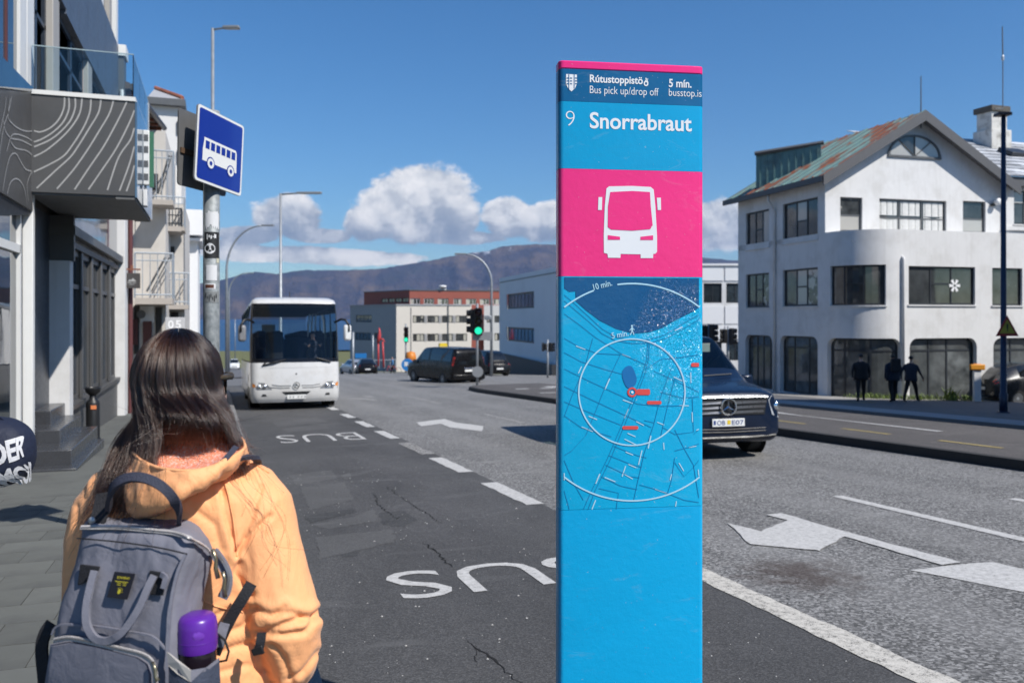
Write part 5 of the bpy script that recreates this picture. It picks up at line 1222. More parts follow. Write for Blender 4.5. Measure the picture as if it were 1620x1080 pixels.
mb = MB(); mb.slab([(-.24, 0, 1.90), (.24, 0, 1.90), (.20, 0, 2.06), (-.20, 0, 2.06)], (0, -1, 0), .14); o = mb.build('taxi_roof_sign', YEL, bv); o.location = (0, 2.35, 0)

def car(name, label, cat, loc, rz, paint, size=1.0, L=4.1, Hh=1.48, group=None):
    t_ = thing(name, label, cat, loc, rz, group)
    k = L / 4.1
    S = Shell([(0, .32, .62, .52, .55, .66), (.10 * k, .24, .80, .58, .72, .76), (.45 * k, .20, .86, .66, .76, .84), (.95 * k, .20, .87, .84, .72, .94), (1.65 * k, .20, .87, .88, .60, Hh - .06), (2.1 * k, .20, .87, .90, .60, Hh), (3.0 * k, .20, .87, .92, .58, Hh - .02),
               (3.65 * k, .24, .86, .94, .52, Hh - .20), (3.98 * k, .30, .82, .92, .56, 1.08), (4.1 * k, .38, .74, .84, .55, .95)], 4, 4)
    body, w = S.parts({'windscreen': (3.15, 4.1, 4.05, 6, 'c'), 'a': (3.75, 5.2, 3.15, 4, 'l'), 'b': (3.75, 5.2, 3.15, 4, 'r'), 'c': (5.35, 6.2, 3.15, 4, 'l'), 'd': (5.35, 6.2, 3.15, 4, 'r'), 'rear': (7.05, 7.8, 4.1, 6, 'c')})
    body.build('body', paint, t_, angle=50)
    for k_, mb in w.items(): mb.build({'windscreen': 'windscreen', 'rear': 'rear_screen'}.get(k_, 'side_window'), TINT, t_, smooth=True)
    for sx in (-1, 1):
        for y in (.78 * k, 3.3 * k):
            MB().lathe([(.0, .855 * sx), (.36, .862 * sx), (.37, .872 * sx), (.33, .875 * sx)], 20, c=(0, y, .31), axis='x', cap=False).build('wheel_arch', BLACKP, t_); wheel(t_, sx * .79, y, .305, .19, sx, STEEL)
        MB().slab([S.pt(.5, 3.1, .01, sx), S.pt(1.6, 3.2, .01, sx), S.pt(1.6, 3.8, .01, sx), S.pt(.5, 3.8, .01, sx)][::(-1 if sx > 0 else 1)], (0, -1, 0), .02).build('headlight', LAMPG, t_)
        MB().slab([S.pt(8.0, 2.9, .012, sx), S.pt(8.8, 2.9, .012, sx), S.pt(8.8, 3.5, .012, sx), S.pt(8.0, 3.5, .012, sx)][::(1 if sx > 0 else -1)], (0, 1, 0), .03).build('tail_lamp', LAMPR, t_)
        MB().box(.86 * sx if sx > 0 else -1.02, 1.02 if sx > 0 else -.86, 1.28 * k, 1.38 * k, .92, 1.04).build('wing_mirror', paint, t_, bevel=.03)
    plate(t_, (0, 4.13 * k, .62), .48, .11, None); plate(t_, (0, -.01, .45), .48, .11, None); MB().slab([(-.45, -.004, .5), (.45, -.004, .5), (.48, -.002, .62), (-.48, -.002, .62)], (0, -1, 0), .02).build('grille', BLACKP, t_)
    return t_
SILV = mat('silver_paint', (.50, .51, .53), .3, .5, var=.05, coat=.6); DGREY = mat('dark_grey_paint', (.022, .023, .025), .3, .3, var=.1, coat=.8); WPAINT = mat('white_paint', (.74, .74, .73), .3, var=.03, coat=.6)
p = P(1549, HY, 31.5); car('hatchback', 'dark grey hatchback parked in front of the white arches at the right edge', 'car', (p.x + 4.05, p.y - 1.2, HT(p.x + 3, p.y) + .03), R(90 - 17), DGREY, Hh=1.56)
l_, r_ = hd(549, 84, 0); car('silver_car', 'small silver car parked left of the grey flag post far down the street', 'car', l_, r_ + .2, SILV)
l_, r_ = hd(752, 62, 0); car('dark_car', 'dark car half hidden behind the traffic light pole right of the black people carrier', 'car', l_, r_ + .1, VANB, L=4.4, Hh=1.8)
l_, r_ = hd(577, 80, 0); car('dark_car', 'dark estate car with red tail lamps waiting beside the grey office block', 'car', l_, r_ - .1, VANB, L=4.5)
l_, r_ = hd(371, 150, 0); z_ = HT(*l_[:2]); car('white_car', 'white car far down the street near the shore left of the coach', 'car', (l_[0], l_[1], z_), r_ + math.pi, WPAINT, L=4.6, Hh=1.8)

# ---------------------------------------------------------------- the coach
bx, by = 2.14, 25.0; gb = HT(bx, by + 2)
coach = thing('coach', 'white coach with dark windscreen and three-pointed star coming along the bus lane', 'bus', (bx, by, HT(bx, by) + .0)); coach.rotation_euler.x = -math.atan(SLOPE)
CW, CL = 1.245, 9.3
CPAINT = mat('white_coach_paint', (.60, .597, .588), .30, var=.03, scale=1, coat=.5, dirt=(.53, .52, .50), dscale=2.5)
def cring(z, y0, w, r, yb=CL, n=7):
    out = []
    bow = .16
    for k in range(n + 1): q = R(180 + 90 * k / n); out.append((-w + r + r * math.cos(q), y0 + r + r * math.sin(q), z))
    m_ = 9
    for k in range(1, m_): 
        x = -w + r + 2 * (w - r) * k / m_; out.append((x, y0 - bow * (1 - (x / (w - r)) ** 2) * .6, z))
    for k in range(n + 1): q = R(270 + 90 * k / n); out.append((w - r + r * math.cos(q), y0 + r + r * math.sin(q), z))
    out += [(w, yb, z), (-w, yb, z)]; return [Vector(p) for p in out]
def clerp(prof, z):
    for a, b in zip(prof, prof[1:]):
        if a[0] <= z <= b[0]:
            f = (z - a[0]) / (b[0] - a[0]); return [x + (y - x) * f for x, y in zip(a, b)]
    return prof[-1]
CP = [(.22, .10, 1.20, .22), (.34, .03, 1.235, .24), (.55, .0, 1.245, .25), (.80, .01, 1.245, .25), (1.10, .05, 1.245, .26), (1.36, .10, 1.245, .26), (2.0, .22, 1.24, .24), (2.7, .36, 1.225, .22), (3.06, .44, 1.20, .20), (3.16, .54, 1.17, .22), (3.24, .80, 1.05, .3)]
def cr_(z): _, y, w, r = clerp(CP, z); return cring(z, y, w, r)
NRG = len(cr_(1))
mb = MB(); zsl = [.22, .28, .34, .45, .55, .68, .80, .95, 1.10, 1.23, 1.345]; mb.loft([cr_(z) for z in zsl]); mb.build('body', CPAINT, coach, angle=35)
mb = MB(); mb.loft([cr_(z) for z in (3.045, 3.06, 3.11, 3.16, 3.20, 3.24)]); mb.build('roof', CPAINT, coach, angle=50)
# glazing: windscreen across the front, black surround, side glass
zg_ = [1.46, 1.7, 2.0, 2.35, 2.7, 2.9, 2.985]
def off(r, o):
    c = Vector((0, 2.5, r[0].z)); return r
a, b = 3, NRG - 2 - 3
W_ = MB(); rings = [cr_(z)[a:b] for z in zg_]; W_.loft(rings, closed=False); W_.build('windscreen', glass('coach_windscreen', (.66, .72, .75), .8, .02), coach, smooth=True)
BLK = mat('black_glass_border', (.008, .008, .010), .12, spec=.4)
bd_ = MB()
for z0, z1 in ((1.345, 1.40), (1.40, 1.46), (2.985, 3.045)): bd_.loft([cr_(z0)[:NRG - 2], cr_(z1)[:NRG - 2]], closed=False)
for q0, q1 in ((0, a + 1), (b - 1, NRG - 2)): bd_.loft([cr_(z)[q0:q1] for z in zg_], closed=False)
bd_.build('windscreen_surround', BLK, coach, smooth=True)
for sx, nm in ((-1, 'side_glazing'), (1, 'side_glazing')):
    for k in range(6):
        y0, y1 = .70 + k * 1.42, .70 + k * 1.42 + 1.36; q = MB()
        q.loft([[Vector((sx * clerp(CP, z)[2], y, z)) for y in (y0, y1)] for z in (1.38, 2.0, 2.7, 3.03)], closed=False); q.build('side_window', glass('coach_side_glass', (.55, .62, .66), 1.0), coach)
        q = MB(); q.box(sx * 1.225 - .015, sx * 1.225 + .02, y1, y1 + .06, 1.345, 3.05); q.build('pillar', BLK, coach)
MB().quad((-1.2, CL, 1.34), (1.2, CL, 1.34), (1.2, CL, 1.8), (-1.2, CL, 1.8)).build('rear_panel', CPAINT, coach); MB().quad((-1.2, CL, 1.8), (1.2, CL, 1.8), (1.17, CL, 3.05), (-1.17, CL, 3.05)).build('rear_screen', glass('coach_side_glass'), coach)
def cf(x, z, o=.004):                                              # point on the curved front
    r = cr_(z)[:NRG - 2]; r = sorted(r, key=lambda p: p.x)
    for p, q in zip(r, r[1:]):
        if p.x <= x <= q.x and q.x > p.x:
            y = p.y + (q.y - p.y) * (x - p.x) / (q.x - p.x); return Vector((x, y - o, z))
    return Vector((x, r[0].y if x < 0 else r[-1].y, z))
def cpatch(name, pts, m, o=.006, n=1):
    P_ = []
    for (x0, z0), (x1, z1) in zip(pts, pts[1:] + pts[:1]):
        k = max(1, int(abs(x1 - x0) / .12));
        for j in range(k): P_.append(cf(x0 + (x1 - x0) * j / k, z0 + (z1 - z0) * j / k, o))
    c = sum(P_, Vector()) / len(P_); mb = MB(); mb.add([c] + P_, [(0, i + 1, (i + 1) % len(P_) + 1) for i in range(len(P_))]); return mb.build(name, m, coach)
for sx in (-1, 1):
    pts = [(sx * 1.17, .585), (sx * .66, .59), (sx * .74, .68), (sx * .88, .775), (sx * 1.19, .80)]
    cpatch('headlight', pts, mat('coach_lamp_glass', (.22, .23, .24), .1, .2, var=.6, scale=20, spec=.9), .008)
    for x in (.86, 1.02): q = cf(sx * x, .675, .02); MB().lathe([(.058, .0), (.05, -.012), (.0, -.014)], 14, c=tuple(q), axis='y', cap=False).build('lamp_lens', CHROME, coach, smooth=True)
    cpatch('indicator', [(sx * 1.19, .66), (sx * 1.10, .66), (sx * 1.13, .75), (sx * 1.20, .76)], AMBER, .012)
    cpatch('fog_lamp', [(sx * .95, .40), (sx * .80, .40), (sx * .84, .46), (sx * .93, .46)], BLACKP, .008)
    mb = MB(); pts = [cf(sx * .15, .70, .012), cf(sx * .45, .695, .012), cf(sx * .66, .73, .012)]; mb.tube(pts, .012, 5); pts = [cf(sx * .18, .64, .012), cf(sx * .45, .635, .012), cf(sx * .70, .66, .012)]; mb.tube(pts, .012, 5); mb.build('grille_line', mat('grey_line', (.38, .38, .38), .5), coach)
    w_ = wheel(coach, sx * 1.06, 1.75, .46, .28, sx, STEEL); wheel(coach, sx * 1.06, 6.6, .46, .28, sx, STEEL)
    MB().lathe([(.0, 1.238 * sx), (.55, 1.24 * sx), (.55, 1.25 * sx), (.48, 1.252 * sx)], 22, c=(0, 1.75, .46), axis='x', cap=False).build('wheel_arch', BLACKP, coach)
    # big hanging mirrors
    mx_ = sx * 1.47; mr = MB().box(mx_ - .11, mx_ + .11, .02, .17, 1.95, 2.42).build('wing_mirror', WPAINT if sx > 0 else mat('grey_mirror', (.20, .20, .21), .4), coach, bevel=.06)
    MB().tube([(sx * 1.15, .40, 2.50), (sx * 1.30, .18, 2.58), (mx_ - sx * .06, .06, 2.56), (mx_ + sx * .03, .05, 2.42), (mx_ + sx * .04, .02, 2.22)], .035, 8).build('mirror_arm', BLACKP, mr, smooth=True)
    MB().box(mx_ - .09, mx_ + .09, .172, .178, 2.0, 2.38).build('mirror_glass', CHROME, mr)
cpatch('lower_grille', [(-.40, .52), (-.30, .44), (.30, .44), (.40, .52)], BLACKP, .010)
cpatch('seam', [(-1.20, 1.19), (1.20, 1.19), (1.20, 1.20), (-1.20, 1.20)], mat('grey_line', (.38, .38, .38), .5), .004)
cpatch('badge', [(-.02, 1.0), (.02, 1.0), (.02, 1.04), (-.02, 1.04)], BLACKP, .008)
s0 = cf(0, .70, .05); star(coach, tuple(s0), .082, mat('dark_chrome', (.03, .03, .03), .3, .5))
q = cf(0, .36, .03); plate(coach, (0, q.y, .37), .52, .115, 'SN*203'[:0] or None)
mb = MB(); 
for k in range(5): x = -.2 + .09 * k + (.05 if k > 1 else 0); mb.quad((x, q.y - .014, .345), (x + .05, q.y - .014, .345), (x + .05, q.y - .014, .395), (x, q.y - .014, .395))
mb.build('plate_characters', mat('grey_line', (.38, .38, .38), .5), coach)
for x0, z0, x1, z1 in ((-.92, 1.27, -.28, 1.43), (.98, 1.34, .56, 1.47)):
    MB().tube([cf(x0, z0, .03), cf((x0 + x1) / 2, (z0 + z1) / 2, .05), cf(x1, z1, .03)], [.022, .03, .012], 6).build('wiper', BLACKP, coach)
    MB().tube([cf(x0, z0, .03), cf(x0 * .9, 1.36, .03)], .018, 5).build('wiper_arm', BLACKP, coach)
MB().tube([(-.1, .9, 3.2), (-.1, .95, 3.42)], .012, 5).build('antenna', BLACKP, coach)
# inside of the coach
MB().box(-1.15, 1.15, .6, CL - .1, .95, 1.02).build('floor', CABIN, coach); MB().box(-1.15, 1.15, .5, 1.0, .98, 1.42).build('dashboard', CABIN, coach, bevel=.08)
MB().box(-1.12, 1.12, .62, CL - .1, 2.98, 3.02).build('ceiling', mat('dark_headlining', (.07, .07, .075), .9), coach)
for x0, x1 in ((-.95, -.3), (.1, .95)): MB().quad((x0, .58, 1.435), (x1, .58, 1.435), (x1, .92, 1.425), (x0, .92, 1.425)).build('dashboard_paper', mat('white_paper', (.8, .8, .8), .8), coach)
for j in range(8):
    for x in (-.85, -.38, .42, .88):
        y = 2.3 + j * .85; MB().box(x - .21, x + .21, y, y + .12, 1.3, 2.12).box(x - .21, x + .21, y - .42, y, 1.3, 1.45).box(x - .14, x + .14, y + .01, y + .11, 2.13, 2.3).build('seat', mat('blue_seat', (.03, .04, .075), .9), coach, bevel=.05)
MB().box(-.75, -.25, 1.5, 1.65, 1.2, 2.25).build('courier_seat', CABIN, coach, bevel=.05)
MB().lathe([(.22, -.02), (.24, 0), (.22, .02), (.205, 0)], 20, c=(.62, 1.0, 1.58), axis='y', cap=False).build('steering_wheel', BLACKP, coach, smooth=True)
MB().box(-.5, .0, CL - .12, CL - .1, 1.9, 2.7).build('rear_daylight_panel', mat('painted_daylight', (.3, .4, .5), .3), coach)  # bluish daylight of the rear window painted on a solid panel
for x in (.52, .62, .72): MB().tube([(x, 1.9, 2.1), (x + .05, 1.9, 2.8)], .02, 5).build('hand_rail', STEEL, coach)
# ================================================================== STREET FURNITURE
POLEG = mat('zinc_pole', (.34, .36, .38), .5, .5, var=.12, scale=6, dirt=(.26, .28, .29), dscale=5)
def lamp_post(label, px, d, top_py, arm, kind, r=.07, group='street lamps', m=None):
    b = P(px, HY, d); gz = HT(b.x, b.y); top = P(px, top_py, d).z - gz; m = m or POLEG
    t_ = thing('street_lamp', label, 'street lamp', (b.x, b.y, gz), -YAW, group)
    if kind == 'flat':
        MB().tube([(0, 0, 0), (0, 0, 1.4), (0, 0, 1.45), (0, 0, top)], [r * 1.35, r * 1.35, r, r * .75], 12).build('pole', m, t_, smooth=True)
        MB().tube([(0, 0, top - .05), (arm * .5, 0, top + .02), (arm * .55, 0, top + .02)], r * .55, 8).build('arm', m, t_, smooth=True)
        MB().prism([(arm * .4, -.10), (arm, -.12), (arm * 1.02, 0), (arm, .12), (arm * .4, .10)], top - .02, top + .07).build('lamp_head', mat('lamp_grey', (.22, .23, .24), .5), t_, bevel=.015)
        MB().prism([(arm * .5, -.08), (arm * .97, -.09), (arm * .97, .09), (arm * .5, .08)], top - .03, top - .021).build('lens', mat('lamp_lens_glass', (.5, .5, .48), .2), t_)
    else:
        n = 12; rad = abs(arm); sg = 1 if arm > 0 else -1; sag = kind
        pts = [(0, 0, 0), (0, 0, top - sag)] + [(sg * rad * (1 - math.cos(q)), 0, top - sag + sag * math.sin(q)) for q in [math.pi / 2 * k / n for k in range(1, n + 1)]]
        MB().tube(pts, [r * 1.2] + [r * .95] + [r * (.9 - .35 * k / n) for k in range(n)], 10).build('pole', m, t_, smooth=True)
        MB().prism([(sg * (rad - .05), -.06), (sg * (rad + .65), -.10), (sg * (rad + .68), .10), (sg * (rad - .05), .06)][::sg], top - .03, top + .07).build('lamp_head', mat('lamp_grey', (.22, .23, .24), .5), t_, bevel=.015)
    return t_
lamp_post('tall street lamp with short flat head rising behind the blue bus sign', 336.5, 29, 45, .9, 'flat', .07)
lamp_post('tall street lamp with long straight arm behind the white coach', 444, 40, 306, 1.9, 'flat', .075)
lamp_post('arched street lamp curving right behind the pole with stickers', 358.5, 50, 357, 2.1, 2.6, .075)
lamp_post('lower arched street lamp further off, just left of the white coach', 362, 92, 432, 2.0, 2.2, .10)
lamp_post('arched street lamp curving left beside the bluish office block', 777.5, 56, 402, -1.75, 1.9, .085)
DBLUE = mat('dark_blue_paint', (.018, .03, .065), .45, var=.1)
b = P(1587.5, HY, 22.5); gz = HT(b.x, b.y) + .07
rl_ = thing('street_lamp', 'dark blue lamp post with flat head at the right edge carrying the warning triangle', 'street lamp', (b.x, b.y, gz), -YAW, 'street lamps')
tz = P(1587, 182, 22.5).z - gz
MB().tube([(0, 0, 0), (0, 0, .5), (0, 0, .52), (0, 0, tz)], [.10, .10, .078, .055], 12).build('pole', DBLUE, rl_, smooth=True)
MB().prism([(-.20, -.14), (.16, -.14), (.16, .14), (-.20, .14)], tz - .03, tz + .05).build('lamp_head', mat('brown_lamp_head', (.07, .045, .04), .5), rl_, bevel=.015); MB().lathe([(.16, 0), (.16, .03), (.1, .04)], 14).build('base_flange', DBLUE, rl_)
c = P(1592.5, 517, 22.3); ws = thing('warning_sign', 'yellow warning triangle with red border fixed to the dark blue lamp post', 'road sign', (c.x, c.y, c.z), -YAW)
TR = [(-.30, -.24), (.30, -.24), (0, .30)]
def vplane(pts, y): return [(x, y, z) for x, z in pts]
MB().slab(vplane(TR, -.03), (0, -1, 0), .01).build('border', mat('sign_red', (.33, .02, .025), .5), ws); MB().slab(vplane([(x * .68, z * .68 - .005) for x, z in TR], -.034), (0, -1, 0), .003).build('face', mat('sign_yellow', (.40, .33, .03), .5), ws)
mb = MB(); mb.quad((-.02, -.036, -.06), (.02, -.036, -.06), (.025, -.036, .08), (-.025, -.036, .08)); mb.quad((-.02, -.036, -.11), (.02, -.036, -.11), (.02, -.036, -.08), (-.02, -.036, -.08)); mb.build('symbol', BLACKP, ws)
MB().box(-.12, -.02, -.02, .0, -.05, .05).build('clamp', STEEL, ws)
# bus-stop sign on its stickered pole
sx_, sy_ = P(334.5, HY, 6.6).x, P(334.5, HY, 6.6).y; gz = HT(sx_, sy_) + .12
pr = .0615
pole = thing('sign_pole', 'grey steel pole covered in stickers holding the blue bus sign behind the woman', 'pole', (sx_, sy_, gz))
ptz = P(334, 176, 6.6).z - gz
m = bpy.data.materials.new('weathered_pole'); m.use_nodes = True; t = NT(m.node_tree); b_ = t.n['Principled BSDF']
co = t.new('ShaderNodeTexCoord').outputs['Object']; n = t.noise(co, 22, 6, .65); n2 = t.noise(t.vmath('MULTIPLY', co, (1, 1, .25)), 30, 4)
c = t.ramp(n, [(.3, (.17, .19, .195)), (.5, (.25, .27, .275)), (.7, (.36, .38, .38))]); c = t.mix(t.maprange(n2, .6, .7, 0, .5), c, (.12, .13, .13))
t.put(b_, 'Base Color', c); t.put(b_, 'Roughness', .6); t.put(b_, 'Metallic', .25); t.put(b_, 'Normal', t.new('ShaderNodeBump', Strength=.2, Distance=.004, Height=n).outputs[0])
MB().tube([(0, 0, 0), (0, 0, ptz)], pr, 24).build('tube', m, pole, smooth=True)
toc = math.atan2(-sy_, -sx_)                                      # direction from the pole towards where it is seen
def wrap(name, px0, px1, py0, py1, mt, o=.002, jagg=0., parent=None, n=8):
    def ang(px): return toc + math.asin(max(-1, min(1, (px - 334.5) / 12.55)))
    z0, z1 = P(334, py1, 6.6).z - gz, P(334, py0, 6.6).z - gz; a0, a1 = ang(px0), ang(px1); r = pr + o; mb = MB(); lo = []; hi = []
    for k in range(n + 1):
        a = a0 + (a1 - a0) * k / n; j0 = random.uniform(0, jagg); j1 = random.uniform(0, jagg * .5)
        lo.append((r * math.cos(a), r * math.sin(a), z0 + j0)); hi.append((r * math.cos(a), r * math.sin(a), z1 - j1))
    mb.add(lo + hi, [(i, i + 1, n + 2 + i, n + 1 + i) for i in range(n)]); return mb.build(name, mt, parent or pole, smooth=True)
STW = mat('sticker_white', (.66, .66, .66), .6, var=.1, scale=40); STB = mat('sticker_black', (.02, .02, .02), .5); STG = mat('sticker_grey', (.20, .21, .21), .7, var=.3, scale=60)
wrap('torn_sticker', 326, 345, 334, 366, STW, .002, .05, n=14); s1 = wrap('black_sticker', 324.5, 345.5, 368, 409, STB)
def wdisc(name, cx, cy, rx, ry, mt, o, par):
    pts = [(cx + rx * math.cos(q), cy + ry * math.sin(q)) for q in [2 * math.pi * k / 14 for k in range(14)]]; mb = MB(); vs = []
    for x, y in [(cx, cy)] + pts:
        a = toc + math.asin(max(-1, min(1, (x - 334.5) / 12.55))); vs.append(((pr + o) * math.cos(a), (pr + o) * math.sin(a), P(334, y, 6.6).z - gz))
    mb.add(vs, [(0, i + 1, (i + 1) % 14 + 1) for i in range(14)]); return mb.build(name, mt, par)
wdisc('face_print', 332.5, 394, 7.6, 8.4, STW, .0032, s1)
for x, y, a_, b_2 in ((329.5, 391.5, 1.8, 2.2), (335.5, 391.0, 1.8, 2.2), (332.6, 397.5, 2.0, 1.5), (326.6, 387, 1.9, 1.9), (338.6, 386.5, 1.9, 1.9)): wdisc('face_print', x, y, a_, b_2, STB, .0044, s1)
for k in range(5): wrap('scribble', 328 + k * 2.6, 329.2 + k * 3.0, 371 + (k * 5) % 4, 381 - (k * 3) % 5, STW, .0034, .01, s1, 2)
wrap('sticker', 327, 342.5, 420, 444, STW); s2 = wrap('sticker', 324.5, 340.5, 449, 457.5, STW); wrap('label_print', 326, 338, 450.5, 456, mat('label_brown', (.10, .035, .02), .5), .0032, 0, s2); wrap('sticker', 324.5, 345, 461, 480, STG, .002, .01)
for k in range(7): wrap('scribble', 326 + k * 2.4, 327 + k * 2.5, 463 + (k * 5) % 7, 471 + (k * 3) % 8, STB, .0032, .01, None, 2)
wrap('sticker', 342, 345.5, 409, 416, mat('sticker_cream', (.55, .53, .40), .6))
# the blue plate
cS = P(348.5, 240, 6.55); sg = thing('bus_sign', 'tilted blue traffic sign with white side-view bus on the stickered pole', 'road sign', tuple(cS))
yw = math.atan2(CY * .0 - 1, 0); rr = Vector((CY, -SY, 0)); ff = Vector((SY, CY, 0)); A_ = R(74)
ux = (rr * math.cos(A_) + ff * math.sin(A_)); uz = Vector((0, 0, 1)); tl_ = R(4.5)
ex = ux * math.cos(tl_) - uz * math.sin(tl_); ez_ = uz * math.cos(tl_) + ux * math.sin(tl_); en = ex.cross(ez_)
Hs, Ws = .285, .295
def SP(u, v, o=0.): return ex * (u * Ws) + ez_ * (v * Hs) + en * o
def splate(name, pts, mt, o, th=None, par=None):
    P_ = [SP(u, v, o) for u, v in pts]; mb = MB(); mb.slab(P_, en, th) if th else mb.poly(P_); return mb.build(name, mt, par or sg)
SBLUE = mat('sign_blue', (.008, .03, .26), .22, var=.04, coat=.6); SWHITE = mat('sign_white_film', (.70, .70, .68), .3, var=.04)
splate('plate', rrect(-1, 1, -1, 1, .09), mat('aluminium', (.5, .5, .5), .5, .8), .0, .012); splate('white_edge', rrect(-.995, .995, -.995, .995, .09), SWHITE, .0015); splate('blue_face', rrect(-.93, .93, -.93, .93, .07), SBLUE, .003)
ub = lambda px, py: ((px - 658) / 2.65 / 100, 0)
bd1 = [(-.70, .20), (.66, .20), (.70, .12), (.72, -.42), (-.74, -.42), (-.74, -.10), (-.70, .12)]
bus_ = splate('bus_silhouette', bd1, SWHITE, .0045)
for k in range(6): x0 = -.64 + k * .222; splate('bus_window', [(x0, -.08), (x0 + .165, -.08), (x0 + .165, .13), (x0, .13)], SBLUE, .006, None, bus_)
for x in (-.40, .46):
    for r, mt, o in ((.17, SBLUE, .006), (.135, SWHITE, .0072), (.06, SBLUE, .0084)): splate('bus_wheel', [(x + r * math.cos(q), -.43 + r * math.sin(q)) for q in [2 * math.pi * k / 18 for k in range(18)]], mt, o, None, bus_)
for z in (.45, -.45): MB().tube([SP(-.22, z, -.03), SP(-.05, z, -.03)], .012, 6).build('clamp', STEEL, sg)
# plate seen from behind on the same pole
bs = thing('back_sign', 'plain dark back of a second sign plate hidden behind the blue bus sign', 'road sign', tuple(cS - en * .15 + Vector((0, 0, -.01))))
ezb = (uz * math.cos(R(1.0)) + ux * math.sin(R(1.0))); exb = (ux * math.cos(R(1.0)) - uz * math.sin(R(1.0)))
def BP(u, v, o=0): return exb * (u * Ws) + ezb * (v * Hs) + en * o
MB().slab([BP(u, v) for u, v in rrect(-1, 1, -1, 1, .09)], en, .012).build('plate', mat('dull_aluminium', (.13, .13, .13), .6, .2, var=.25), bs)
MB().slab([BP(u, v, .014) for u, v in ((-.95, -.16), (.95, -.16), (.95, -.02), (-.95, -.02))], en, .012).build('rail', mat('brown_strip', (.10, .06, .035), .6), bs)
# traffic lights
HEADB = mat('signal_black', (.010, .010, .011), .5)
GREEN = emit('green_signal', (.02, .85, .45), 1.0); REDOFF = mat('signal_red_off', (.05, .008, .008), .3); AMBOFF = mat('signal_amber_off', (.06, .035, .006), .3)
def signal(label, px, d, base_py, top_py, head_py, hw, r=.06, extra=True, face=0., lit=True, gzo=0.):
    b = P(px, HY, d); gz = P(px, base_py, d).z; zt_ = P(px, top_py, d).z - gz
    t_ = thing('traffic_light', label, 'traffic light', (b.x, b.y, gz), -YAW, 'traffic lights'); MB().tube([(0, 0, -.2), (0, 0, zt_)], r, 10).build('pole', POLEG, t_, smooth=True)
    z0, z1 = P(px, head_py[1], d).z - gz, P(px, head_py[0], d).z - gz; hx = hw * d / F / 2; xo = hx * .3
    hd_ = MB().box(xo - hx * .8, xo + hx * .8, -.30, -.06, z0, z1).build('signal_head', HEADB, t_, bevel=.03); hd_.rotation_euler.z = face
    for k, mt in enumerate((GREEN if lit else REDOFF, AMBOFF, REDOFF)):
        z = z0 + (z1 - z0) * (k + .5) / 3; rr_ = (z1 - z0) / 7.6
        MB().lathe([(rr_, -.302), (rr_ * .8, -.318), (.0, -.325)], 14, c=(xo, 0, z), axis='y', cap=False).build('lens', mt, hd_, smooth=True)
        MB().lathe([(rr_ * 1.15, -.29), (rr_ * 1.15, -.46), (rr_ * 1.08, -.46), (rr_ * 1.08, -.29)], 14, c=(xo, 0, z), axis='y', cap=False).build('visor', HEADB, hd_)
    if extra:
        h2 = MB().box(-hx * 1.5, -hx * .4, -.1, .25, z0 + .08, z1 - .05).build('signal_head', HEADB, t_, bevel=.03)
        for k in range(3): MB().lathe([(.13, -hx * 1.5), (.13, -hx * 1.5 - .16)], 12, c=(0, .08, z0 + .08 + (z1 - z0 - .13) * (k + .5) / 3), axis='x', cap=False).build('visor', HEADB, h2)
    return t_
tl1 = signal('traffic light showing green on the island tip in front of the black people carrier', 755, 36.6, 613.5, 480, (487, 530), 15, .055)
MB().box(-.2, .62, -.03, .03, 3.0 - .95, 3.35 - .95).build('direction_plate', mat('plate_grey', (.33, .34, .35), .5, .4), tl1); MB().lathe([(.24, 0), (.24, .02), (.0, .02)], 18, c=(.02, -.08, .70), axis='y').build('disc_sign', mat('plate_grey', (.33, .34, .35), .5, .4), tl1)
MB().box(.32, .62, -.26, -.12, 2.92, 3.1).build('detector', POLEG, tl1, bevel=.03)
signal('small traffic light showing green left of the black people carrier', 642, 62, 598, 512, (517, 541), 8, .06, False)
signal('distant traffic light with unlit side-on heads just left of the blue pylon', 866.5, 55, 598, 537, (542, 556), 7, .07, True, 1.2, False)
signal('traffic light behind the roof of the dark blue van, nearest the pylon', 1121, 44, 600, 512, (513, 540), 10, .06, True, 1.0, False); signal('traffic light behind the roof of the dark blue van, beside the corner building', 1152, 48, 600, 516, (519, 545), 10, .06, True, 1.0, False)
# posts and signs near the crossing
def post(name, label, cat, px, d, base_py, top_py, r, m, group=None):
    b = P(px, base_py, d); t_ = thing(name, label, cat, tuple(b), -YAW, group); h = P(px, top_py, d).z - b.z
    MB().tube([(0, 0, -.2), (0, 0, h)], [r, r * .9], 8).build('shaft', m, t_, smooth=True); MB().lathe([(r * 1.5, 0), (r * 1.5, .08)], 8).build('foot', m, t_); return t_
post('flag_post', 'thick pale grey post right of the coach mirror', 'post', 558.5, 70, 597, 525, .10, POLEG, 'posts by the crossing'); post('flag_post', 'thin grey post left of the red sculpture', 'post', 590, 100, 580, 530, .11, POLEG, 'posts by the crossing')
post('flag_post', 'thin pole left of the white coach in front of the sea', 'post', 372, 140, 565, 505, .08, POLEG, 'posts by the crossing')
bl = post('keep_left_sign', 'round blue arrow sign at the nose of the black people carrier', 'road sign', 645, 55, 600, 578, .05, POLEG)
MB().lathe([(.40, -.08), (.40, -.11), (.0, -.11)], 20, c=(0, 0, .95), axis='y').build('disc', mat('sign_mid_blue', (.02, .19, .50), .4), bl); mb = MB(); mb.add([(-.2, -.115, 1.15), (.05, -.115, 1.12), (.0, -.115, 1.0), (.26, -.115, .74), (.16, -.115, .66), (-.1, -.115, .9), (-.2, -.115, .82)], [(0, 6, 5, 4, 3, 2, 1)]); mb.build('arrow', SWHITE, bl)
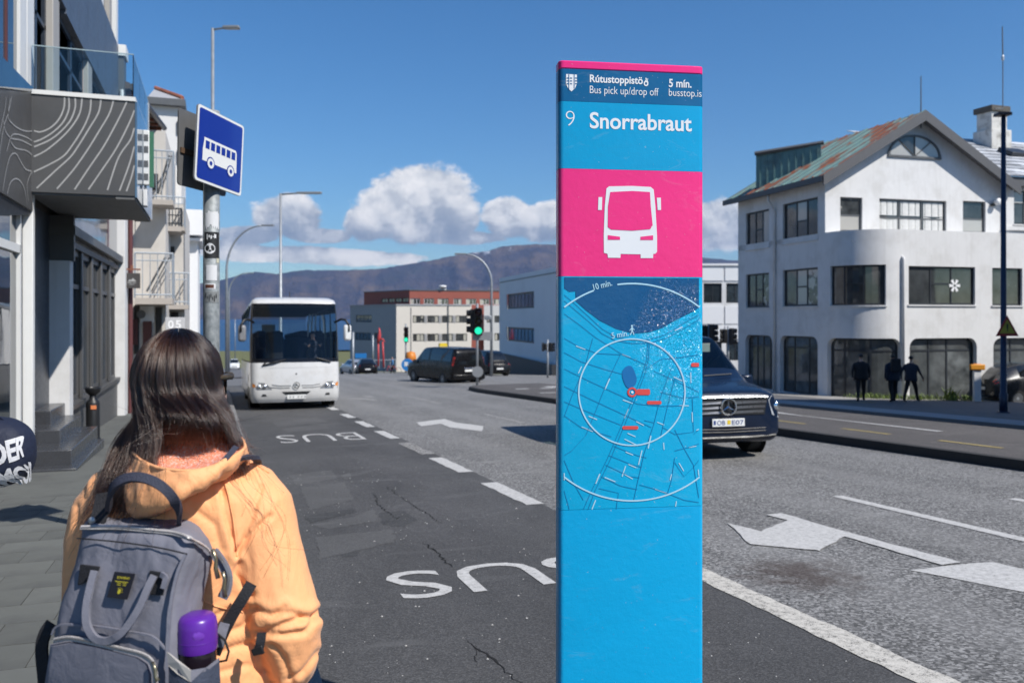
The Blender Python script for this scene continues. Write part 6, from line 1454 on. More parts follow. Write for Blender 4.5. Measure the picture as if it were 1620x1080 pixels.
ob = post('roadwork_sign', 'orange rounded roadworks marker above the nose of the black people carrier', 'road sign', 650, 62, 592, 568, .05, POLEG); MB().lathe([(.05, -.45), (.30, -.40), (.40, -.05), (.30, .35), (.05, .42)], 14, c=(0, 0, 1.25)).build('marker', mat('signal_orange', (.62, .20, .02), .5), ob, smooth=True)
sb_ = post('street_sign', 'small blue direction sign on a thin post near the red sculpture', 'road sign', 571, 90, 585, 560, .05, POLEG); MB().box(-.6, .6, -.06, -.03, 1.25, 1.75).build('plate', mat('sign_mid_blue', (.02, .19, .50), .4), sb_)
ow = P(1546, 622, 30); os_ = thing('orange_sign', 'small orange sign box on a white post beside the dark hatchback', 'sign', (ow.x, ow.y, HT(ow.x, ow.y) + .08), -YAW)
hz_ = lambda py: P(1546, py, 30).z - HT(ow.x, ow.y) - .08
MB().box(-.14, .14, -.03, .03, hz_(586), hz_(575)).build('box', mat('signal_orange', (.62, .20, .02), .5), os_, bevel=.02); MB().box(-.26, .26, -.06, .05, hz_(585), hz_(576)).build('cover', mat('signal_orange2', (.66, .27, .02), .5), os_, bevel=.03); MB().box(-.10, .14, .0, .12, 0, hz_(586)).build('post', WHITE, os_)
# red steel sculpture, low wall and hedge near the offices
c = P(602, 579, 122); rs = thing('red_sculpture', 'red steel sculpture on two long legs in front of the grey office end', 'sculpture', tuple(c), -YAW)
REDS = mat('sculpture_red', (.50, .05, .05), .5); k_ = 122 / F
def rp(px, py, y=0): return ((px - 602) * k_, y, (579 - py) * k_)
for a, b in (((598.5, 579), (598.5, 541)), ((607, 581), (605.5, 540))): MB().tube([rp(*a), rp(*b)], [1.6 * k_, 1.4 * k_], 6).build('leg', REDS, rs, smooth=True)
MB().tube([rp(598, 543), rp(600, 532), rp(600.5, 524), rp(599.8, 518)], [2.2 * k_, 3.0 * k_, 1.8 * k_, .6 * k_], 8).build('body', REDS, rs, smooth=True); MB().tube([rp(602, 536), rp(606, 537), rp(609, 541)], [1.8 * k_, 1.5 * k_, .5 * k_], 6).build('arm', REDS, rs, smooth=True)
a, b = P(556, 579, 128), P(626, 577, 128); lw = thing('low_rail', 'low grey guard rail running in front of the grey office end', 'rail', tuple(a))
MB().tube([(0, 0, .75), tuple(b - a + Vector((0, 0, .75)))], .12, 6).build('rail', POLEG, lw)
for k in range(9): q = (b - a) * k / 8; MB().tube([q + Vector((0, 0, -.5)), q + Vector((0, 0, .75))], .07, 6).build('post', POLEG, lw)

# weeds along the shop fronts
LEAF = mat('weed_green', (.12, .17, .03), .7, var=.45, scale=1.5)
def weeds(pts, hmax, n, name='weeds'):
    mb = MB()
    for (x, y, w) in pts:
        for k in range(n):
            px_, py_ = x + random.gauss(0, w), y + random.gauss(0, .12); z = HT(px_, py_) + .07; a = random.uniform(0, 6.28); h = hmax * random.uniform(.3, 1.); q = Vector((math.cos(a), math.sin(a), 0)); s_ = Vector((-q.y, q.x, 0)) * h * .06
            b0 = Vector((px_, py_, z)); b1 = b0 + q * h * .25 + Vector((0, 0, h * .6)); b2 = b0 + q * h * random.uniform(.4, .8) + Vector((0, 0, h * random.uniform(.7, 1.05)))
            mb.add([b0 - s_ * .5, b0 + s_ * .5, b1 + s_, b2, b1 - s_], [(0, 1, 2, 4), (4, 2, 3)])
    return tag(mb.build(name, LEAF), kind='stuff')
wp_ = [P(x, 636, d_) for x, d_ in ((1362, 30.4), (1385, 30.3), (1400, 30.3), (1420, 30.2), (1446, 30.2), (1458, 30.4), (1500, 30.4), (1506, 30.6), (1518, 30.6), (1530, 30.5))]
weeds([(p.x, p.y, .35) for p in wp_], .26, 80); weeds([(P(1502, 630, 30.5).x, P(1502, 630, 30.5).y, .15)], .60, 45)

# ---------------------------------------------------------------- the information pylon
PLc, PRc = P(884.5, HY, 3.03), P(1113.5, HY, 3.106)
pux = (PRc - PLc); PW = pux.length; pux.normalize(); pn = pux.cross(Vector((0, 0, 1))); 
TH = .075
gzp = HT((PLc.x + PRc.x) / 2, PLc.y) 
py_ = thing('information_pylon', 'tall blue and pink information pylon with map and white bus symbol', 'sign', (PLc.x, PLc.y, gzp))
O_ = Vector((PLc.x, PLc.y, 0)); root0 = Vector((PLc.x, PLc.y, gzp))
def onf(px, py, o=.0):                                            # point of the front face seen there, relative to the pylon
    x, y, z = D(px, py); d = Vector((x, y, z)); c0 = Vector((0, 0, EYE)); k = (PLc - c0).dot(pn) / d.dot(pn); return c0 + d * k + pn * o - root0
film = {}
def filmmat(name, col, wr=0., rough=.22):
    m = bpy.data.materials.new(name); m.use_nodes = True; t = NT(m.node_tree); b = t.n['Principled BSDF']
    co = t.new('ShaderNodeTexCoord').outputs['Object']
    c = t.mix(t.noise(co, 2.2, 5, .6, .8), tuple(x * .87 for x in col), tuple(min(1, x * 1.10) for x in col))
    c = t.mix(t.maprange(t.noise(t.vmath('MULTIPLY', co, (1, 1, 3)), 5, 8, .7, 1.0), .58, .74, 0, .16), c, (.45, .50, .52)); c = t.mix(t.math('MULTIPLY', t.math('GREATER_THAN', t.noise(co, 95, 2, .6), .735), .4), c, (.5, .52, .52)); t.put(b, 'Base Color', c)
    t.put(b, 'Roughness', t.math('ADD', rough, t.math('MULTIPLY', t.math('SUBTRACT', t.noise(co, 6, 5), .5), .25))); t.put(b, 'Specular IOR Level', .55)
    n1 = t.noise(co, 34, 4, .6); n2 = t.noise(co, 260, 2, .5)
    hgt = t.math('ADD', n1, t.math('MULTIPLY', n2, .25))
    if wr:
        s = t.vmath('DISTANCE', t.vmath('MULTIPLY', co, (1, 1, .75)), tuple(wr_c)); k = t.maprange(t.math('ADD', s, t.math('MULTIPLY', t.noise(co, 14, 3), .10)), .02, .27, 1, 0)
        sp = t.noise(co, 330, 1, .5); hgt = t.math('ADD', hgt, t.math('MULTIPLY', t.math('MULTIPLY', t.maprange(sp, .50, .75), k), wr))
    bn = t.new('ShaderNodeBump', Strength=.30, Distance=.004, Height=hgt); nrm_ = bn.outputs[0]
    if wr:
        vv = t.new('ShaderNodeTexVoronoi', Vector=co, Scale=360.0); fa = t.vmath('SUBTRACT', vv.outputs['Color'], (.5, .5, .5)); kk = t.math('MULTIPLY', k, t.math('GREATER_THAN', t.new('ShaderNodeSeparateColor', Color=vv.outputs['Color']).outputs[2], .35))
        nrm_ = t.vmath('NORMALIZE', t.vmath('ADD', nrm_, t.vmath('SCALE', fa, scale=t.math('MULTIPLY', kk, 1.7))))
    t.put(b, 'Normal', nrm_); return m
wr_c = onf(1080, 545); wr_c = Vector((wr_c.x, wr_c.y, wr_c.z * .75))
PINK = filmmat('pink_film', (.93, .028, .22)); HBLUE = filmmat('deep_blue_film', (.006, .115, .27)); LBLUE = filmmat('sky_blue_film', (.003, .34, .62)); MBLUE = filmmat('map_blue_film', (.004, .40, .68), 9.0, .16); BBLUE = filmmat('base_blue_film', (.002, .38, .70), 0, .30)
def plan(r=.028, n=5):
    q = rrect(0, PW, -TH, 0, .018, n); return [(-pn) * -y * 0 + pux * x + pn * y for x, y in q]
def zone(name, z0, z1, mt, bevel=0):
    pl_ = plan(); mb = MB(); mb.loft([[Vector((p.x, p.y, z0)) for p in pl_], [Vector((p.x, p.y, z1)) for p in pl_]]); return mb.build(name, mt, py_, angle=50, bevel=bevel)
zz = lambda py: onf(884.5, py).z
Zs = [zz(95), zz(108.5), zz(160), zz(266.5), zz(437), zz(807)]
zone('top_cap', Zs[1] + .0008, Zs[0], PINK, .004); zone('header_panel', Zs[2] + .0008, Zs[1], HBLUE); zone('name_panel', Zs[3] + .0008, Zs[2], LBLUE); zone('bus_panel', Zs[4] + .0008, Zs[3], PINK); mp = zone('map_panel', Zs[5] + .0012, Zs[4], MBLUE); zone('base_panel', .03, Zs[5], BBLUE)
MB().loft([[pux * x + pn * y + Vector((0, 0, z)) for x, y in ((-.04, .04), (PW + .04, .04), (PW + .04, -TH - .04), (-.04, -TH - .04))] for z in (-.05, .03)]).build('foot_plate', STEEL, py_)
PRW = mat('print_white', (.80, .81, .82), .4, var=.02); PRP = mat('print_pale_blue', (.42, .68, .80), .4, var=.02); PRD = mat('print_dark_blue', (.003, .21, .44), .35, var=.05); PRR = mat('print_red', (.72, .08, .07), .4); SEA_ = mat('print_sea_blue', (.004, .075, .20), .3, var=.05); LAKE = mat('print_lake_blue', (.01, .16, .42), .35)
UZ = Vector((0, 0, 1))
def ptext(s, px, py, wpx, hpx, mt, bold=0., name='lettering', rot=0., space=1., o=.0012):
    a = onf(px, py, o); b = onf(px + 1, py, o); k = (b - a).length; e = pux * math.cos(rot) + UZ * math.sin(rot); g = UZ * math.cos(rot) - pux * math.sin(rot)
    mb = MB(); text_on(mb, s, a, e, g, width=wpx * k, height=hpx * k, bold=bold, res=5, space=space); return mb.build(name, mt, py_)
ptext('Rútustoppistö', 933, 134.2, 84.5, 15.5, PRW, .022); ptext('o', 1018.2, 136.6, 7.4, 8.2, PRW, .022)
for q_ in ([(1020.6, 124.0), (1022.2, 123.4), (1025.6, 130.5), (1025.4, 134)], [(1020.0, 127.4), (1025.0, 124.6), (1025.4, 125.8), (1020.4, 128.6)]): MB().poly([onf(x, y, .0013) for x, y in q_][::-1]).build('lettering', PRW, py_)
_ = 0; ptext('Bus pick up/drop off', 933, 151.6, 110, 15.5, PRW, -.004); ptext('5 mín.', 1058, 138.2, 36, 12.6, PRW, .022); ptext('busstop.is', 1058, 155.6, 52, 14.5, PRW, -.004)
ptext('9', 895, 199, 14, 23, PRW, -.022); ptext('Snorrabraut', 933, 203.5, 164, 25.5, PRW, .018)
def ppoly(pts, mt, name, o=.0012, par=None):
    P_ = [onf(x, y, o) for x, y in pts]; mb = MB(); bm_ = None; mb.poly(P_); return mb.build(name, mt, py_)
def pring(cx, cy, r, w, mt, name, o=.0016, clip=None, dash=None):
    n = 140; mb = MB(); k = 0
    for i in range(n):
        a0, a1 = 2 * math.pi * i / n, 2 * math.pi * (i + 1) / n
        q = [(cx + (r + s) * math.cos(a), cy - (r + s) * math.sin(a)) for a, s in ((a0, -w / 2), (a1, -w / 2), (a1, w / 2), (a0, w / 2))]
        if clip and any(not (clip[0] < x < clip[1]) for x, y in q): continue
        am = math.degrees((a0 + a1) / 2) % 360
        if dash and dash[0] < am < dash[1]: continue
        mb.quad(*[onf(x, y, o) for x, y in q])
    return mb.build(name, mt, py_)
# city arms: shield with pillars and waves
sh_ = [(895.5, 117.5), (912.5, 118.5), (912.8, 133), (909.5, 140), (904, 145), (898.5, 140), (895.2, 133)]
ppoly(sh_[::-1], PRW, 'shield')
for x0, x1 in ((899.2, 900.4), (907.6, 908.8)): ppoly([(x0, 142 if x0 < 904 else 141), (x1, 142.6 if x0 < 904 else 140), (x1, 118.2), (x0, 118)], HBLUE, 'shield_mark', .0020)
for x0 in (896.2, 901.6, 909.6):
    for y in (123.5, 128, 132.5): ppoly([(x0, y + 1), (x0 + 3.4, y + 1.3), (x0 + 3.4, y - .1), (x0, y - .4)], HBLUE, 'shield_mark', .0022)
# bus seen from the front
def outline(pts): return ppoly(pts, PRW, 'bus_symbol')
B0 = Vector((946, 294.5)); zb = lambda x, y: (860 + x / 3.0, 80 + y / 3.0)
Lb = [zb(*p) for p in [(298, 655), (310, 645), (420, 643), (508, 648), (522, 660), (530, 740), (538, 880), (538, 955), (530, 964), (520, 965), (519, 985), (460, 985), (460, 967), (365, 965), (364, 984), (305, 983), (303, 965), (286, 960), (285, 880), (290, 740)]]
ppoly(Lb[::-1], PRW, 'bus_symbol')
for pts in ([(316, 672), (420, 667), (504, 672), (508, 740), (517, 830), (505, 848), (420, 855), (320, 850), (304, 838), (305, 740)], [(304, 876), (362, 884), (362, 898), (304, 898)], [(459, 884), (519, 877), (519, 899), (459, 899)]): ppoly([zb(*p) for p in pts][::-1], PINK, 'bus_symbol_cutout', .0022)
for pts in ([(260, 696), (278, 696), (276, 757), (258, 757)], [(537, 699), (556, 699), (557, 757), (541, 757)]): ppoly([zb(*p) for p in pts][::-1], PRW, 'bus_symbol_mirror')
# map: bay, streets, rings, labels
zm = lambda x, y: (min(1105.5, max(892.5, 860 + x / 2.7)), 420 + y / 2.7)
bay = [(75, 50), (686, 55), (686, 178), (650, 190), (610, 205), (560, 235), (510, 265), (450, 285), (380, 290), (310, 270), (240, 235), (180, 190), (137, 152), (140, 128), (136, 110), (110, 112), (75, 98)]
mb = MB(); cB = [zm(*p) for p in bay]; P_ = [onf(x, y, .0012) for x, y in cB]
bmv = bmesh.new(); vs_ = [bmv.verts.new(p) for p in P_]; f_ = bmv.faces.new(vs_[::-1]); bmesh.ops.triangulate(bmv, faces=[f_]); me = bpy.data.meshes.new('bay'); bmv.to_mesh(me); bmv.free(); me.materials.append(filmmat('bay_film', (.004, .085, .23), 7.0, .16)); o = bpy.data.objects.new('bay', me); COL.objects.link(o); o.parent = py_
def street(pts, w=1.0, mt=None, name='map_street'):
    mb = MB(); L = [Vector(zm(*p)) for p in pts]; mt = mt or PRD
    vs = []
    for i, p in enumerate(L):
        d = (L[min(i + 1, len(L) - 1)] - L[max(0, i - 1)]).normalized(); n = Vector((-d.y, d.x)) * w / 2; vs += [onf(p.x + n.x, p.y + n.y, .0014), onf(p.x - n.x, p.y - n.y, .0014)]
    mb.add(vs, [(2 * i, 2 * i + 2, 2 * i + 3, 2 * i + 1) for i in range(len(L) - 1)]); mb.build(name, mt, py_)
for pts in ([(75, 125), (130, 160), (190, 215), (250, 270), (310, 305), (380, 318), (450, 315), (520, 295), (590, 250), (640, 222), (686, 210)], [(75, 150), (130, 185), (200, 245), (250, 290), (310, 322), (380, 332), (450, 330), (520, 312), (600, 268), (686, 232)],
            [(75, 205), (150, 250), (220, 305), (330, 375), (440, 425)], [(75, 310), (150, 345), (230, 375), (330, 380)], [(75, 370), (160, 410), (270, 445), (400, 480)], [(75, 440), (200, 495), (330, 555), (400, 590), (500, 600), (590, 598)], [(75, 515), (200, 570), (330, 630), (460, 690)], [(75, 580), (180, 620), (330, 680)], [(75, 640), (160, 690), (290, 730)],
            [(445, 330), (440, 400), (420, 470), (380, 570), (330, 690), (270, 830), (205, 960), (170, 1040)], [(452, 330), (448, 400), (430, 470), (392, 570), (342, 690), (284, 830), (220, 960), (190, 1040)],
            [(330, 375), (270, 500), (215, 640), (180, 725), (120, 790), (75, 810)], [(210, 310), (180, 420), (120, 560), (75, 645)], [(545, 440), (500, 560), (470, 680), (430, 800), (400, 930), (385, 1000)], [(560, 480), (520, 640), (500, 730)], [(440, 440), (500, 400), (600, 390), (686, 380)], [(470, 450), (560, 490), (686, 540)],
            [(500, 540), (590, 565), (686, 560)], [(635, 565), (640, 710), (560, 720), (510, 690)], [(560, 700), (600, 780), (640, 850), (670, 990)], [(560, 840), (600, 900), (640, 860), (686, 830)], [(560, 820), (545, 920), (530, 970)], [(410, 935), (500, 960), (600, 1000), (686, 1010)], [(300, 770), (400, 810), (440, 820)], [(280, 810), (380, 850), (420, 860)], [(265, 850), (370, 900), (410, 905)],
            [(245, 900), (330, 940), (400, 955)], [(430, 660), (470, 670)], [(75, 830), (130, 930), (170, 1000)], [(75, 960), (110, 1040)], [(235, 950), (320, 970), (310, 1040)], [(686, 700), (640, 720)], [(560, 790), (620, 775), (686, 760)]): street(pts, .85)
lk = [(1.0 * 11 * math.cos(q) * (1 + .18 * math.sin(2 * q)) + 995.5, 596 + 18 * math.sin(q)) for q in [2 * math.pi * k / 18 for k in range(18)]]; ppoly(lk, LAKE, 'map_lake', .0018)
pring(999.5, 620, 84, 2.2, PRP, 'walk_ring', .0022); pring(999.5, 620, 171.5, 2.4, PRP, 'walk_ring', .0022, (889, 1110), (97, 111))
ptext('10 mín.', 939.5, 459, 30, 9.5, PRP, .01, rot=R(14), o=.0026); ptext('5 mín.', 968, 535.5, 27, 9, PRP, .01, rot=R(9), o=.0026); 
for pts in ([(998, 517), (1001, 517), (1001, 514), (998, 514)], [(998.5, 524), (1001, 524), (1001.3, 517.5), (998.3, 517.5)], [(996, 529.5), (997.4, 529.8), (1000.5, 524), (999, 523.5)], [(1002, 529.5), (1003.4, 529.2), (1001.3, 523.5), (1000, 523.8)], [(995.5, 522.5), (996.3, 523.2), (999.3, 519), (998.4, 518.5)], [(1003.8, 521.5), (1003.2, 522.4), (1000.6, 519.4), (1001, 518.4)]): ppoly(pts, PRP, 'walker_symbol', .0022)
for x0, y0, x1, y1, w in ((138, 343, 178, 358, 2), (335, 378, 370, 392, 2), (148, 460, 162, 430, 2), (262, 528, 282, 482, 2.4), (338, 573, 380, 588, 2), (345, 652, 362, 612, 2), (192, 642, 228, 657, 2), (162, 688, 210, 708, 2), (395, 665, 428, 682, 2), (485, 668, 515, 680, 2), (580, 597, 620, 598, 2), (628, 455, 629, 500, 2), (555, 475, 592, 492, 2), (634, 625, 636, 668, 2), (652, 703, 690, 698, 2), (620, 775, 652, 770, 2), (578, 842, 598, 876, 2), (512, 755, 514, 785, 2), (446, 780, 458, 726, 2.4),
                       (358, 715, 392, 730, 2), (345, 740, 402, 768, 2), (350, 795, 382, 808, 2), (405, 850, 420, 788, 2.2), (362, 848, 395, 862, 2), (335, 900, 350, 855, 2), (345, 890, 380, 910, 2), (260, 903, 306, 922, 2), (222, 930, 240, 888, 2.4), (475, 953, 525, 970, 2.2), (540, 915, 546, 890, 2), (206, 1040, 222, 1000, 2), (563, 1028, 567, 1005, 2), (660, 870, 675, 898, 2), (72, 885, 85, 915, 2), (560, 278, 592, 262, 2)): street([(x0, y0), (x1, y1)], w * .8, PRP, 'map_street_name')
for x0, y0, x1, y1 in ((398, 527, 454, 552), (441, 577, 503, 592), (336, 684, 404, 699), (630, 415, 684, 432)):
    q = [zm(*p) for p in rrect(x0, x1, y0, y1, 6, 3)]; ppoly(q[::1], PRR, 'map_tag', .0020); street([(x0 + 12, (y0 + y1) / 2 - 2), (x1 - 10, (y0 + y1) / 2 + 1)], 1.5, PRW, 'map_tag_print'); 
    bpy.data.objects[-1]
pring(1000, 620, 6.2, 3.0, PRR, 'map_position', .0024); ppoly([(1000 + 2 * math.cos(q), 620 + 2 * math.sin(q)) for q in [2 * math.pi * k / 10 for k in range(10)]], PRW, 'map_position', .0024)
# ================================================================== PEOPLE
SKIN = mat('skin', (.50, .30, .22), .5, var=.06); SHOE = mat('dark_shoe', (.02, .02, .022), .6)
def human(joints, edges, root, name, mats, mi_of, parent, levels=2):
    """One continuous body grown over a skeleton."""
    ks = list(joints); me = bpy.data.meshes.new(name); me.from_pydata([joints[k][0] for k in ks], [(ks.index(a), ks.index(b)) for a, b in edges], [])
    ob = bpy.data.objects.new(name, me); COL.objects.link(ob); md = ob.modifiers.new('skin', 'SKIN'); md.use_smooth_shade = True
    for k, sv in zip(ks, me.skin_vertices[0].data):
        r = joints[k][1]; sv.radius = r if hasattr(r, '__len__') else (r, r); sv.use_root = k == root
    su = ob.modifiers.new('sub', 'SUBSURF'); su.levels = su.render_levels = levels
    dg = bpy.context.evaluated_depsgraph_get(); m2 = bpy.data.meshes.new_from_object(ob.evaluated_get(dg)); bpy.data.objects.remove(ob); bpy.data.meshes.remove(me)
    pts = np.array([joints[k][0] for k in ks]); seg = [(ks.index(a), ks.index(b)) for a, b in edges]; m2.materials.clear()
    for m in mats: m2.materials.append(m)
    for p in m2.polygons:
        c = np.array(p.center); best = (9, 0)
        for a, b in seg:
            ab = pts[b] - pts[a]; tt = min(1, max(0, np.dot(c - pts[a], ab) / (ab @ ab + 1e-9))); d = np.linalg.norm(c - pts[a] - ab * tt)
            if d < best[0]: best = (d, b if tt > .5 else a)
        p.material_index = mi_of(ks[best[1]]); p.use_smooth = True
    o = bpy.data.objects.new(name, m2); m2.name = name; COL.objects.link(o); o.parent = parent; return o
def skel(h=1.0, stride=.0, arml=(-.20, .02), armr=(.20, .02), swing=0., build=1., lean=0., elbow=.03):
    J = {'pelvis': ((0, 0, .96), (.135 * build, .10)), 'waist': ((0, lean * .2, 1.10), (.135 * build, .10)), 'chest': ((0, lean * .6, 1.30), (.165 * build, .115)), 'collar': ((0, lean, 1.44), (.09, .075)), 'neck': ((0, lean * 1.1, 1.515), .05),
         'jaw': ((0, lean * 1.2 + .03, 1.575), (.060, .070)), 'skull': ((0, lean * 1.2 + .015, 1.66), (.076, .090)), 'crown': ((0, lean * 1.2, 1.715), (.055, .065)), 'nose': ((0, lean * 1.2 + .115, 1.62), .010)}
    E = [('pelvis', 'waist'), ('waist', 'chest'), ('chest', 'collar'), ('collar', 'neck'), ('neck', 'jaw'), ('jaw', 'skull'), ('skull', 'crown'), ('skull', 'nose')]
    for s, nm in ((-1, 'l'), (1, 'r')):
        sw = swing * s; st = stride * s
        J['shoulder' + nm] = ((s * .185 * build, lean, 1.40), .068); J['elbow' + nm] = ((s * (.24 * build), lean - elbow + sw * .5, 1.13), .048); J['wrist' + nm] = ((s * .235 * build, lean + .10 + sw, .92), .030); J['palm' + nm] = ((s * .232 * build, lean + .12 + sw * 1.1, .86), (.022, .038))
        E += [('chest', 'shoulder' + nm), ('shoulder' + nm, 'elbow' + nm), ('elbow' + nm, 'wrist' + nm), ('wrist' + nm, 'palm' + nm)]
        for k, (dy, ln) in enumerate(((-.030, .062), (-.010, .078), (.010, .082), (.028, .070))):
            J['fa%d' % k + nm] = ((s * .23 * build, lean + .125 + sw * 1.1 + dy, .855 - ln * .55), .0095); J['fb%d' % k + nm] = ((s * .22 * build, lean + .13 + sw * 1.1 + dy, .855 - ln), .008); E += [('palm' + nm, 'fa%d' % k + nm), ('fa%d' % k + nm, 'fb%d' % k + nm)]
        J['tha' + nm] = ((s * .215 * build, lean + .16 + sw * 1.1, .87), .011); J['thb' + nm] = ((s * .21 * build, lean + .175 + sw * 1.1, .835), .009); E += [('palm' + nm, 'tha' + nm), ('tha' + nm, 'thb' + nm)]
        kb = abs(min(0, st)) * .5
        J['hip' + nm] = ((s * .088, 0, .90), .098 * build); J['knee' + nm] = ((s * .10, st * .5 + .03, .50), .064 * build); J['ankle' + nm] = ((s * .10, st - .02, .10 + kb * .25), .048); J['heel' + nm] = ((s * .10, st - .05, .05 + kb * .2), .038); J['toe' + nm] = ((s * .115, st + .15, .04), (.042, .034))
        E += [('pelvis', 'hip' + nm), ('hip' + nm, 'knee' + nm), ('knee' + nm, 'ankle' + nm), ('ankle' + nm, 'heel' + nm), ('ankle' + nm, 'toe' + nm)]
    return {k: (tuple(c * h for c in v[0]), tuple(c * h for c in v[1]) if hasattr(v[1], '__len__') else v[1] * h) for k, v in J.items()}, E
def mi_std(k):
    if k.startswith(('jaw', 'skull', 'crown', 'nose', 'neck', 'fa', 'fb', 'th', 'palm')): return 0
    if k.startswith(('knee', 'hip', 'ankle')): return 2
    if k.startswith(('heel', 'toe')): return 3
    return 1
BLACKC = mat('black_cloth', (.014, .014, .016), .85, var=.3, scale=14, bump=.4, bscale=20); NAVYC = mat('navy_cloth', (.018, .024, .042), .85, var=.3, scale=14, bump=.4, bscale=20); TROUS = mat('dark_trousers', (.006, .006, .008), .85, bump=.4, bscale=18); DHAIR = mat('dark_hair', (.012, .009, .007), .6, bump=.5, bscale=90)
def hair_cap(root, c, rx, ry, rz, m, cut=.0):
    mb = MB(); rings = []
    for i in range(8):
        a = R(90 - i * 16); r = math.cos(a); rings.append([Vector((c[0] + rx * r * math.cos(q) * (1 + .03 * math.sin(5 * q)), c[1] + ry * r * math.sin(q) - .012, c[2] + rz * math.sin(a) + (.035 if math.sin(q) > .3 and i > 4 else 0))) for q in [2 * math.pi * k / 16 for k in range(16)]])
    mb.loft(rings, cap=True); return mb.build('hair', m, root, smooth=True)
def walker(label, px, d, py, top, rz, jac, stride, group='people walking on the far pavement', build=1., swing=.12, extra=None):
    b = P(px, HY, d); gz = HT(b.x, b.y) + .072; k = (P(px, top, d).z - gz) / 1.775
    t_ = thing('person', label, 'person', (b.x, b.y, gz), rz, group); J, E = skel(k, stride, build=build, swing=swing); human(J, E, 'pelvis', 'body', [SKIN, jac, TROUS, SHOE], mi_std, t_, 1)
    s = J['skull'][0]; hair_cap(t_, (s[0], s[1], s[2] + .01), .086 * k, .105 * k, .095 * k, DHAIR)
    jb = []
    for (z, rx, ry) in ((.80, .195, .145), (.90, .20, .15), (1.05, .185, .14), (1.2, .20, .145), (1.33, .215, .14), (1.43, .17, .105), (1.485, .085, .08)): jb.append([Vector((rx * build * k * math.cos(q), (ry * math.sin(q)) * k, z * k)) for q in [2 * math.pi * j / 18 for j in range(18)]])
    MB().loft(jb).build('jacket', jac, t_, smooth=True); return t_, k
walker('person in black jacket and light collar walking away alone, leftmost on the far pavement', 1362, 27.2, 642, 559, R(-40), BLACKC, .28, build=1.22)
t2, k2 = walker('person in dark hooded jacket with a backpack, middle of the three on the far pavement', 1413, 27.4, 642, 560, R(-20), NAVYC, .14, build=1.3)
bk_ = MB(); bk_.prism([(x, z) for x, z in rrect(-.15, .15, 1.0, 1.42, .06)], .12, .26, mt=Matrix(((1, 0, 0, 0), (0, 0, -1, 0), (0, 1, 0, 0), (0, 0, 0, 1)))); bk_.build('backpack', mat('dark_brown_cloth', (.022, .018, .02), .8), t2, bevel=.03)
walker('person in dark jacket striding with an arm swung out, rightmost on the far pavement', 1441, 27.9, 642, 562, R(-70), NAVYC, .34, swing=.26, build=1.22)
cb = P(621, 592, 85); cy = thing('cyclist', 'small cyclist in a blue top riding beside the cream office wall', 'person', (cb.x, cb.y, cb.z), R(80)); J, E = skel(1.0, .15, swing=.05); human(J, E, 'pelvis', 'body', [SKIN, mat('blue_top', (.08, .22, .42), .8), TROUS, SHOE], mi_std, cy, 1)
bkz = thing('bicycle', 'dark bicycle under the cyclist in the blue top', 'bicycle', (cb.x, cb.y, cb.z), R(80))
for y in (-.55, .55): MB().lathe([(.33, -.02), (.35, 0), (.33, .02), (.31, 0)], 20, c=(0, y, .35), axis='x', cap=False).build('wheel', RUBBER, bkz)
MB().tube([(0, -.55, .35), (0, -.15, .85), (0, .42, .85), (0, .55, .35)], .025, 6).tube([(0, -.15, .85), (0, 0, .3), (0, .42, .82)], .025, 6).build('frame', REDS, bkz); MB().tube([(-.25, .42, 1.0), (.25, .42, 1.0)], .018, 6).build('handlebar', BLACKP, bkz); MB().box(-.06, .06, -.25, -.02, .88, .93).build('saddle', BLACKP, bkz, bevel=.02)
# driver of the coach
dr_ = thing('person', 'coach driver in dark jacket at the wheel behind the windscreen', 'person', (bx + .62, by + 1.55, HT(bx, by) + .72), math.pi); J, E = skel(.95, 0.)
for s, nm in ((-1, 'l'), (1, 'r')):
    for k, q in (('elbow', (s * .25, .12, 1.1)), ('wrist', (s * .18, .40, 1.05)), ('palm', (s * .17, .46, 1.06)), ('knee', (s * .12, .45, .55)), ('ankle', (s * .12, .50, .12)), ('heel', (s * .12, .46, .06)), ('toe', (s * .12, .64, .08)), ('hip', (s * .10, .05, .58))): J[k + nm] = (q, J[k + nm][1])
    for k in range(4): J['fa%d' % k + nm] = ((s * .16, .49, 1.03 + .018 * k), .010); J['fb%d' % k + nm] = ((s * .15, .47, 1.03 + .018 * k), .008)
    J['tha' + nm] = ((s * .14, .47, 1.08), .011); J['thb' + nm] = ((s * .13, .49, 1.09), .009)
J['pelvis'] = ((0, 0, .60), J['pelvis'][1]); J['waist'] = ((0, 0, .80), J['waist'][1]); J['chest'] = ((0, 0, 1.05), J['chest'][1]); J['collar'] = ((0, .0, 1.2), J['collar'][1])
for k, z in (('neck', 1.27), ('jaw', 1.33), ('skull', 1.41), ('crown', 1.46), ('nose', 1.37)): J[k] = ((0, J[k][0][1], z), J[k][1])
for nm, s in (('l', -1), ('r', 1)): J['shoulder' + nm] = ((s * .18, 0, 1.15), .07)
human(J, E, 'pelvis', 'body', [SKIN, NAVYC, TROUS, SHOE], mi_std, dr_, 1); hair_cap(dr_, (0, .02, 1.41), .085, .10, .09, DHAIR)

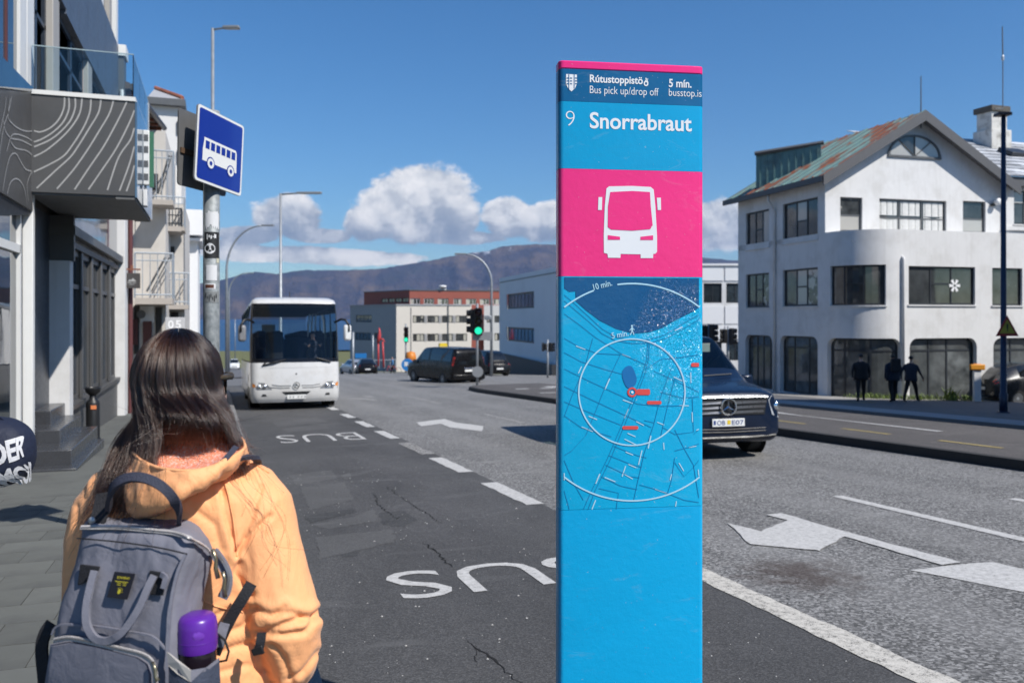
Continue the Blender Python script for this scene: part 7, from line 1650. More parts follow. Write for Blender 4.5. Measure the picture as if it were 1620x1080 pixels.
# ---------------------------------------------------------------- the woman in the orange jacket
D0 = 1.78; f0 = P(285, HY, D0); gw = HT(f0.x, f0.y) + .125
wo_ = thing('person', 'woman with long dark hair and orange hooded jacket seen from behind', 'person', (f0.x, f0.y, gw), -YAW)
X0 = (285 - CX) / F * D0
def w(px, py, d): return Vector(((px - CX) / F * d - X0, d - D0, EYE + (HY - py) / F * d - gw))
JACK = bpy.data.materials.new('orange_jacket_cloth'); JACK.use_nodes = True; t = NT(JACK.node_tree); b_ = t.n['Principled BSDF']; co = t.new('ShaderNodeTexCoord').outputs['Object']
c = t.mix(t.noise(co, 5, 5, .6), (.90, .395, .165), (.93, .455, .21)); t.put(b_, 'Base Color', c); t.put(b_, 'Roughness', .62); t.put(b_, 'Specular IOR Level', .3); t.put(b_, 'Sheen Weight', .12)
fold = t.math('ABSOLUTE', t.math('SUBTRACT', t.noise(t.vmath('MULTIPLY', co, (1, 1, .7)), 11, 5, .55, 1.4), .5))
h_ = t.math('ADD', t.math('ADD', t.math('MULTIPLY', t.noise(t.vmath('MULTIPLY', co, (1, 1, .6)), 24, 5, .65, 1.2), .6), t.math('MULTIPLY', fold, 1.6)), t.math('MULTIPLY', t.noise(co, 480, 2, .6), .07))
t.put(b_, 'Normal', t.new('ShaderNodeBump', Strength=.35, Distance=.012, Height=h_).outputs[0])
LINING = bpy.data.materials.new('floral_lining'); LINING.use_nodes = True; t = NT(LINING.node_tree); b_ = t.n['Principled BSDF']; co = t.new('ShaderNodeTexCoord').outputs['Object']
v1 = t.new('ShaderNodeTexVoronoi', Vector=co, Scale=150.0); sp1 = t.new('ShaderNodeSeparateColor', Color=v1.outputs['Color'])
v2 = t.new('ShaderNodeTexVoronoi', Vector=co, Scale=330.0); sp2 = t.new('ShaderNodeSeparateColor', Color=v2.outputs['Color'])
c = t.mix(t.noise(co, 30, 4, .7), (.80, .19, .10), (.85, .34, .20)); c = t.mix(t.math('MULTIPLY', t.math('LESS_THAN', v1.outputs['Distance'], .34), t.math('GREATER_THAN', sp1.outputs[0], .45)), c, (.82, .55, .46)); c = t.mix(t.math('MULTIPLY', t.math('LESS_THAN', v2.outputs['Distance'], .4), t.math('GREATER_THAN', sp2.outputs[0], .55)), c, (.86, .62, .50)); c = t.mix(t.math('MULTIPLY', t.math('LESS_THAN', v1.outputs['Distance'], .22), t.math('GREATER_THAN', sp1.outputs[1], .90)), c, (.30, .10, .20))
t.put(b_, 'Base Color', c); t.put(b_, 'Roughness', .8); t.put(b_, 'Normal', t.new('ShaderNodeBump', Strength=.4, Distance=.01, Height=t.noise(co, 22, 4, .6)).outputs[0])
# body under the clothes: legs, trunk, arms with hands, head
J, E = skel(.985, .06)
hc = w(284, 603, 1.80)
for s, nm in ((-1, 'l'), (1, 'r')):
    J['shoulder' + nm] = (tuple(w(285 + s * 118, 775, 1.78)), .05); J['elbow' + nm] = (tuple(w(470 if s > 0 else 122, 1015, 1.77)), .036); J['wrist' + nm] = (tuple(w(428 if s > 0 else 170, 1030, 1.98)), .026); wv = Vector(J['wrist' + nm][0])
    J['palm' + nm] = (tuple(wv + Vector((-s * .035, .06, .01))), (.034, .018)); pv = Vector(J['palm' + nm][0])
    for k in range(4): J['fa%d' % k + nm] = (tuple(pv + Vector((-s * .03 + (.012 * (k - 1.5)), .045, .012 * (k - 1.5)))), .009); J['fb%d' % k + nm] = (tuple(pv + Vector((-s * .05 + .012 * (k - 1.5), .06, .012 * (k - 1.5) - .012))), .0075)
    J['tha' + nm] = (tuple(pv + Vector((-s * .02, .02, .035))), .010); J['thb' + nm] = (tuple(pv + Vector((-s * .03, .045, .045))), .008)
J['collar'] = (tuple(w(287, 745, 1.79)), (.075, .06)); J['neck'] = (tuple(w(287, 700, 1.80)), .048)
yaw = R(-24); fv = Vector((math.sin(-yaw), math.cos(yaw), 0)); rv = Vector((fv.y, -fv.x, 0))
def hp(r, f, u): return hc + rv * r + fv * f + Vector((0, 0, u))
for k, q, r in (('jaw', hp(0, .045, -.065), (.050, .050)), ('skull', hp(0, .012, .012), (.068, .080)), ('crown', hp(0, -.01, .06), (.05, .06)), ('nose', hp(0, .118, -.022), .009)): J[k] = (tuple(q), r)
J['pelvis'] = ((0, .02, .93), (.13, .10)); J['waist'] = ((0, .02, 1.06), (.115, .09)); J['chest'] = ((0, .01, 1.27), (.13, .10))
DENIM = mat('dark_denim', (.02, .026, .042), .8, var=.25, scale=40, bump=.3, bscale=120)
human(J, E, 'pelvis', 'body', [SKIN, JACK, DENIM, SHOE], mi_std, wo_, 2)
# cheek, ear and sunglasses seen past the hair
fa = MB(); n = 14
fa.loft([[hp(.070 * math.cos(q) * s, .030 + .080 * math.sin(q) * s + 0, z) for q in [2 * math.pi * k / n for k in range(n)]] for z, s in ((-.118, .30), (-.105, .62), (-.08, .86), (-.04, 1.0), (-.015, .99), (.01, .90), (.035, .70), (.06, .4))]); fa.build('face', SKIN, wo_, smooth=True)
er = MB(); er.lathe([(.002, -.006), (.018, -.004), (.026, .0), (.020, .006), (.006, .004)], 12, axis='x'); eo = er.build('ear', SKIN, wo_, smooth=True); eo.location = hp(.070, .0, -.02); eo.scale = (1, .75, 1.25)
MB().lathe([(.01, .0), (.012, .006), (.006, .012)], 10, axis='y').build('lips', mat('lip', (.45, .14, .13), .5), wo_, smooth=True).location = hp(0, .100, -.065)
GL = mat('dark_sunglass', (.012, .010, .008), .15, spec=.8); gm = mat('tortoise_frame', (.06, .045, .025), .3, var=.9, scale=160)
sg_ = MB().tube([hp(-.070, .076, .010), hp(-.04, .098, .012), hp(0, .108, .008), hp(.04, .098, .012), hp(.070, .076, .010)], [.007, .004, .003, .004, .007], 6).build('sunglasses', gm, wo_, smooth=True)
for s in (-1, 1):
    MB().tube([hp(s * .074, -.01, .004), hp(s * .077, .04, .008), hp(s * .072, .074, .008)], [.003, .006, .008], 6).build('temple', gm, sg_, smooth=True)
    mb = MB(); lens = [hp(s * (.038 + .031 * math.cos(q)), .098 - .035 * ((.038 + .031 * math.cos(q)) / .072) ** 2, -.012 + .026 * math.sin(q)) for q in [2 * math.pi * k / 16 for k in range(16)]]; mb.slab(lens, fv, .003); mb.build('lens', GL, sg_)
# jacket: trunk and sleeves as one cloth surface
def ring(c, ax, rx, rz2, n=26, sup=2.4):
    out = []
    for k in range(n):
        q = 2 * math.pi * k / n; cx, sz = math.cos(q), math.sin(q); out.append(c + ax[0] * rx * math.copysign(abs(cx) ** (2 / sup), cx) + ax[1] * rz2 * math.copysign(abs(sz) ** (2 / sup), sz))
    return out
XA, YA, ZA = Vector((1, 0, 0)), Vector((0, 1, 0)), Vector((0, 0, 1)); sc1 = D0 / F
tr = MB(); R1 = []
for py, l, r, d, th in ((690, 252, 322, 1.80, .055), (715, 235, 345, 1.79, .070), (735, 200, 385, 1.785, .085), (755, 165, 418, 1.78, .100), (780, 148, 428, 1.775, .115), (820, 142, 420, 1.77, .125), (880, 148, 412, 1.77, .132), (940, 155, 415, 1.775, .130), (1000, 155, 420, 1.78, .128), (1060, 148, 432, 1.78, .135), (1120, 138, 446, 1.78, .145), (1180, 130, 456, 1.78, .150), (1230, 128, 460, 1.78, .150)):
    R1.append(ring(w((l + r) / 2, py, d), (XA, YA), (r - l) / 2 * sc1, th))
tr.loft(R1[::-1])
def sleeve(mb, pts, n=20):
    P_ = [w(*p[:3]) for p in pts]; rings = []
    for i, (p, q) in enumerate(zip(P_, pts)):
        d = (P_[min(i + 1, len(P_) - 1)] - P_[max(0, i - 1)]).normalized(); a = d.cross(YA if abs(d.y) < .8 else ZA).normalized(); b = d.cross(a).normalized(); rings.append(ring(p, (a, b), q[3] * sc1, q[4] * sc1, n, 2.0))
    mb.loft(rings)
sleeve(tr, [(372, 748, 1.79, 30, 34), (392, 768, 1.785, 44, 50), (408, 800, 1.78, 54, 60), (418, 850, 1.775, 55, 62), (432, 910, 1.77, 55, 62), (446, 960, 1.765, 54, 60), (457, 1000, 1.77, 50, 58), (463, 1032, 1.785, 43, 54), (460, 1048, 1.83, 40, 46), (450, 1045, 1.90, 38, 40), (438, 1038, 1.955, 36, 38)])
sleeve(tr, [(205, 752, 1.80, 30, 34), (182, 772, 1.80, 42, 46), (166, 805, 1.80, 48, 55), (154, 860, 1.80, 47, 56), (150, 920, 1.795, 45, 55), (148, 980, 1.79, 44, 54), (148, 1020, 1.80, 42, 52), (152, 1042, 1.83, 40, 46), (160, 1042, 1.90, 38, 40), (168, 1036, 1.955, 36, 38)])
jo = tr.build('jacket', JACK, None); 
md = jo.modifiers.new('r', 'REMESH'); md.mode = 'VOXEL'; md.voxel_size = .0055
sm = jo.modifiers.new('s', 'SMOOTH'); sm.factor = .5; sm.iterations = 9
dg = bpy.context.evaluated_depsgraph_get(); jm = bpy.data.meshes.new_from_object(jo.evaluated_get(dg)); bpy.data.objects.remove(jo)
nv = len(jm.vertices); co_ = np.empty(nv * 3, 'f'); jm.vertices.foreach_get('co', co_); co_ = co_.reshape(-1, 3); no_ = np.empty(nv * 3, 'f'); jm.vertex_normals.foreach_get('vector', no_); no_ = no_.reshape(-1, 3)
pxv = CX + (co_[:, 0] + X0) / (co_[:, 1] + D0) * F; pyv = HY - (co_[:, 2] + gw - EYE) / (co_[:, 1] + D0) * F
disp = np.zeros(nv, 'f')
for i in range(nv):
    x, y, z = co_[i]; q = Vector((x * 9, y * 9, z * 6.5)); wv = mnoise.noise(q * .7) * 1.2
    disp[i] = .0030 * mnoise.noise(q + Vector((wv, -wv, wv))) - .0028 * abs(mnoise.noise(Vector((x * 14 + z * 8, y * 14, z * 11 - x * 9)))) + .0012 * mnoise.noise(q * 5)
creases = [([(372, 880), (385, 858), (412, 830), (428, 816)], 4, .010), ([(372, 872), (366, 846), (356, 812), (350, 775)], 4, .009), ([(378, 890), (372, 905), (384, 925), (398, 940)], 5, .012), ([(374, 876), (392, 838), (404, 800), (414, 770)], 4, .007), ([(402, 962), (428, 972), (462, 968), (480, 976)], 5, .010), ([(408, 998), (440, 990), (470, 980), (500, 972)], 6, .016), ([(415, 1002), (450, 1003), (482, 998), (504, 966)], 5, .014),
           ([(420, 985), (445, 965), (450, 960)], 5, .008), ([(430, 1018), (448, 1040), (462, 1078)], 5, .010), ([(455, 1075), (480, 1062), (505, 1030)], 5, .010), ([(345, 1005), (385, 990), (405, 960)], 5, .009), ([(330, 1040), (372, 1022), (392, 1018)], 5, .010), ([(350, 1062), (395, 1050), (420, 1062)], 5, .008), ([(318, 985), (350, 968), (392, 958)], 4, .007), ([(345, 760), (362, 800), (368, 850)], 5, .006),
           ([(300, 800), (340, 830), (350, 870)], 6, .006), ([(390, 748), (425, 790)], 6, .004), ([(120, 800), (122, 850), (112, 900)], 5, .007)]
for pl_, wd, amp in creases:
    P_ = np.array(pl_, float); dist = np.full(nv, 1e9)
    for a, b in zip(P_, P_[1:]):
        ab = b - a; tt = np.clip(((pxv - a[0]) * ab[0] + (pyv - a[1]) * ab[1]) / (ab @ ab), 0, 1); dist = np.minimum(dist, np.hypot(pxv - a[0] - tt * ab[0], pyv - a[1] - tt * ab[1]))
    front = (no_[:, 1] < .25); amp *= .72; disp -= front * amp * .8 * np.exp(-(dist / (wd * .8)) ** 2); disp += front * amp * .30 * np.exp(-((dist - wd * 2.2) / (wd * 1.5)) ** 2)
co_ += no_ * disp[:, None]; jm.vertices.foreach_set('co', co_.ravel()); jm.polygons.foreach_set('use_smooth', [True] * len(jm.polygons)); jm.materials.clear(); jm.materials.append(JACK); jm.update(); jm.name = 'jacket'
jo = bpy.data.objects.new('jacket', jm); COL.objects.link(jo); jo.parent = wo_
ss = jo.modifiers.new('sub', 'SUBSURF'); ss.levels = ss.render_levels = 1
bvh_dg = None
from mathutils.bvhtree import BVHTree
bvh = BVHTree.FromPolygons([v.co[:] for v in jm.vertices], [tuple(q.vertices) for q in jm.polygons])
def onjack(px, py, o=.001):
    a, b = w(px, py, 1.2), w(px, py, 2.2); hit = bvh.ray_cast(a, (b - a).normalized()); return (hit[0] + hit[1] * o) if hit[0] is not None else w(px, py, 1.66)
for sm_ in ([(352, 752), (362, 785), (369, 820), (373, 850), (375, 880)], [(385, 730), (405, 735), (425, 748)], [(300, 940), (340, 958), (385, 968)]):
    L = [];
    for a, b in zip(sm_, sm_[1:]): L += [onjack(a[0] + (b[0] - a[0]) * k / 8, a[1] + (b[1] - a[1]) * k / 8) for k in range(8)]
    MB().tube(L + [onjack(*sm_[-1])], .0016, 5).build('seam', JACK, wo_, smooth=True)
# hood lying open on the back
def spl(pts, n):                                                  # closed smooth loop through points
    P_ = [Vector(p) for p in pts]; m_ = len(P_); out = []
    for k in range(n):
        u = k * m_ / n; i = int(u); f = u - i; p0, p1, p2, p3 = P_[i - 1], P_[i], P_[(i + 1) % m_], P_[(i + 2) % m_]
        out.append(.5 * ((2 * p1) + (p2 - p0) * f + (2 * p0 - 5 * p1 + 4 * p2 - p3) * f * f + (3 * p1 - p0 - 3 * p2 + p3) * f ** 3))
    return out
NH = 48
rim = spl([w(212, 713, 1.70), w(222, 727, 1.655), w(250, 740, 1.61), w(290, 745, 1.595), w(328, 741, 1.61), (w(362, 726, 1.65)), w(388, 708, 1.70), w(375, 690, 1.80), w(330, 676, 1.87), w(285, 672, 1.89), w(240, 676, 1.87), w(215, 692, 1.79)], NH)
in1 = spl([w(222, 712, 1.72), w(230, 724, 1.69), w(254, 735, 1.66), w(290, 740, 1.65), w(325, 736, 1.66), w(354, 722, 1.69), w(374, 706, 1.72), w(364, 690, 1.79), w(326, 680, 1.84), w(285, 678, 1.85), w(244, 680, 1.84), w(224, 694, 1.78)], NH)
in2 = spl([w(240, 702, 1.74), w(244, 708, 1.73), w(262, 712, 1.72), w(290, 714, 1.715), w(318, 712, 1.72), w(338, 706, 1.73), w(350, 698, 1.75), w(344, 690, 1.79), w(318, 684, 1.82), w(288, 682, 1.83), w(256, 684, 1.82), w(242, 692, 1.78)], NH)
in3 = spl([w(262, 680, 1.752), w(264, 679, 1.75), w(274, 678, 1.748), w(290, 678, 1.746), w(306, 678, 1.748), w(318, 679, 1.75), w(324, 680, 1.76), w(320, 682, 1.80), w(306, 682, 1.815), w(288, 682, 1.82), w(270, 682, 1.815), w(262, 682, 1.79)], NH)
ou0 = spl([w(211, 717, 1.70), w(220, 732, 1.645), w(248, 745, 1.60), w(290, 751, 1.583), w(330, 746, 1.60), w(365, 730, 1.643), w(391, 711, 1.70), w(380, 696, 1.80), w(332, 684, 1.87), w(285, 680, 1.89), w(238, 684, 1.87), w(212, 700, 1.79)], NH)
ou1 = spl([w(196, 740, 1.71), w(205, 762, 1.63), w(240, 775, 1.585), w(285, 779, 1.565), w(322, 766, 1.59), w(360, 744, 1.645), w(394, 722, 1.71), w(386, 712, 1.80), w(336, 700, 1.87), w(285, 696, 1.89), w(234, 700, 1.87), w(203, 718, 1.79)], NH)
ou2 = spl([w(186, 768, 1.72), w(196, 792, 1.63), w(222, 806, 1.59), w(262, 806, 1.575), w(296, 790, 1.60), w(345, 757, 1.655), w(390, 732, 1.715), w(388, 726, 1.80), w(338, 716, 1.87), w(285, 712, 1.89), w(232, 716, 1.87), w(198, 734, 1.79)], NH)
ou3 = spl([w(192, 786, 1.74), w(200, 814, 1.66), w(214, 824, 1.635), w(250, 818, 1.63), w(285, 800, 1.65), w(338, 764, 1.685), w(380, 740, 1.73), w(382, 736, 1.80), w(338, 730, 1.86), w(285, 726, 1.88), w(232, 730, 1.86), w(206, 750, 1.79)], NH)
ou4 = spl([w(215, 780, 1.76), w(222, 800, 1.71), w(235, 806, 1.70), w(255, 802, 1.695), w(280, 790, 1.70), w(322, 766, 1.72), w(360, 746, 1.75), w(360, 744, 1.80), w(330, 738, 1.84), w(285, 736, 1.86), w(240, 738, 1.84), w(222, 756, 1.80)], NH)
hd_ = MB(); hd_.loft([ou4, ou3, ou2, ou1, ou0, [r.lerp(o, .25) + Vector((0, -.003, .004)) for r, o in zip(rim, ou0)], rim], cap=False)
def wrinkle(ob, lv, amps):
    mo = ob.modifiers.new('sub', 'SUBSURF'); mo.levels = mo.render_levels = lv; dg = bpy.context.evaluated_depsgraph_get(); m_ = bpy.data.meshes.new_from_object(ob.evaluated_get(dg)); ob.modifiers.clear(); nm = ob.name; ob.data = m_; m_.name = nm
    for v in m_.vertices:
        q = v.co; d = 0
        for a, s, st in amps: d += a * mnoise.noise(Vector((q.x * s * st[0], q.y * s * st[1], q.z * s * st[2])))
        v.co = q + v.normal * d
    m_.polygons.foreach_set('use_smooth', [True] * len(m_.polygons)); m_.update()
ho = hd_.build('hood', JACK, wo_, smooth=True); wrinkle(ho, 2, [(.010, 18, (1, 1, .9)), (-.005, 38, (1, 1, 1.5)), (.002, 90, (1, 1, 1))])
li = MB(); li.loft([rim, in1, in2, in3], cap=False); lo_ = li.build('hood_lining', LINING, wo_, smooth=True); wrinkle(lo_, 2, [(.006, 20, (1, 1, .8)), (.002, 60, (1, 1, 1))])
MB().tube([p + Vector((0, -.002, .001)) for p in rim] + [rim[0]], .0035, 6).build('hood_hem', JACK, wo_, smooth=True)
NAVY = mat('navy_webbing', (.035, .038, .060), .8, var=.2, scale=120, bump=.3, bscale=260)
def strap(name, pts, wd, m, parent, th=.003, up=None):             # flat band through points (point, facing)
    P_ = [Vector(p) for p in pts]; L = []
    for i in range(len(P_) - 1):
        p0, p1, p2, p3 = P_[max(0, i - 1)], P_[i], P_[i + 1], P_[min(len(P_) - 1, i + 2)]
        for k in range(6): q = k / 6; L.append(.5 * ((2 * p1) + (p2 - p0) * q + (2 * p0 - 5 * p1 + 4 * p2 - p3) * q * q + (3 * p1 - p0 - 3 * p2 + p3) * q ** 3))
    L.append(P_[-1]); rings = []; up = Vector(up or (0, -1, 0))
    for i, p in enumerate(L):
        d = (L[min(i + 1, len(L) - 1)] - L[max(i - 1, 0)]).normalized(); s = d.cross(up).normalized() * wd / 2; n = s.cross(d).normalized() * th / 2
        rings.append([p + s + n, p - s + n, p - s - n, p + s - n])
    return MB().loft(rings).build(name, m, parent, angle=40)
strap('hood_tape', [w(346, 737, 1.622), w(360, 722, 1.640), w(374, 706, 1.672)], 9 * 1.65 / F, NAVY, wo_, .002, (.15, -.9, .45))
# hair
NS = 11000; NP = 22
rng = np.random.default_rng(5)
def hair_strands():
    pos = np.zeros((NS, NP, 3)); rad = np.zeros((NS, NP))
    H = np.array(hc) + np.array([0, -.006, .004]); ex_ = np.array([.0875, .112, .106])
    for i in range(NS):
        a = rng.uniform(-1, 1) if rng.random() < .5 else rng.uniform(-.55, .55); az = math.radians(a * 156 + rng.normal(0, 4))        # 0 = towards us, + right
        fly = rng.random() < .035
        if math.degrees(az) > 62 and math.degrees(az) < 140: pass
        lay = rng.uniform(.88, 1.025); e0 = math.radians(rng.uniform(30, 88))
        # parting runs from the forehead to the crown
        cx0 = .010
        pts = []
        ad = math.degrees(az)
        elow = -8 if abs(ad) < 60 else -12
        for k in range(10):
            e = e0 + (math.radians(elow) - e0) * k / 9
            sw = az * (1 - .10 * max(0, math.sin(e)))
            p = H + ex_ * lay * np.array([math.sin(sw) * math.cos(e), -math.cos(sw) * math.cos(e), math.sin(e)]); pts.append(p)
        # where it hangs to
        if ad < -24 + rng.normal(0, 11):
            f = (ad + 150) / 130; f = min(1, max(0, f)); L = rng.uniform(.72, 1.0)
            tx = 128 + 88 * f ** 1.3 + rng.normal(0, 8); ty = 842 - 34 * f + rng.normal(0, 10); td = 1.64 + .05 * (1 - f) + rng.normal(0, .012)
            mxp = w(188 + 62 * f + rng.normal(0, 5), 690, 1.665 + .10 * (1 - f) + rng.normal(0, .006)); end = w(tx, ty, td)
            m2_ = w(160 + 74 * f + rng.normal(0, 6), 765, 1.625 + .09 * (1 - f) + rng.normal(0, .01))
            tail = [mxp, m2_, end]
        elif ad < 46 + rng.normal(0, 7):
            f = min(1, max(0, (ad + 26) / 72)); L = 1.0
            hx = 287 + 71 * math.sin(az); dl = 1.672 + .045 * math.sin(az) ** 2 + rng.normal(0, .008); sx_2 = rng.normal(0, 4); end = w(287 + (hx - 287) * 1.2 + sx_2 * 1.5 - 4, 692 + rng.normal(0, 7), dl + .010); tail = [w(hx, 655, dl), w(287 + (hx - 287) * 1.1 + sx_2, 675, dl - .001), end]
        else:
            f = min(1, max(0, (ad - 40) / 100)); L = rng.uniform(.9, 1.0)
            end = w(372 + 32 * f + rng.normal(0, 6), 738 + rng.normal(0, 12), 1.70 + .16 * f); tail = [w(345 + 20 * (1 - abs(2 * f - .8)) + rng.normal(0, 4), 655, 1.71 + .12 * f), w(362 + 22 * (1 - f) * .6 + rng.normal(0, 5) + 8 * f, 698, 1.695 + .15 * f), end]
        if fly: tail[-1] = np.array(tail[-1]) + rng.normal(0, .035, 3); tail[-2] = np.array(tail[-2]) + rng.normal(0, .012, 3)
        ctl = np.array([*pts, *[np.array(q) for q in tail]])
        s = np.concatenate([[0], np.cumsum(np.linalg.norm(np.diff(ctl, axis=0), axis=1))]); u = np.linspace(0, s[-1] * L, NP)
        c_ = np.stack([np.interp(u, s, ctl[:, j]) for j in range(3)], 1)
        for _ in range(4): c_[1:-1] = c_[1:-1] * .5 + (c_[:-2] + c_[2:]) * .25
        clump = np.array([mnoise.noise(Vector((ad * .09, k * .16, 1.0))) for k in range(NP)]); c_[:, 0] += clump * .009 * np.linspace(.25, 1, NP); c_[:, 1] += np.array([mnoise.noise(Vector((ad * .16, k * .12, 9.0))) for k in range(NP)]) * .007
        pos[i] = c_; rad[i] = np.linspace(.00042, .00022, NP) * rng.uniform(.7, 1.2)
    for i in range(16):                                           # loose hairs lying over the shoulder and back
        r1, r2 = rng.normal(0, 1, 2)
        if i < 8: ctl = [w(368 + r1 * 8, 660, 1.70), w(385 + r1 * 10, 715, 1.672), w(398 + r2 * 26, 770 + r2 * 8, 1.688), w(430 + r1 * 34, 830 + r2 * 20, 1.693), w(420 + r2 * 40, 890 + r1 * 30, 1.69)]
        else: ctl = [w(236 + r1 * 12, 700, 1.64), w(225 + r1 * 16, 760, 1.575), w(210 + r1 * 22, 812 + r2 * 6, 1.545), w(190 + r1 * 30, 850 + r2 * 14, 1.560)]
        ctl = np.array([np.array(q) for q in ctl]); s = np.linspace(0, 1, len(ctl)); u = np.linspace(0, 1, NP); c_ = np.stack([np.interp(u, s, ctl[:, j]) for j in range(3)], 1)
        for _ in range(6): c_[1:-1] = c_[1:-1] * .5 + (c_[:-2] + c_[2:]) * .25
        pos[i] = c_; rad[i] = .00022
    return pos, rad
pos, rad = hair_strands()
HAIRM = bpy.data.materials.new('dark_brown_hair'); HAIRM.use_nodes = True; t = NT(HAIRM.node_tree); t.n.clear()
hb = t.new('ShaderNodeBsdfHairPrincipled'); hb.parametrization = 'COLOR'; hb.inputs['Color'].default_value = (.017, .0080, .0050, 1); hb.inputs['Roughness'].default_value = .22; hb.inputs['Radial Roughness'].default_value = .4
for nm_, v_ in (('Random Color', .25), ('Random Roughness', .2)):
    if nm_ in hb.inputs: hb.inputs[nm_].default_value = v_
t.l.new(hb.outputs[0], t.new('ShaderNodeOutputMaterial').inputs[0])
hcv = bpy.data.hair_curves.new('hair'); hcv.add_curves([NP] * NS); hcv.attributes['position'].data.foreach_set('vector', pos.reshape(-1).astype('f'))
ra = hcv.attributes.get('radius') or hcv.attributes.new('radius', 'FLOAT', 'POINT'); ra.data.foreach_set('value', rad.reshape(-1).astype('f')); hcv.materials.append(HAIRM)
hob = bpy.data.objects.new('hair', hcv); COL.objects.link(hob); hob.parent = wo_
mb = MB(); H = hc + Vector((0, -.006, .004)); rings = []
for i in range(12):
    e = R(88 - i * 9.5); rings.append([H + Vector((.084 * math.sin(q) * math.cos(e), -.102 * math.cos(q) * math.cos(e), .097 * math.sin(e))) for q in [R(-118 + 200 * k / 30) for k in range(31)]])
mb.loft(rings, closed=False); mb.build('scalp', DHAIR, wo_, smooth=True)

# ---------------------------------------------------------------- grey backpack on her back
BAGM = bpy.data.materials.new('grey_oxford_cloth'); BAGM.use_nodes = True; t = NT(BAGM.node_tree); b_ = t.n['Principled BSDF']; co = t.new('ShaderNodeTexCoord').outputs['Object']
c = t.mix(t.noise(co, 7, 6, .65), (.150, .150, .180), (.195, .195, .232)); c = t.mix(t.math('MULTIPLY', t.noise(co, 900, 2, .5), .5), c, (.24, .24, .275)); t.put(b_, 'Base Color', c); t.put(b_, 'Roughness', .85); t.put(b_, 'Specular IOR Level', .25)
h_ = t.math('ADD', t.noise(co, 22, 5, .6, .5), t.math('MULTIPLY', t.noise(co, 700, 2, .6), .08)); t.put(b_, 'Normal', t.new('ShaderNodeBump', Strength=.4, Distance=.008, Height=h_).outputs[0])
DARKW = mat('black_webbing', (.012, .012, .015), .8, var=.2, scale=150, bump=.3, bscale=260); ZIPM = mat('zip_tape', (.50, .47, .45), .7, var=.2, scale=300, bump=.4, bscale=400); BRASS = mat('dull_brass', (.35, .30, .20), .35, .9)
bp0 = w(200, 960, 1.6)
bpk = thing('backpack', 'grey cloth backpack with white zips worn on the back of the woman', 'backpack', Vector((f0.x, f0.y, gw)), -YAW)
def bring(fl, fr, br, dfl, dfr, dbr, dbl, rnd=.18, n=4):
    c = [w(*fl, dfl), w(*fr, dfr), w(*br, dbr), Vector((0, 0, 0))]; c[3] = w(fl[0] + 6, fl[1] - 6, dbl); out = []
    for i in range(4):
        p, a, b = c[i], c[i - 1], c[(i + 1) % 4]; la, lb = (a - p), (b - p); r = min(.03, la.length * .4, lb.length * .4); s, e = p + la.normalized() * r, p + lb.normalized() * r
        for k in range(n + 1): q = k / n; out.append(s * (1 - q) ** 2 + p * 2 * q * (1 - q) + e * q * q)
    fin = []
    for i in range(len(out)):
        fin.append(out[i]); j = (i + 1) % len(out)
        if (out[j] - out[i]).length > .03:
            for k in range(1, 7): fin.append(out[i].lerp(out[j], k / 7))
    return fin
BR = [bring((60, 1190), (262, 1205), (350, 1190), 1.60, 1.535, 1.655, 1.70), bring((66, 1110), (264, 1120), (347, 1112), 1.585, 1.515, 1.65, 1.70), bring((78, 1040), (266, 1055), (340, 1050), 1.58, 1.512, 1.65, 1.70), bring((83, 992), (267, 1012), (333, 1000), 1.58, 1.518, 1.65, 1.70), bring((100, 940), (272, 960), (324, 952), 1.585, 1.525, 1.65, 1.70),
      bring((117, 893), (283, 910), (338, 905), 1.59, 1.535, 1.655, 1.70), bring((125, 862), (294, 880), (343, 888), 1.592, 1.540, 1.66, 1.70), bring((131, 836), (302, 852), (340, 868), 1.597, 1.553, 1.66, 1.70), bring((136, 828), (303, 838), (334, 852), 1.612, 1.585, 1.668, 1.70), bring((146, 821), (300, 822), (320, 834), 1.640, 1.635, 1.68, 1.705), bring((158, 817), (292, 816), (304, 820), 1.672, 1.675, 1.69, 1.708)]
nr_ = min(len(r) for r in BR)
def resamp(r, n):
    s = [0.]
    for a, b in zip(r, r[1:] + r[:1]): s.append(s[-1] + (b - a).length)
    out = []
    for k in range(n):
        u = s[-1] * k / n; i = max(j for j in range(len(s)) if s[j] <= u + 1e-9); i = min(i, len(r) - 1); f = (u - s[i]) / max(1e-9, s[i + 1] - s[i]); out.append(r[i].lerp(r[(i + 1) % len(r)], f))
    return out
BRS = [resamp(r, 56) for r in BR]
bo = MB().loft(BRS).build('bag_body', BAGM, bpk, smooth=True); wrinkle(bo, 2, [(.006, 14, (1, 1, .6)), (.0028, 34, (1, 1, .8)), (-.0015, 80, (1, 1, 1))])
FLd = lambda px, py: 1.0
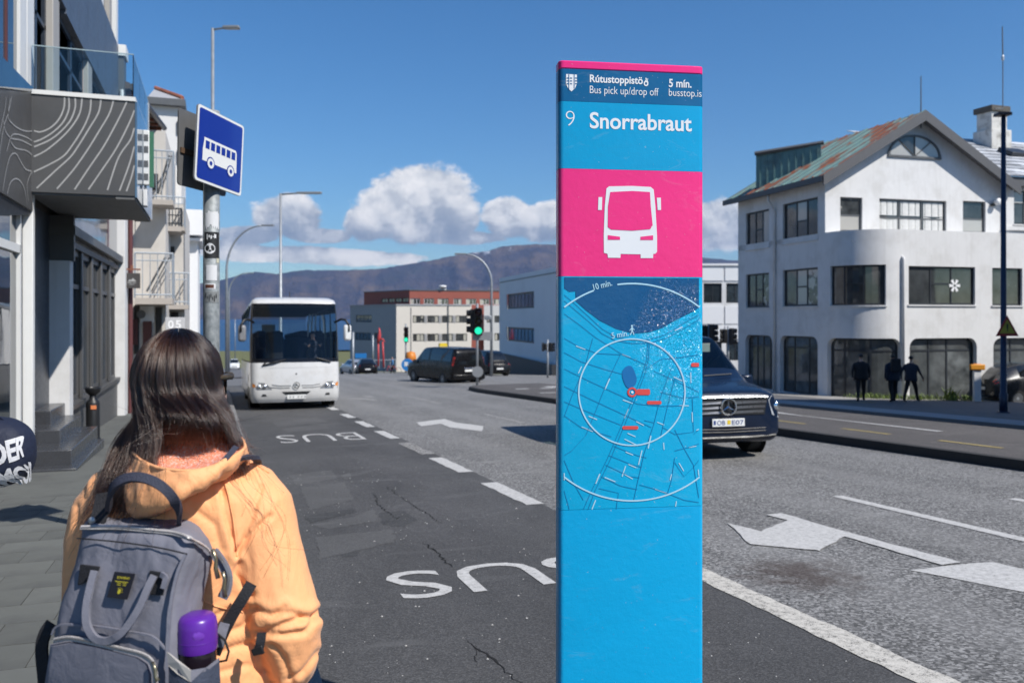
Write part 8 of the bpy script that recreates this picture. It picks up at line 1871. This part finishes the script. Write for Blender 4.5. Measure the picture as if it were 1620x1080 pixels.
def onbag(px, py, o=.003):                                       # point of the front panel seen there
    rows = [((66, 1110), (264, 1120), 1.585, 1.515), ((78, 1040), (266, 1055), 1.58, 1.512), ((83, 992), (267, 1012), 1.58, 1.518), ((100, 940), (272, 960), 1.585, 1.525), ((117, 893), (283, 910), 1.59, 1.535), ((125, 862), (294, 880), 1.592, 1.540), ((131, 836), (302, 852), 1.597, 1.553), ((136, 828), (303, 838), 1.612, 1.585)]
    def yat(rw): f = (px - rw[0][0]) / (rw[1][0] - rw[0][0]); return rw[0][1] + (rw[1][1] - rw[0][1]) * f, rw[2] + (rw[3] - rw[2]) * min(1.15, max(-.1, f))
    pr_ = None
    for rw in rows:
        y, d = yat(rw)
        if pr_ and y <= py <= pr_[0]: f = (py - y) / (pr_[0] - y); return w(px, py, d + (pr_[1] - d) * f - .004 - o)
        pr_ = (y, d)
    return w(px, py, (yat(rows[0])[1] if py > 1000 else yat(rows[-1])[1]) - .004 - o)
def onside(px, py, o=.004):
    f = min(1.2, max(0, (px - 270) / 72)); return w(px, py, 1.522 + .13 * f - .006 - o)
m1 = 1 / 870
strap('main_zip', [onbag(128, 834), onbag(150, 834), onbag(186, 834, .004), onbag(220, 837, .004), onbag(249, 840, .004), onbag(275, 843, .005), w(297, 850, 1.548), w(313, 858, 1.572), w(327, 867, 1.60), w(338, 880, 1.63)], 7 * m1, ZIPM, bpk, .004, (0, -.75, .65))
strap('zip_teeth', [onbag(128, 834, .006), onbag(186, 834, .007), onbag(249, 840, .007), onbag(275, 843, .008), w(297, 850, 1.543), w(313, 858, 1.567), w(327, 867, 1.595), w(338, 880, 1.625)], 2 * m1, mat('zip_grey', (.25, .24, .24), .4, .6), bpk, .002, (0, -.75, .65))
for q in ([(336, 868), (342, 884), (341, 898), (345, 914)], [(352, 904), (356, 916), (354, 930), (356, 944)]): MB().tube([w(x, y, 1.60 - .0 * k) for k, (x, y) in enumerate(q)], [.004, .003, .004, .0045], 6).build('zip_pull', BRASS, bpk, smooth=True)
strap('zip_end_tab', [w(338, 872, 1.635), w(352, 892, 1.625), w(360, 912, 1.62), w(358, 932, 1.62), w(352, 944, 1.62)], 16 * m1, BAGM, bpk, .010, (.3, -.9, 0)); strap('zip_end_tape', [w(341, 872, 1.626), w(355, 892, 1.614), w(362, 912, 1.610), w(358, 936, 1.612)], 4 * m1, mat('zip_grey', (.25, .24, .24), .4, .6), bpk, .004, (.3, -.9, 0))
strap('top_seam', [onbag(122, 851), onbag(170, 855, .0035), onbag(220, 861, .0035), onbag(262, 868, .0035), onbag(296, 876)], 2 * m1, DARKW, bpk, .0015)
strap('side_piping', [onbag(294, 876, .001), onbag(283, 900, .001), onbag(275, 930, .001), onbag(270, 960, .001), onbag(266, 1010, .001), onbag(265, 1060, .001), onbag(265, 1100, .001)], 4.5 * m1, BAGM, bpk, .006)
strap('grab_handle', [w(172, 806, 1.645), w(174, 782, 1.575), w(184, 765, 1.55), w(206, 755, 1.545), w(232, 757, 1.543), w(256, 769, 1.545), w(274, 788, 1.555), w(282, 808, 1.58), w(284, 824, 1.615)], 15 * m1, NAVY, bpk, .008, (0, -.8, .55))
for tq in ([(126, 892), (158, 896), (152, 915), (122, 926)], [(236, 902), (262, 906), (258, 942), (233, 940)]): MB().slab([onbag(x, y, .004) for x, y in tq][::-1], (0, -1, 0), .004).build('handle_tab', DARKW, bpk, bevel=.002)
strap('front_handle', [onbag(150, 902, .012), onbag(143, 928, .016), onbag(137, 960, .02), onbag(138, 988, .022), onbag(150, 1008, .022), onbag(168, 1013, .022), onbag(188, 1004, .022), onbag(206, 984, .02), onbag(222, 958, .018), onbag(234, 930, .016), onbag(244, 910, .012)], 11 * m1, BAGM, bpk, .007)
strap('handle_end', [onbag(255, 908, .010), onbag(262, 914, .012), onbag(258, 930, .010)], 8 * m1, BAGM, bpk, .005)
lbq = [(181, 904), (213.5, 907.5), (201, 948), (169, 944)]; lab = MB().slab([onbag(x, y, .0065) for x, y in lbq][::-1], (0, -1, 0), .002).build('label_patch', mat('label_black', (.010, .009, .014), .6), bpk)
YLB = mat('label_yellow', (.55, .46, .03), .5)
lu = (onbag(213.5, 907.5, .008) - onbag(181, 904, .008)).normalized(); lv = (onbag(181, 904, .008) - onbag(169, 944, .008)).normalized()
mb = MB(); text_on(mb, 'SUNVENO', onbag(184.5, 914.5, .0078), lu, lv, width=23 * m1 * 1.02, height=4.2 * m1, bold=.02); mb.build('label_lettering', YLB, lab)
mb = MB()
for x0, x1, y in ((181.5, 206, 919), (185, 192, 921.8), (193.5, 201, 922.6), (185, 192, 924.8), (194, 200, 925.6)): a = onbag(x0, y, .0078); mb.add([a, a + lu * (x1 - x0) * m1, a + lu * (x1 - x0) * m1 + lv * 1.1 * m1, a + lv * 1.1 * m1], [(0, 1, 2, 3)])
cpt = onbag(188.5, 935, .0078); mb.add([cpt + lu * 3.0 * m1 * math.cos(q) + lv * 4.0 * m1 * math.sin(q) for q in [2 * math.pi * k / 10 for k in range(10)]], [tuple(range(10))])
for q in (R(-5), R(30), R(62), R(95), R(125)): d = lu * math.cos(q) + lv * math.sin(q); s_ = (lv * math.cos(q) - lu * math.sin(q)) * .45 * m1; mb.add([cpt + d * 4.3 * m1 - s_, cpt + d * 6.6 * m1 - s_, cpt + d * 6.6 * m1 + s_, cpt + d * 4.3 * m1 + s_], [(0, 1, 2, 3)])
mb.build('label_print', YLB, lab)
# lower pocket with zip
pk = MB(); pkr = []
def pkline(o): return [onbag(86, 1012, o), onbag(110, 1009, o), onbag(150, 1016, o), onbag(190, 1026, o), onbag(222, 1034, o), onbag(238, 1044, o), onbag(245, 1062, o), onbag(246, 1085, o), onbag(246, 1115, o)]
ptsp = [(80, 1018), (110, 1012), (150, 1019), (190, 1029), (220, 1037), (236, 1048), (242, 1065), (242, 1090), (242, 1119), (150, 1116), (66, 1112), (74, 1060)]
cpk = Vector((0, 0, 0)); base = [onbag(x, y, .002) for x, y in ptsp]; top = [onbag(150 + (x - 150) * .93, 1075 + (y - 1075) * .93, .024) for x, y in ptsp]
MB().loft([base, [b.lerp(t_, .5) + Vector((0, -.006, 0)) for b, t_ in zip(base, top)], top]).build('front_pocket', BAGM, bpk, angle=60)
strap('pocket_zip', pkline(.020), 7 * m1, ZIPM, bpk, .004); strap('zip_teeth', pkline(.0235), 2 * m1, mat('zip_grey', (.25, .24, .24), .4, .6), bpk, .002)
strap('pocket_fold', [onbag(82, 1003, .004), onbag(95, 988, .006), onbag(150, 990, .006), onbag(200, 998, .006), onbag(240, 1006, .006), onbag(262, 1026, .004)], 3 * m1, BAGM, bpk, .004)
MB().tube([onbag(241, 1046, .03), onbag(246, 1058, .032), onbag(246, 1070, .03), onbag(250, 1076, .03)], [.003, .0035, .003, .0045], 6).build('zip_pull', BRASS, bpk, smooth=True)
# side pocket and shoulder straps
sp = [(265, 1030), (302, 1050), (340, 1036)]
ro = [w(264, 1029, 1.510), w(282, 1045, 1.500), w(303, 1059, 1.496), w(326, 1055, 1.512), w(347, 1039, 1.556)]; rb = [w(262, 1132, 1.512), w(282, 1142, 1.496), w(303, 1148, 1.490), w(326, 1143, 1.506), w(350, 1130, 1.556)]
MB().loft([rb, [a.lerp(b, .5) + Vector((.002, -.004, 0)) for a, b in zip(rb, ro)], ro], closed=False).build('side_pocket', mat('navy_mesh', (.045, .055, .085), .75, var=.3, scale=60, bump=.3, bscale=200), bpk, smooth=True)
MB().slab([ro[0] + Vector((0, -.002, .0)), ro[1] + Vector((0, -.003, 0)), ro[2] + Vector((0, -.003, 0)), ro[2] + Vector((0, -.004, -.020)), ro[1] + Vector((0, -.004, -.021)), ro[0] + Vector((0, -.003, -.021))], (0, -1, 0), .002).build('pocket_band', mat('pale_tape', (.44, .41, .37), .7), bpk)
MB().slab([ro[2] + Vector((0, -.003, 0)), ro[3] + Vector((0, -.003, 0)), ro[4] + Vector((0, -.003, 0)), ro[4] + Vector((0, -.004, -.024)), ro[3] + Vector((0, -.004, -.022)), ro[2] + Vector((0, -.004, -.020))], (0, -1, 0), .002).build('pocket_band', BAGM, bpk)
strap('shoulder_strap', [w(352, 735, 1.665), w(366, 726, 1.672), w(386, 722, 1.69), w(404, 724, 1.74), w(408, 735, 1.80)], 13 * m1, NAVY, bpk, .008, (0, -.7, .7))
strap('lower_strap', [w(398, 922, 1.652), w(384, 946, 1.640), w(368, 972, 1.636), w(352, 1004, 1.634), w(340, 1034, 1.64)], 19 * m1, DARKW, bpk, .004, (.2, -1, 0)); strap('strap_end', [w(356, 985, 1.630), w(350, 1004, 1.625), w(346, 1022, 1.625)], 16 * m1, BAGM, bpk, .005, (.2, -1, 0))
MB().tube([w(344, 1002, 1.62), w(356, 1012, 1.615), w(362, 1030, 1.615), w(358, 1044, 1.615), w(346, 1046, 1.62)], .0022, 6).build('cord', DARKW, bpk, smooth=True)
strap('waist_strap', [w(414, 1000, 1.655), w(412, 1016, 1.645), w(408, 1030, 1.645)], 15 * m1, DARKW, bpk, .004); MB().slab([w(396, 1028, 1.64), w(414, 1020, 1.64), w(418, 1034, 1.64), w(400, 1038, 1.64)][::-1], (0, -1, 0), .006).build('buckle', BLACKP, bpk, bevel=.002)
strap('back_strap', [w(82, 985, 1.66), w(72, 1000, 1.655), (w(66, 1025, 1.655)), w(70, 1075, 1.655), w(72, 1110, 1.655)], 20 * m1, DARKW, bpk, .006)
MB().lathe([(.0065, 0), (.0065, .004), (.004, .006), (.0, .006)], 12, axis='y').build('rivet', STEEL, bpk, smooth=True).location = onbag(144.5, 823, .012)
strap('upper_strap', [w(150, 835, 1.62), w(158, 812, 1.63), w(165, 780, 1.66)], 26 * m1, DARKW, bpk, .006, (0, -.9, .3))
# the bottle in its side pocket
cb_ = w(312, 1020, 1.565); bt = thing('water_bottle', 'dark water bottle with purple cap in the side pocket of the grey backpack', 'bottle', Vector((f0.x, f0.y, gw)) + Matrix.Rotation(-YAW, 3, 'Z') @ cb_, -YAW)
kb_ = 1.575 / F; PURP = mat('purple_plastic', (.105, .020, .30), .32, var=.06, spec=.5)
MB().lathe([(29.5 * kb_, -6 * kb_), (30.5 * kb_, 0), (30.5 * kb_, 30 * kb_), (28.5 * kb_, 42 * kb_), (24 * kb_, 48 * kb_), (12 * kb_, 50.5 * kb_), (.0005, 51 * kb_)], 36).build('cap', PURP, bt, angle=50)
mb = MB(); mb.loft([[Vector((15 * kb_ * math.cos(q) * s + 6 * kb_, -29.5 * kb_ - 1.8 * kb_ * (1 - s) + abs(math.cos(q)) * s * 4 * kb_, 24 * kb_ + 7.5 * kb_ * math.sin(q) * s)) for q in [2 * math.pi * k / 20 for k in range(20)]] for s in (1.0, .92, .8, .4, .05)]); mb.build('thumb_rest', mat('purple_light', (.16, .045, .40), .28), bt, smooth=True)
MB().lathe([(31 * kb_, 10 * kb_), (31.2 * kb_, 10.6 * kb_), (30.8 * kb_, 11.4 * kb_)], 36, cap=False).build('cap_groove', PURP, bt, smooth=True)
MB().lathe([(28 * kb_, -150 * kb_), (29 * kb_, -140 * kb_), (29 * kb_, -12 * kb_), (27.5 * kb_, -5 * kb_)], 30).build('flask', mat('dark_flask', (.012, .008, .012), .18, spec=.6), bt, angle=40)

# ---------------------------------------------------------------- the sports bag at the left edge, on the shoulder of a passer-by outside the picture
db = 4.3; c0 = P(-26, 715, db); rtv = Vector((CY, -SY, 0)); fwv = Vector((SY, CY, 0))
sb2 = thing('sports_bag', 'navy sports bag with big white lettering at the left edge of the pavement', 'bag', tuple(c0), -YAW)
kq = db / F
def bagpt(px, py, o=0.):                                          # on the bulging side of the bag
    u = (px + 26) / 78.; v = (715 - py) / 57.; r2 = min(.999, abs(u) ** 2.6 + abs(v) ** 2.6); dpt = .15 * (1 - r2) ** .5; return Vector(((px + 26) * kq, -dpt - o, (715 - py) * kq))
mb = MB(); rings = []
for i in range(15):
    ph = -math.pi / 2 + math.pi * i / 14; cz = math.sin(ph); cr2 = math.cos(ph)
    f2 = lambda q, e: math.copysign(abs(q) ** e, q)
    rings.append([Vector((78 * kq * f2(math.cos(q), .77) * f2(cr2, .77), .15 * f2(math.sin(q), .77) * f2(cr2, .77), 57 * kq * f2(cz, .77))) for q in [2 * math.pi * k / 32 for k in range(32)]])
NVB = mat('navy_bag_cloth', (.008, .013, .035), .7, var=.25, scale=14, bump=.35, bscale=30)
o = mb.loft(rings).build('bag_body', NVB, sb2, smooth=True); wrinkle(o, 1, [(.003, 14, (1, 1, 1))])
LTW = mat('bag_lettering_white', (.62, .62, .64), .7, var=.1, scale=40, bump=.2)
bagbvh = BVHTree.FromPolygons([v.co[:] for v in o.data.vertices], [tuple(q.vertices) for q in o.data.polygons])
def bagword(s, x0, y0, wd, ht, rot):
    v, f = text_geo(s, .035, 3, .92); v = v.copy(); lo, hi = v.min(0), v.max(0); v = (v - lo) / (hi - lo)
    bm = bmesh.new(); vs = [bm.verts.new((a * wd, b * ht, 0)) for a, b in v]
    for q in f:
        try: bm.faces.new([vs[i] for i in q])
        except ValueError: pass
    bmesh.ops.triangulate(bm, faces=bm.faces); bmesh.ops.subdivide_edges(bm, edges=[e for e in bm.edges if e.calc_length() > 6], cuts=2, use_grid_fill=False); bmesh.ops.triangulate(bm, faces=bm.faces)
    for q in bm.verts:
        a, b = q.co.x, q.co.y; X = x0 + a * math.cos(rot) - b * math.sin(rot); Y = y0 - a * math.sin(rot) - b * math.cos(rot)
        if X > 28: X = 28 + 24 * (1 - math.exp(-(X - 28) / 24))
        hit = bagbvh.ray_cast(Vector(((X + 26) * kq, -1, (715 - Y) * kq)), Vector((0, 1, 0))); q.co = (hit[0] + hit[1] * .004) if hit[0] is not None else bagpt(X, Y, .004)
    me = bpy.data.meshes.new('lettering'); bm.to_mesh(me); bm.free(); me.materials.append(LTW); ob = bpy.data.objects.new('lettering', me); COL.objects.link(ob); ob.parent = sb2
bagword('UNDER', -34, 741, 108, 35, R(12)); bagword('ARMOUR', -26, 771, 136, 32, R(5))
strap('carry_strap', [Vector((40 * kq, -.02, 42 * kq)), Vector((20 * kq, -.05, 58 * kq)), Vector((-15 * kq, -.06, 54 * kq)), Vector((-45 * kq, -.05, 70 * kq)), Vector((-75 * kq, .02, 130 * kq)), Vector((-80 * kq, .05, 190 * kq))], .04, NVB, sb2, .008); strap('pale_trim', [bagpt(-12, 684, .012), bagpt(8, 690, .012), bagpt(20, 691, .012)], .010, mat('pale_tape', (.44, .41, .37), .7), sb2, .003)
pp = P(-125, HY, 4.5); gpp = HT(pp.x, pp.y) + .12; ob_ = thing('person', 'passer-by in dark clothes just beyond the left edge carrying the navy sports bag', 'person', (pp.x, pp.y, gpp), -YAW + R(10)); J, E = skel(1.0, .2); human(J, E, 'pelvis', 'body', [SKIN, BLACKC, TROUS, SHOE], mi_std, ob_, 1)
MB().loft([[Vector((rx * 1.15 * math.cos(q), ry * math.sin(q), z)) for q in [2 * math.pi * j / 18 for j in range(18)]] for z, rx, ry in ((.80, .195, .145), (.90, .20, .15), (1.05, .185, .14), (1.2, .20, .145), (1.33, .215, .14), (1.43, .17, .105), (1.485, .085, .08))]).build('jacket', BLACKC, ob_, smooth=True); hair_cap(ob_, (0, .015, 1.67), .086, .105, .095, DHAIR)
# ------------------------------------------------------------------ air over the bay
hz = MB().box(-9500, 14500, -150, 12500, -19.5, 1150).build('haze', []); hz['kind'] = 'stuff'
m = bpy.data.materials.new('haze_air'); m.use_nodes = True; t = NT(m.node_tree); t.n.clear()
pv = t.new('ShaderNodeVolumePrincipled', Color=(.38, .58, 1.0, 1), Density=.000045, Anisotropy=.2)
t.l.new(pv.outputs[0], t.new('ShaderNodeOutputMaterial').inputs['Volume']); hz.data.materials.clear(); hz.data.materials.append(m)
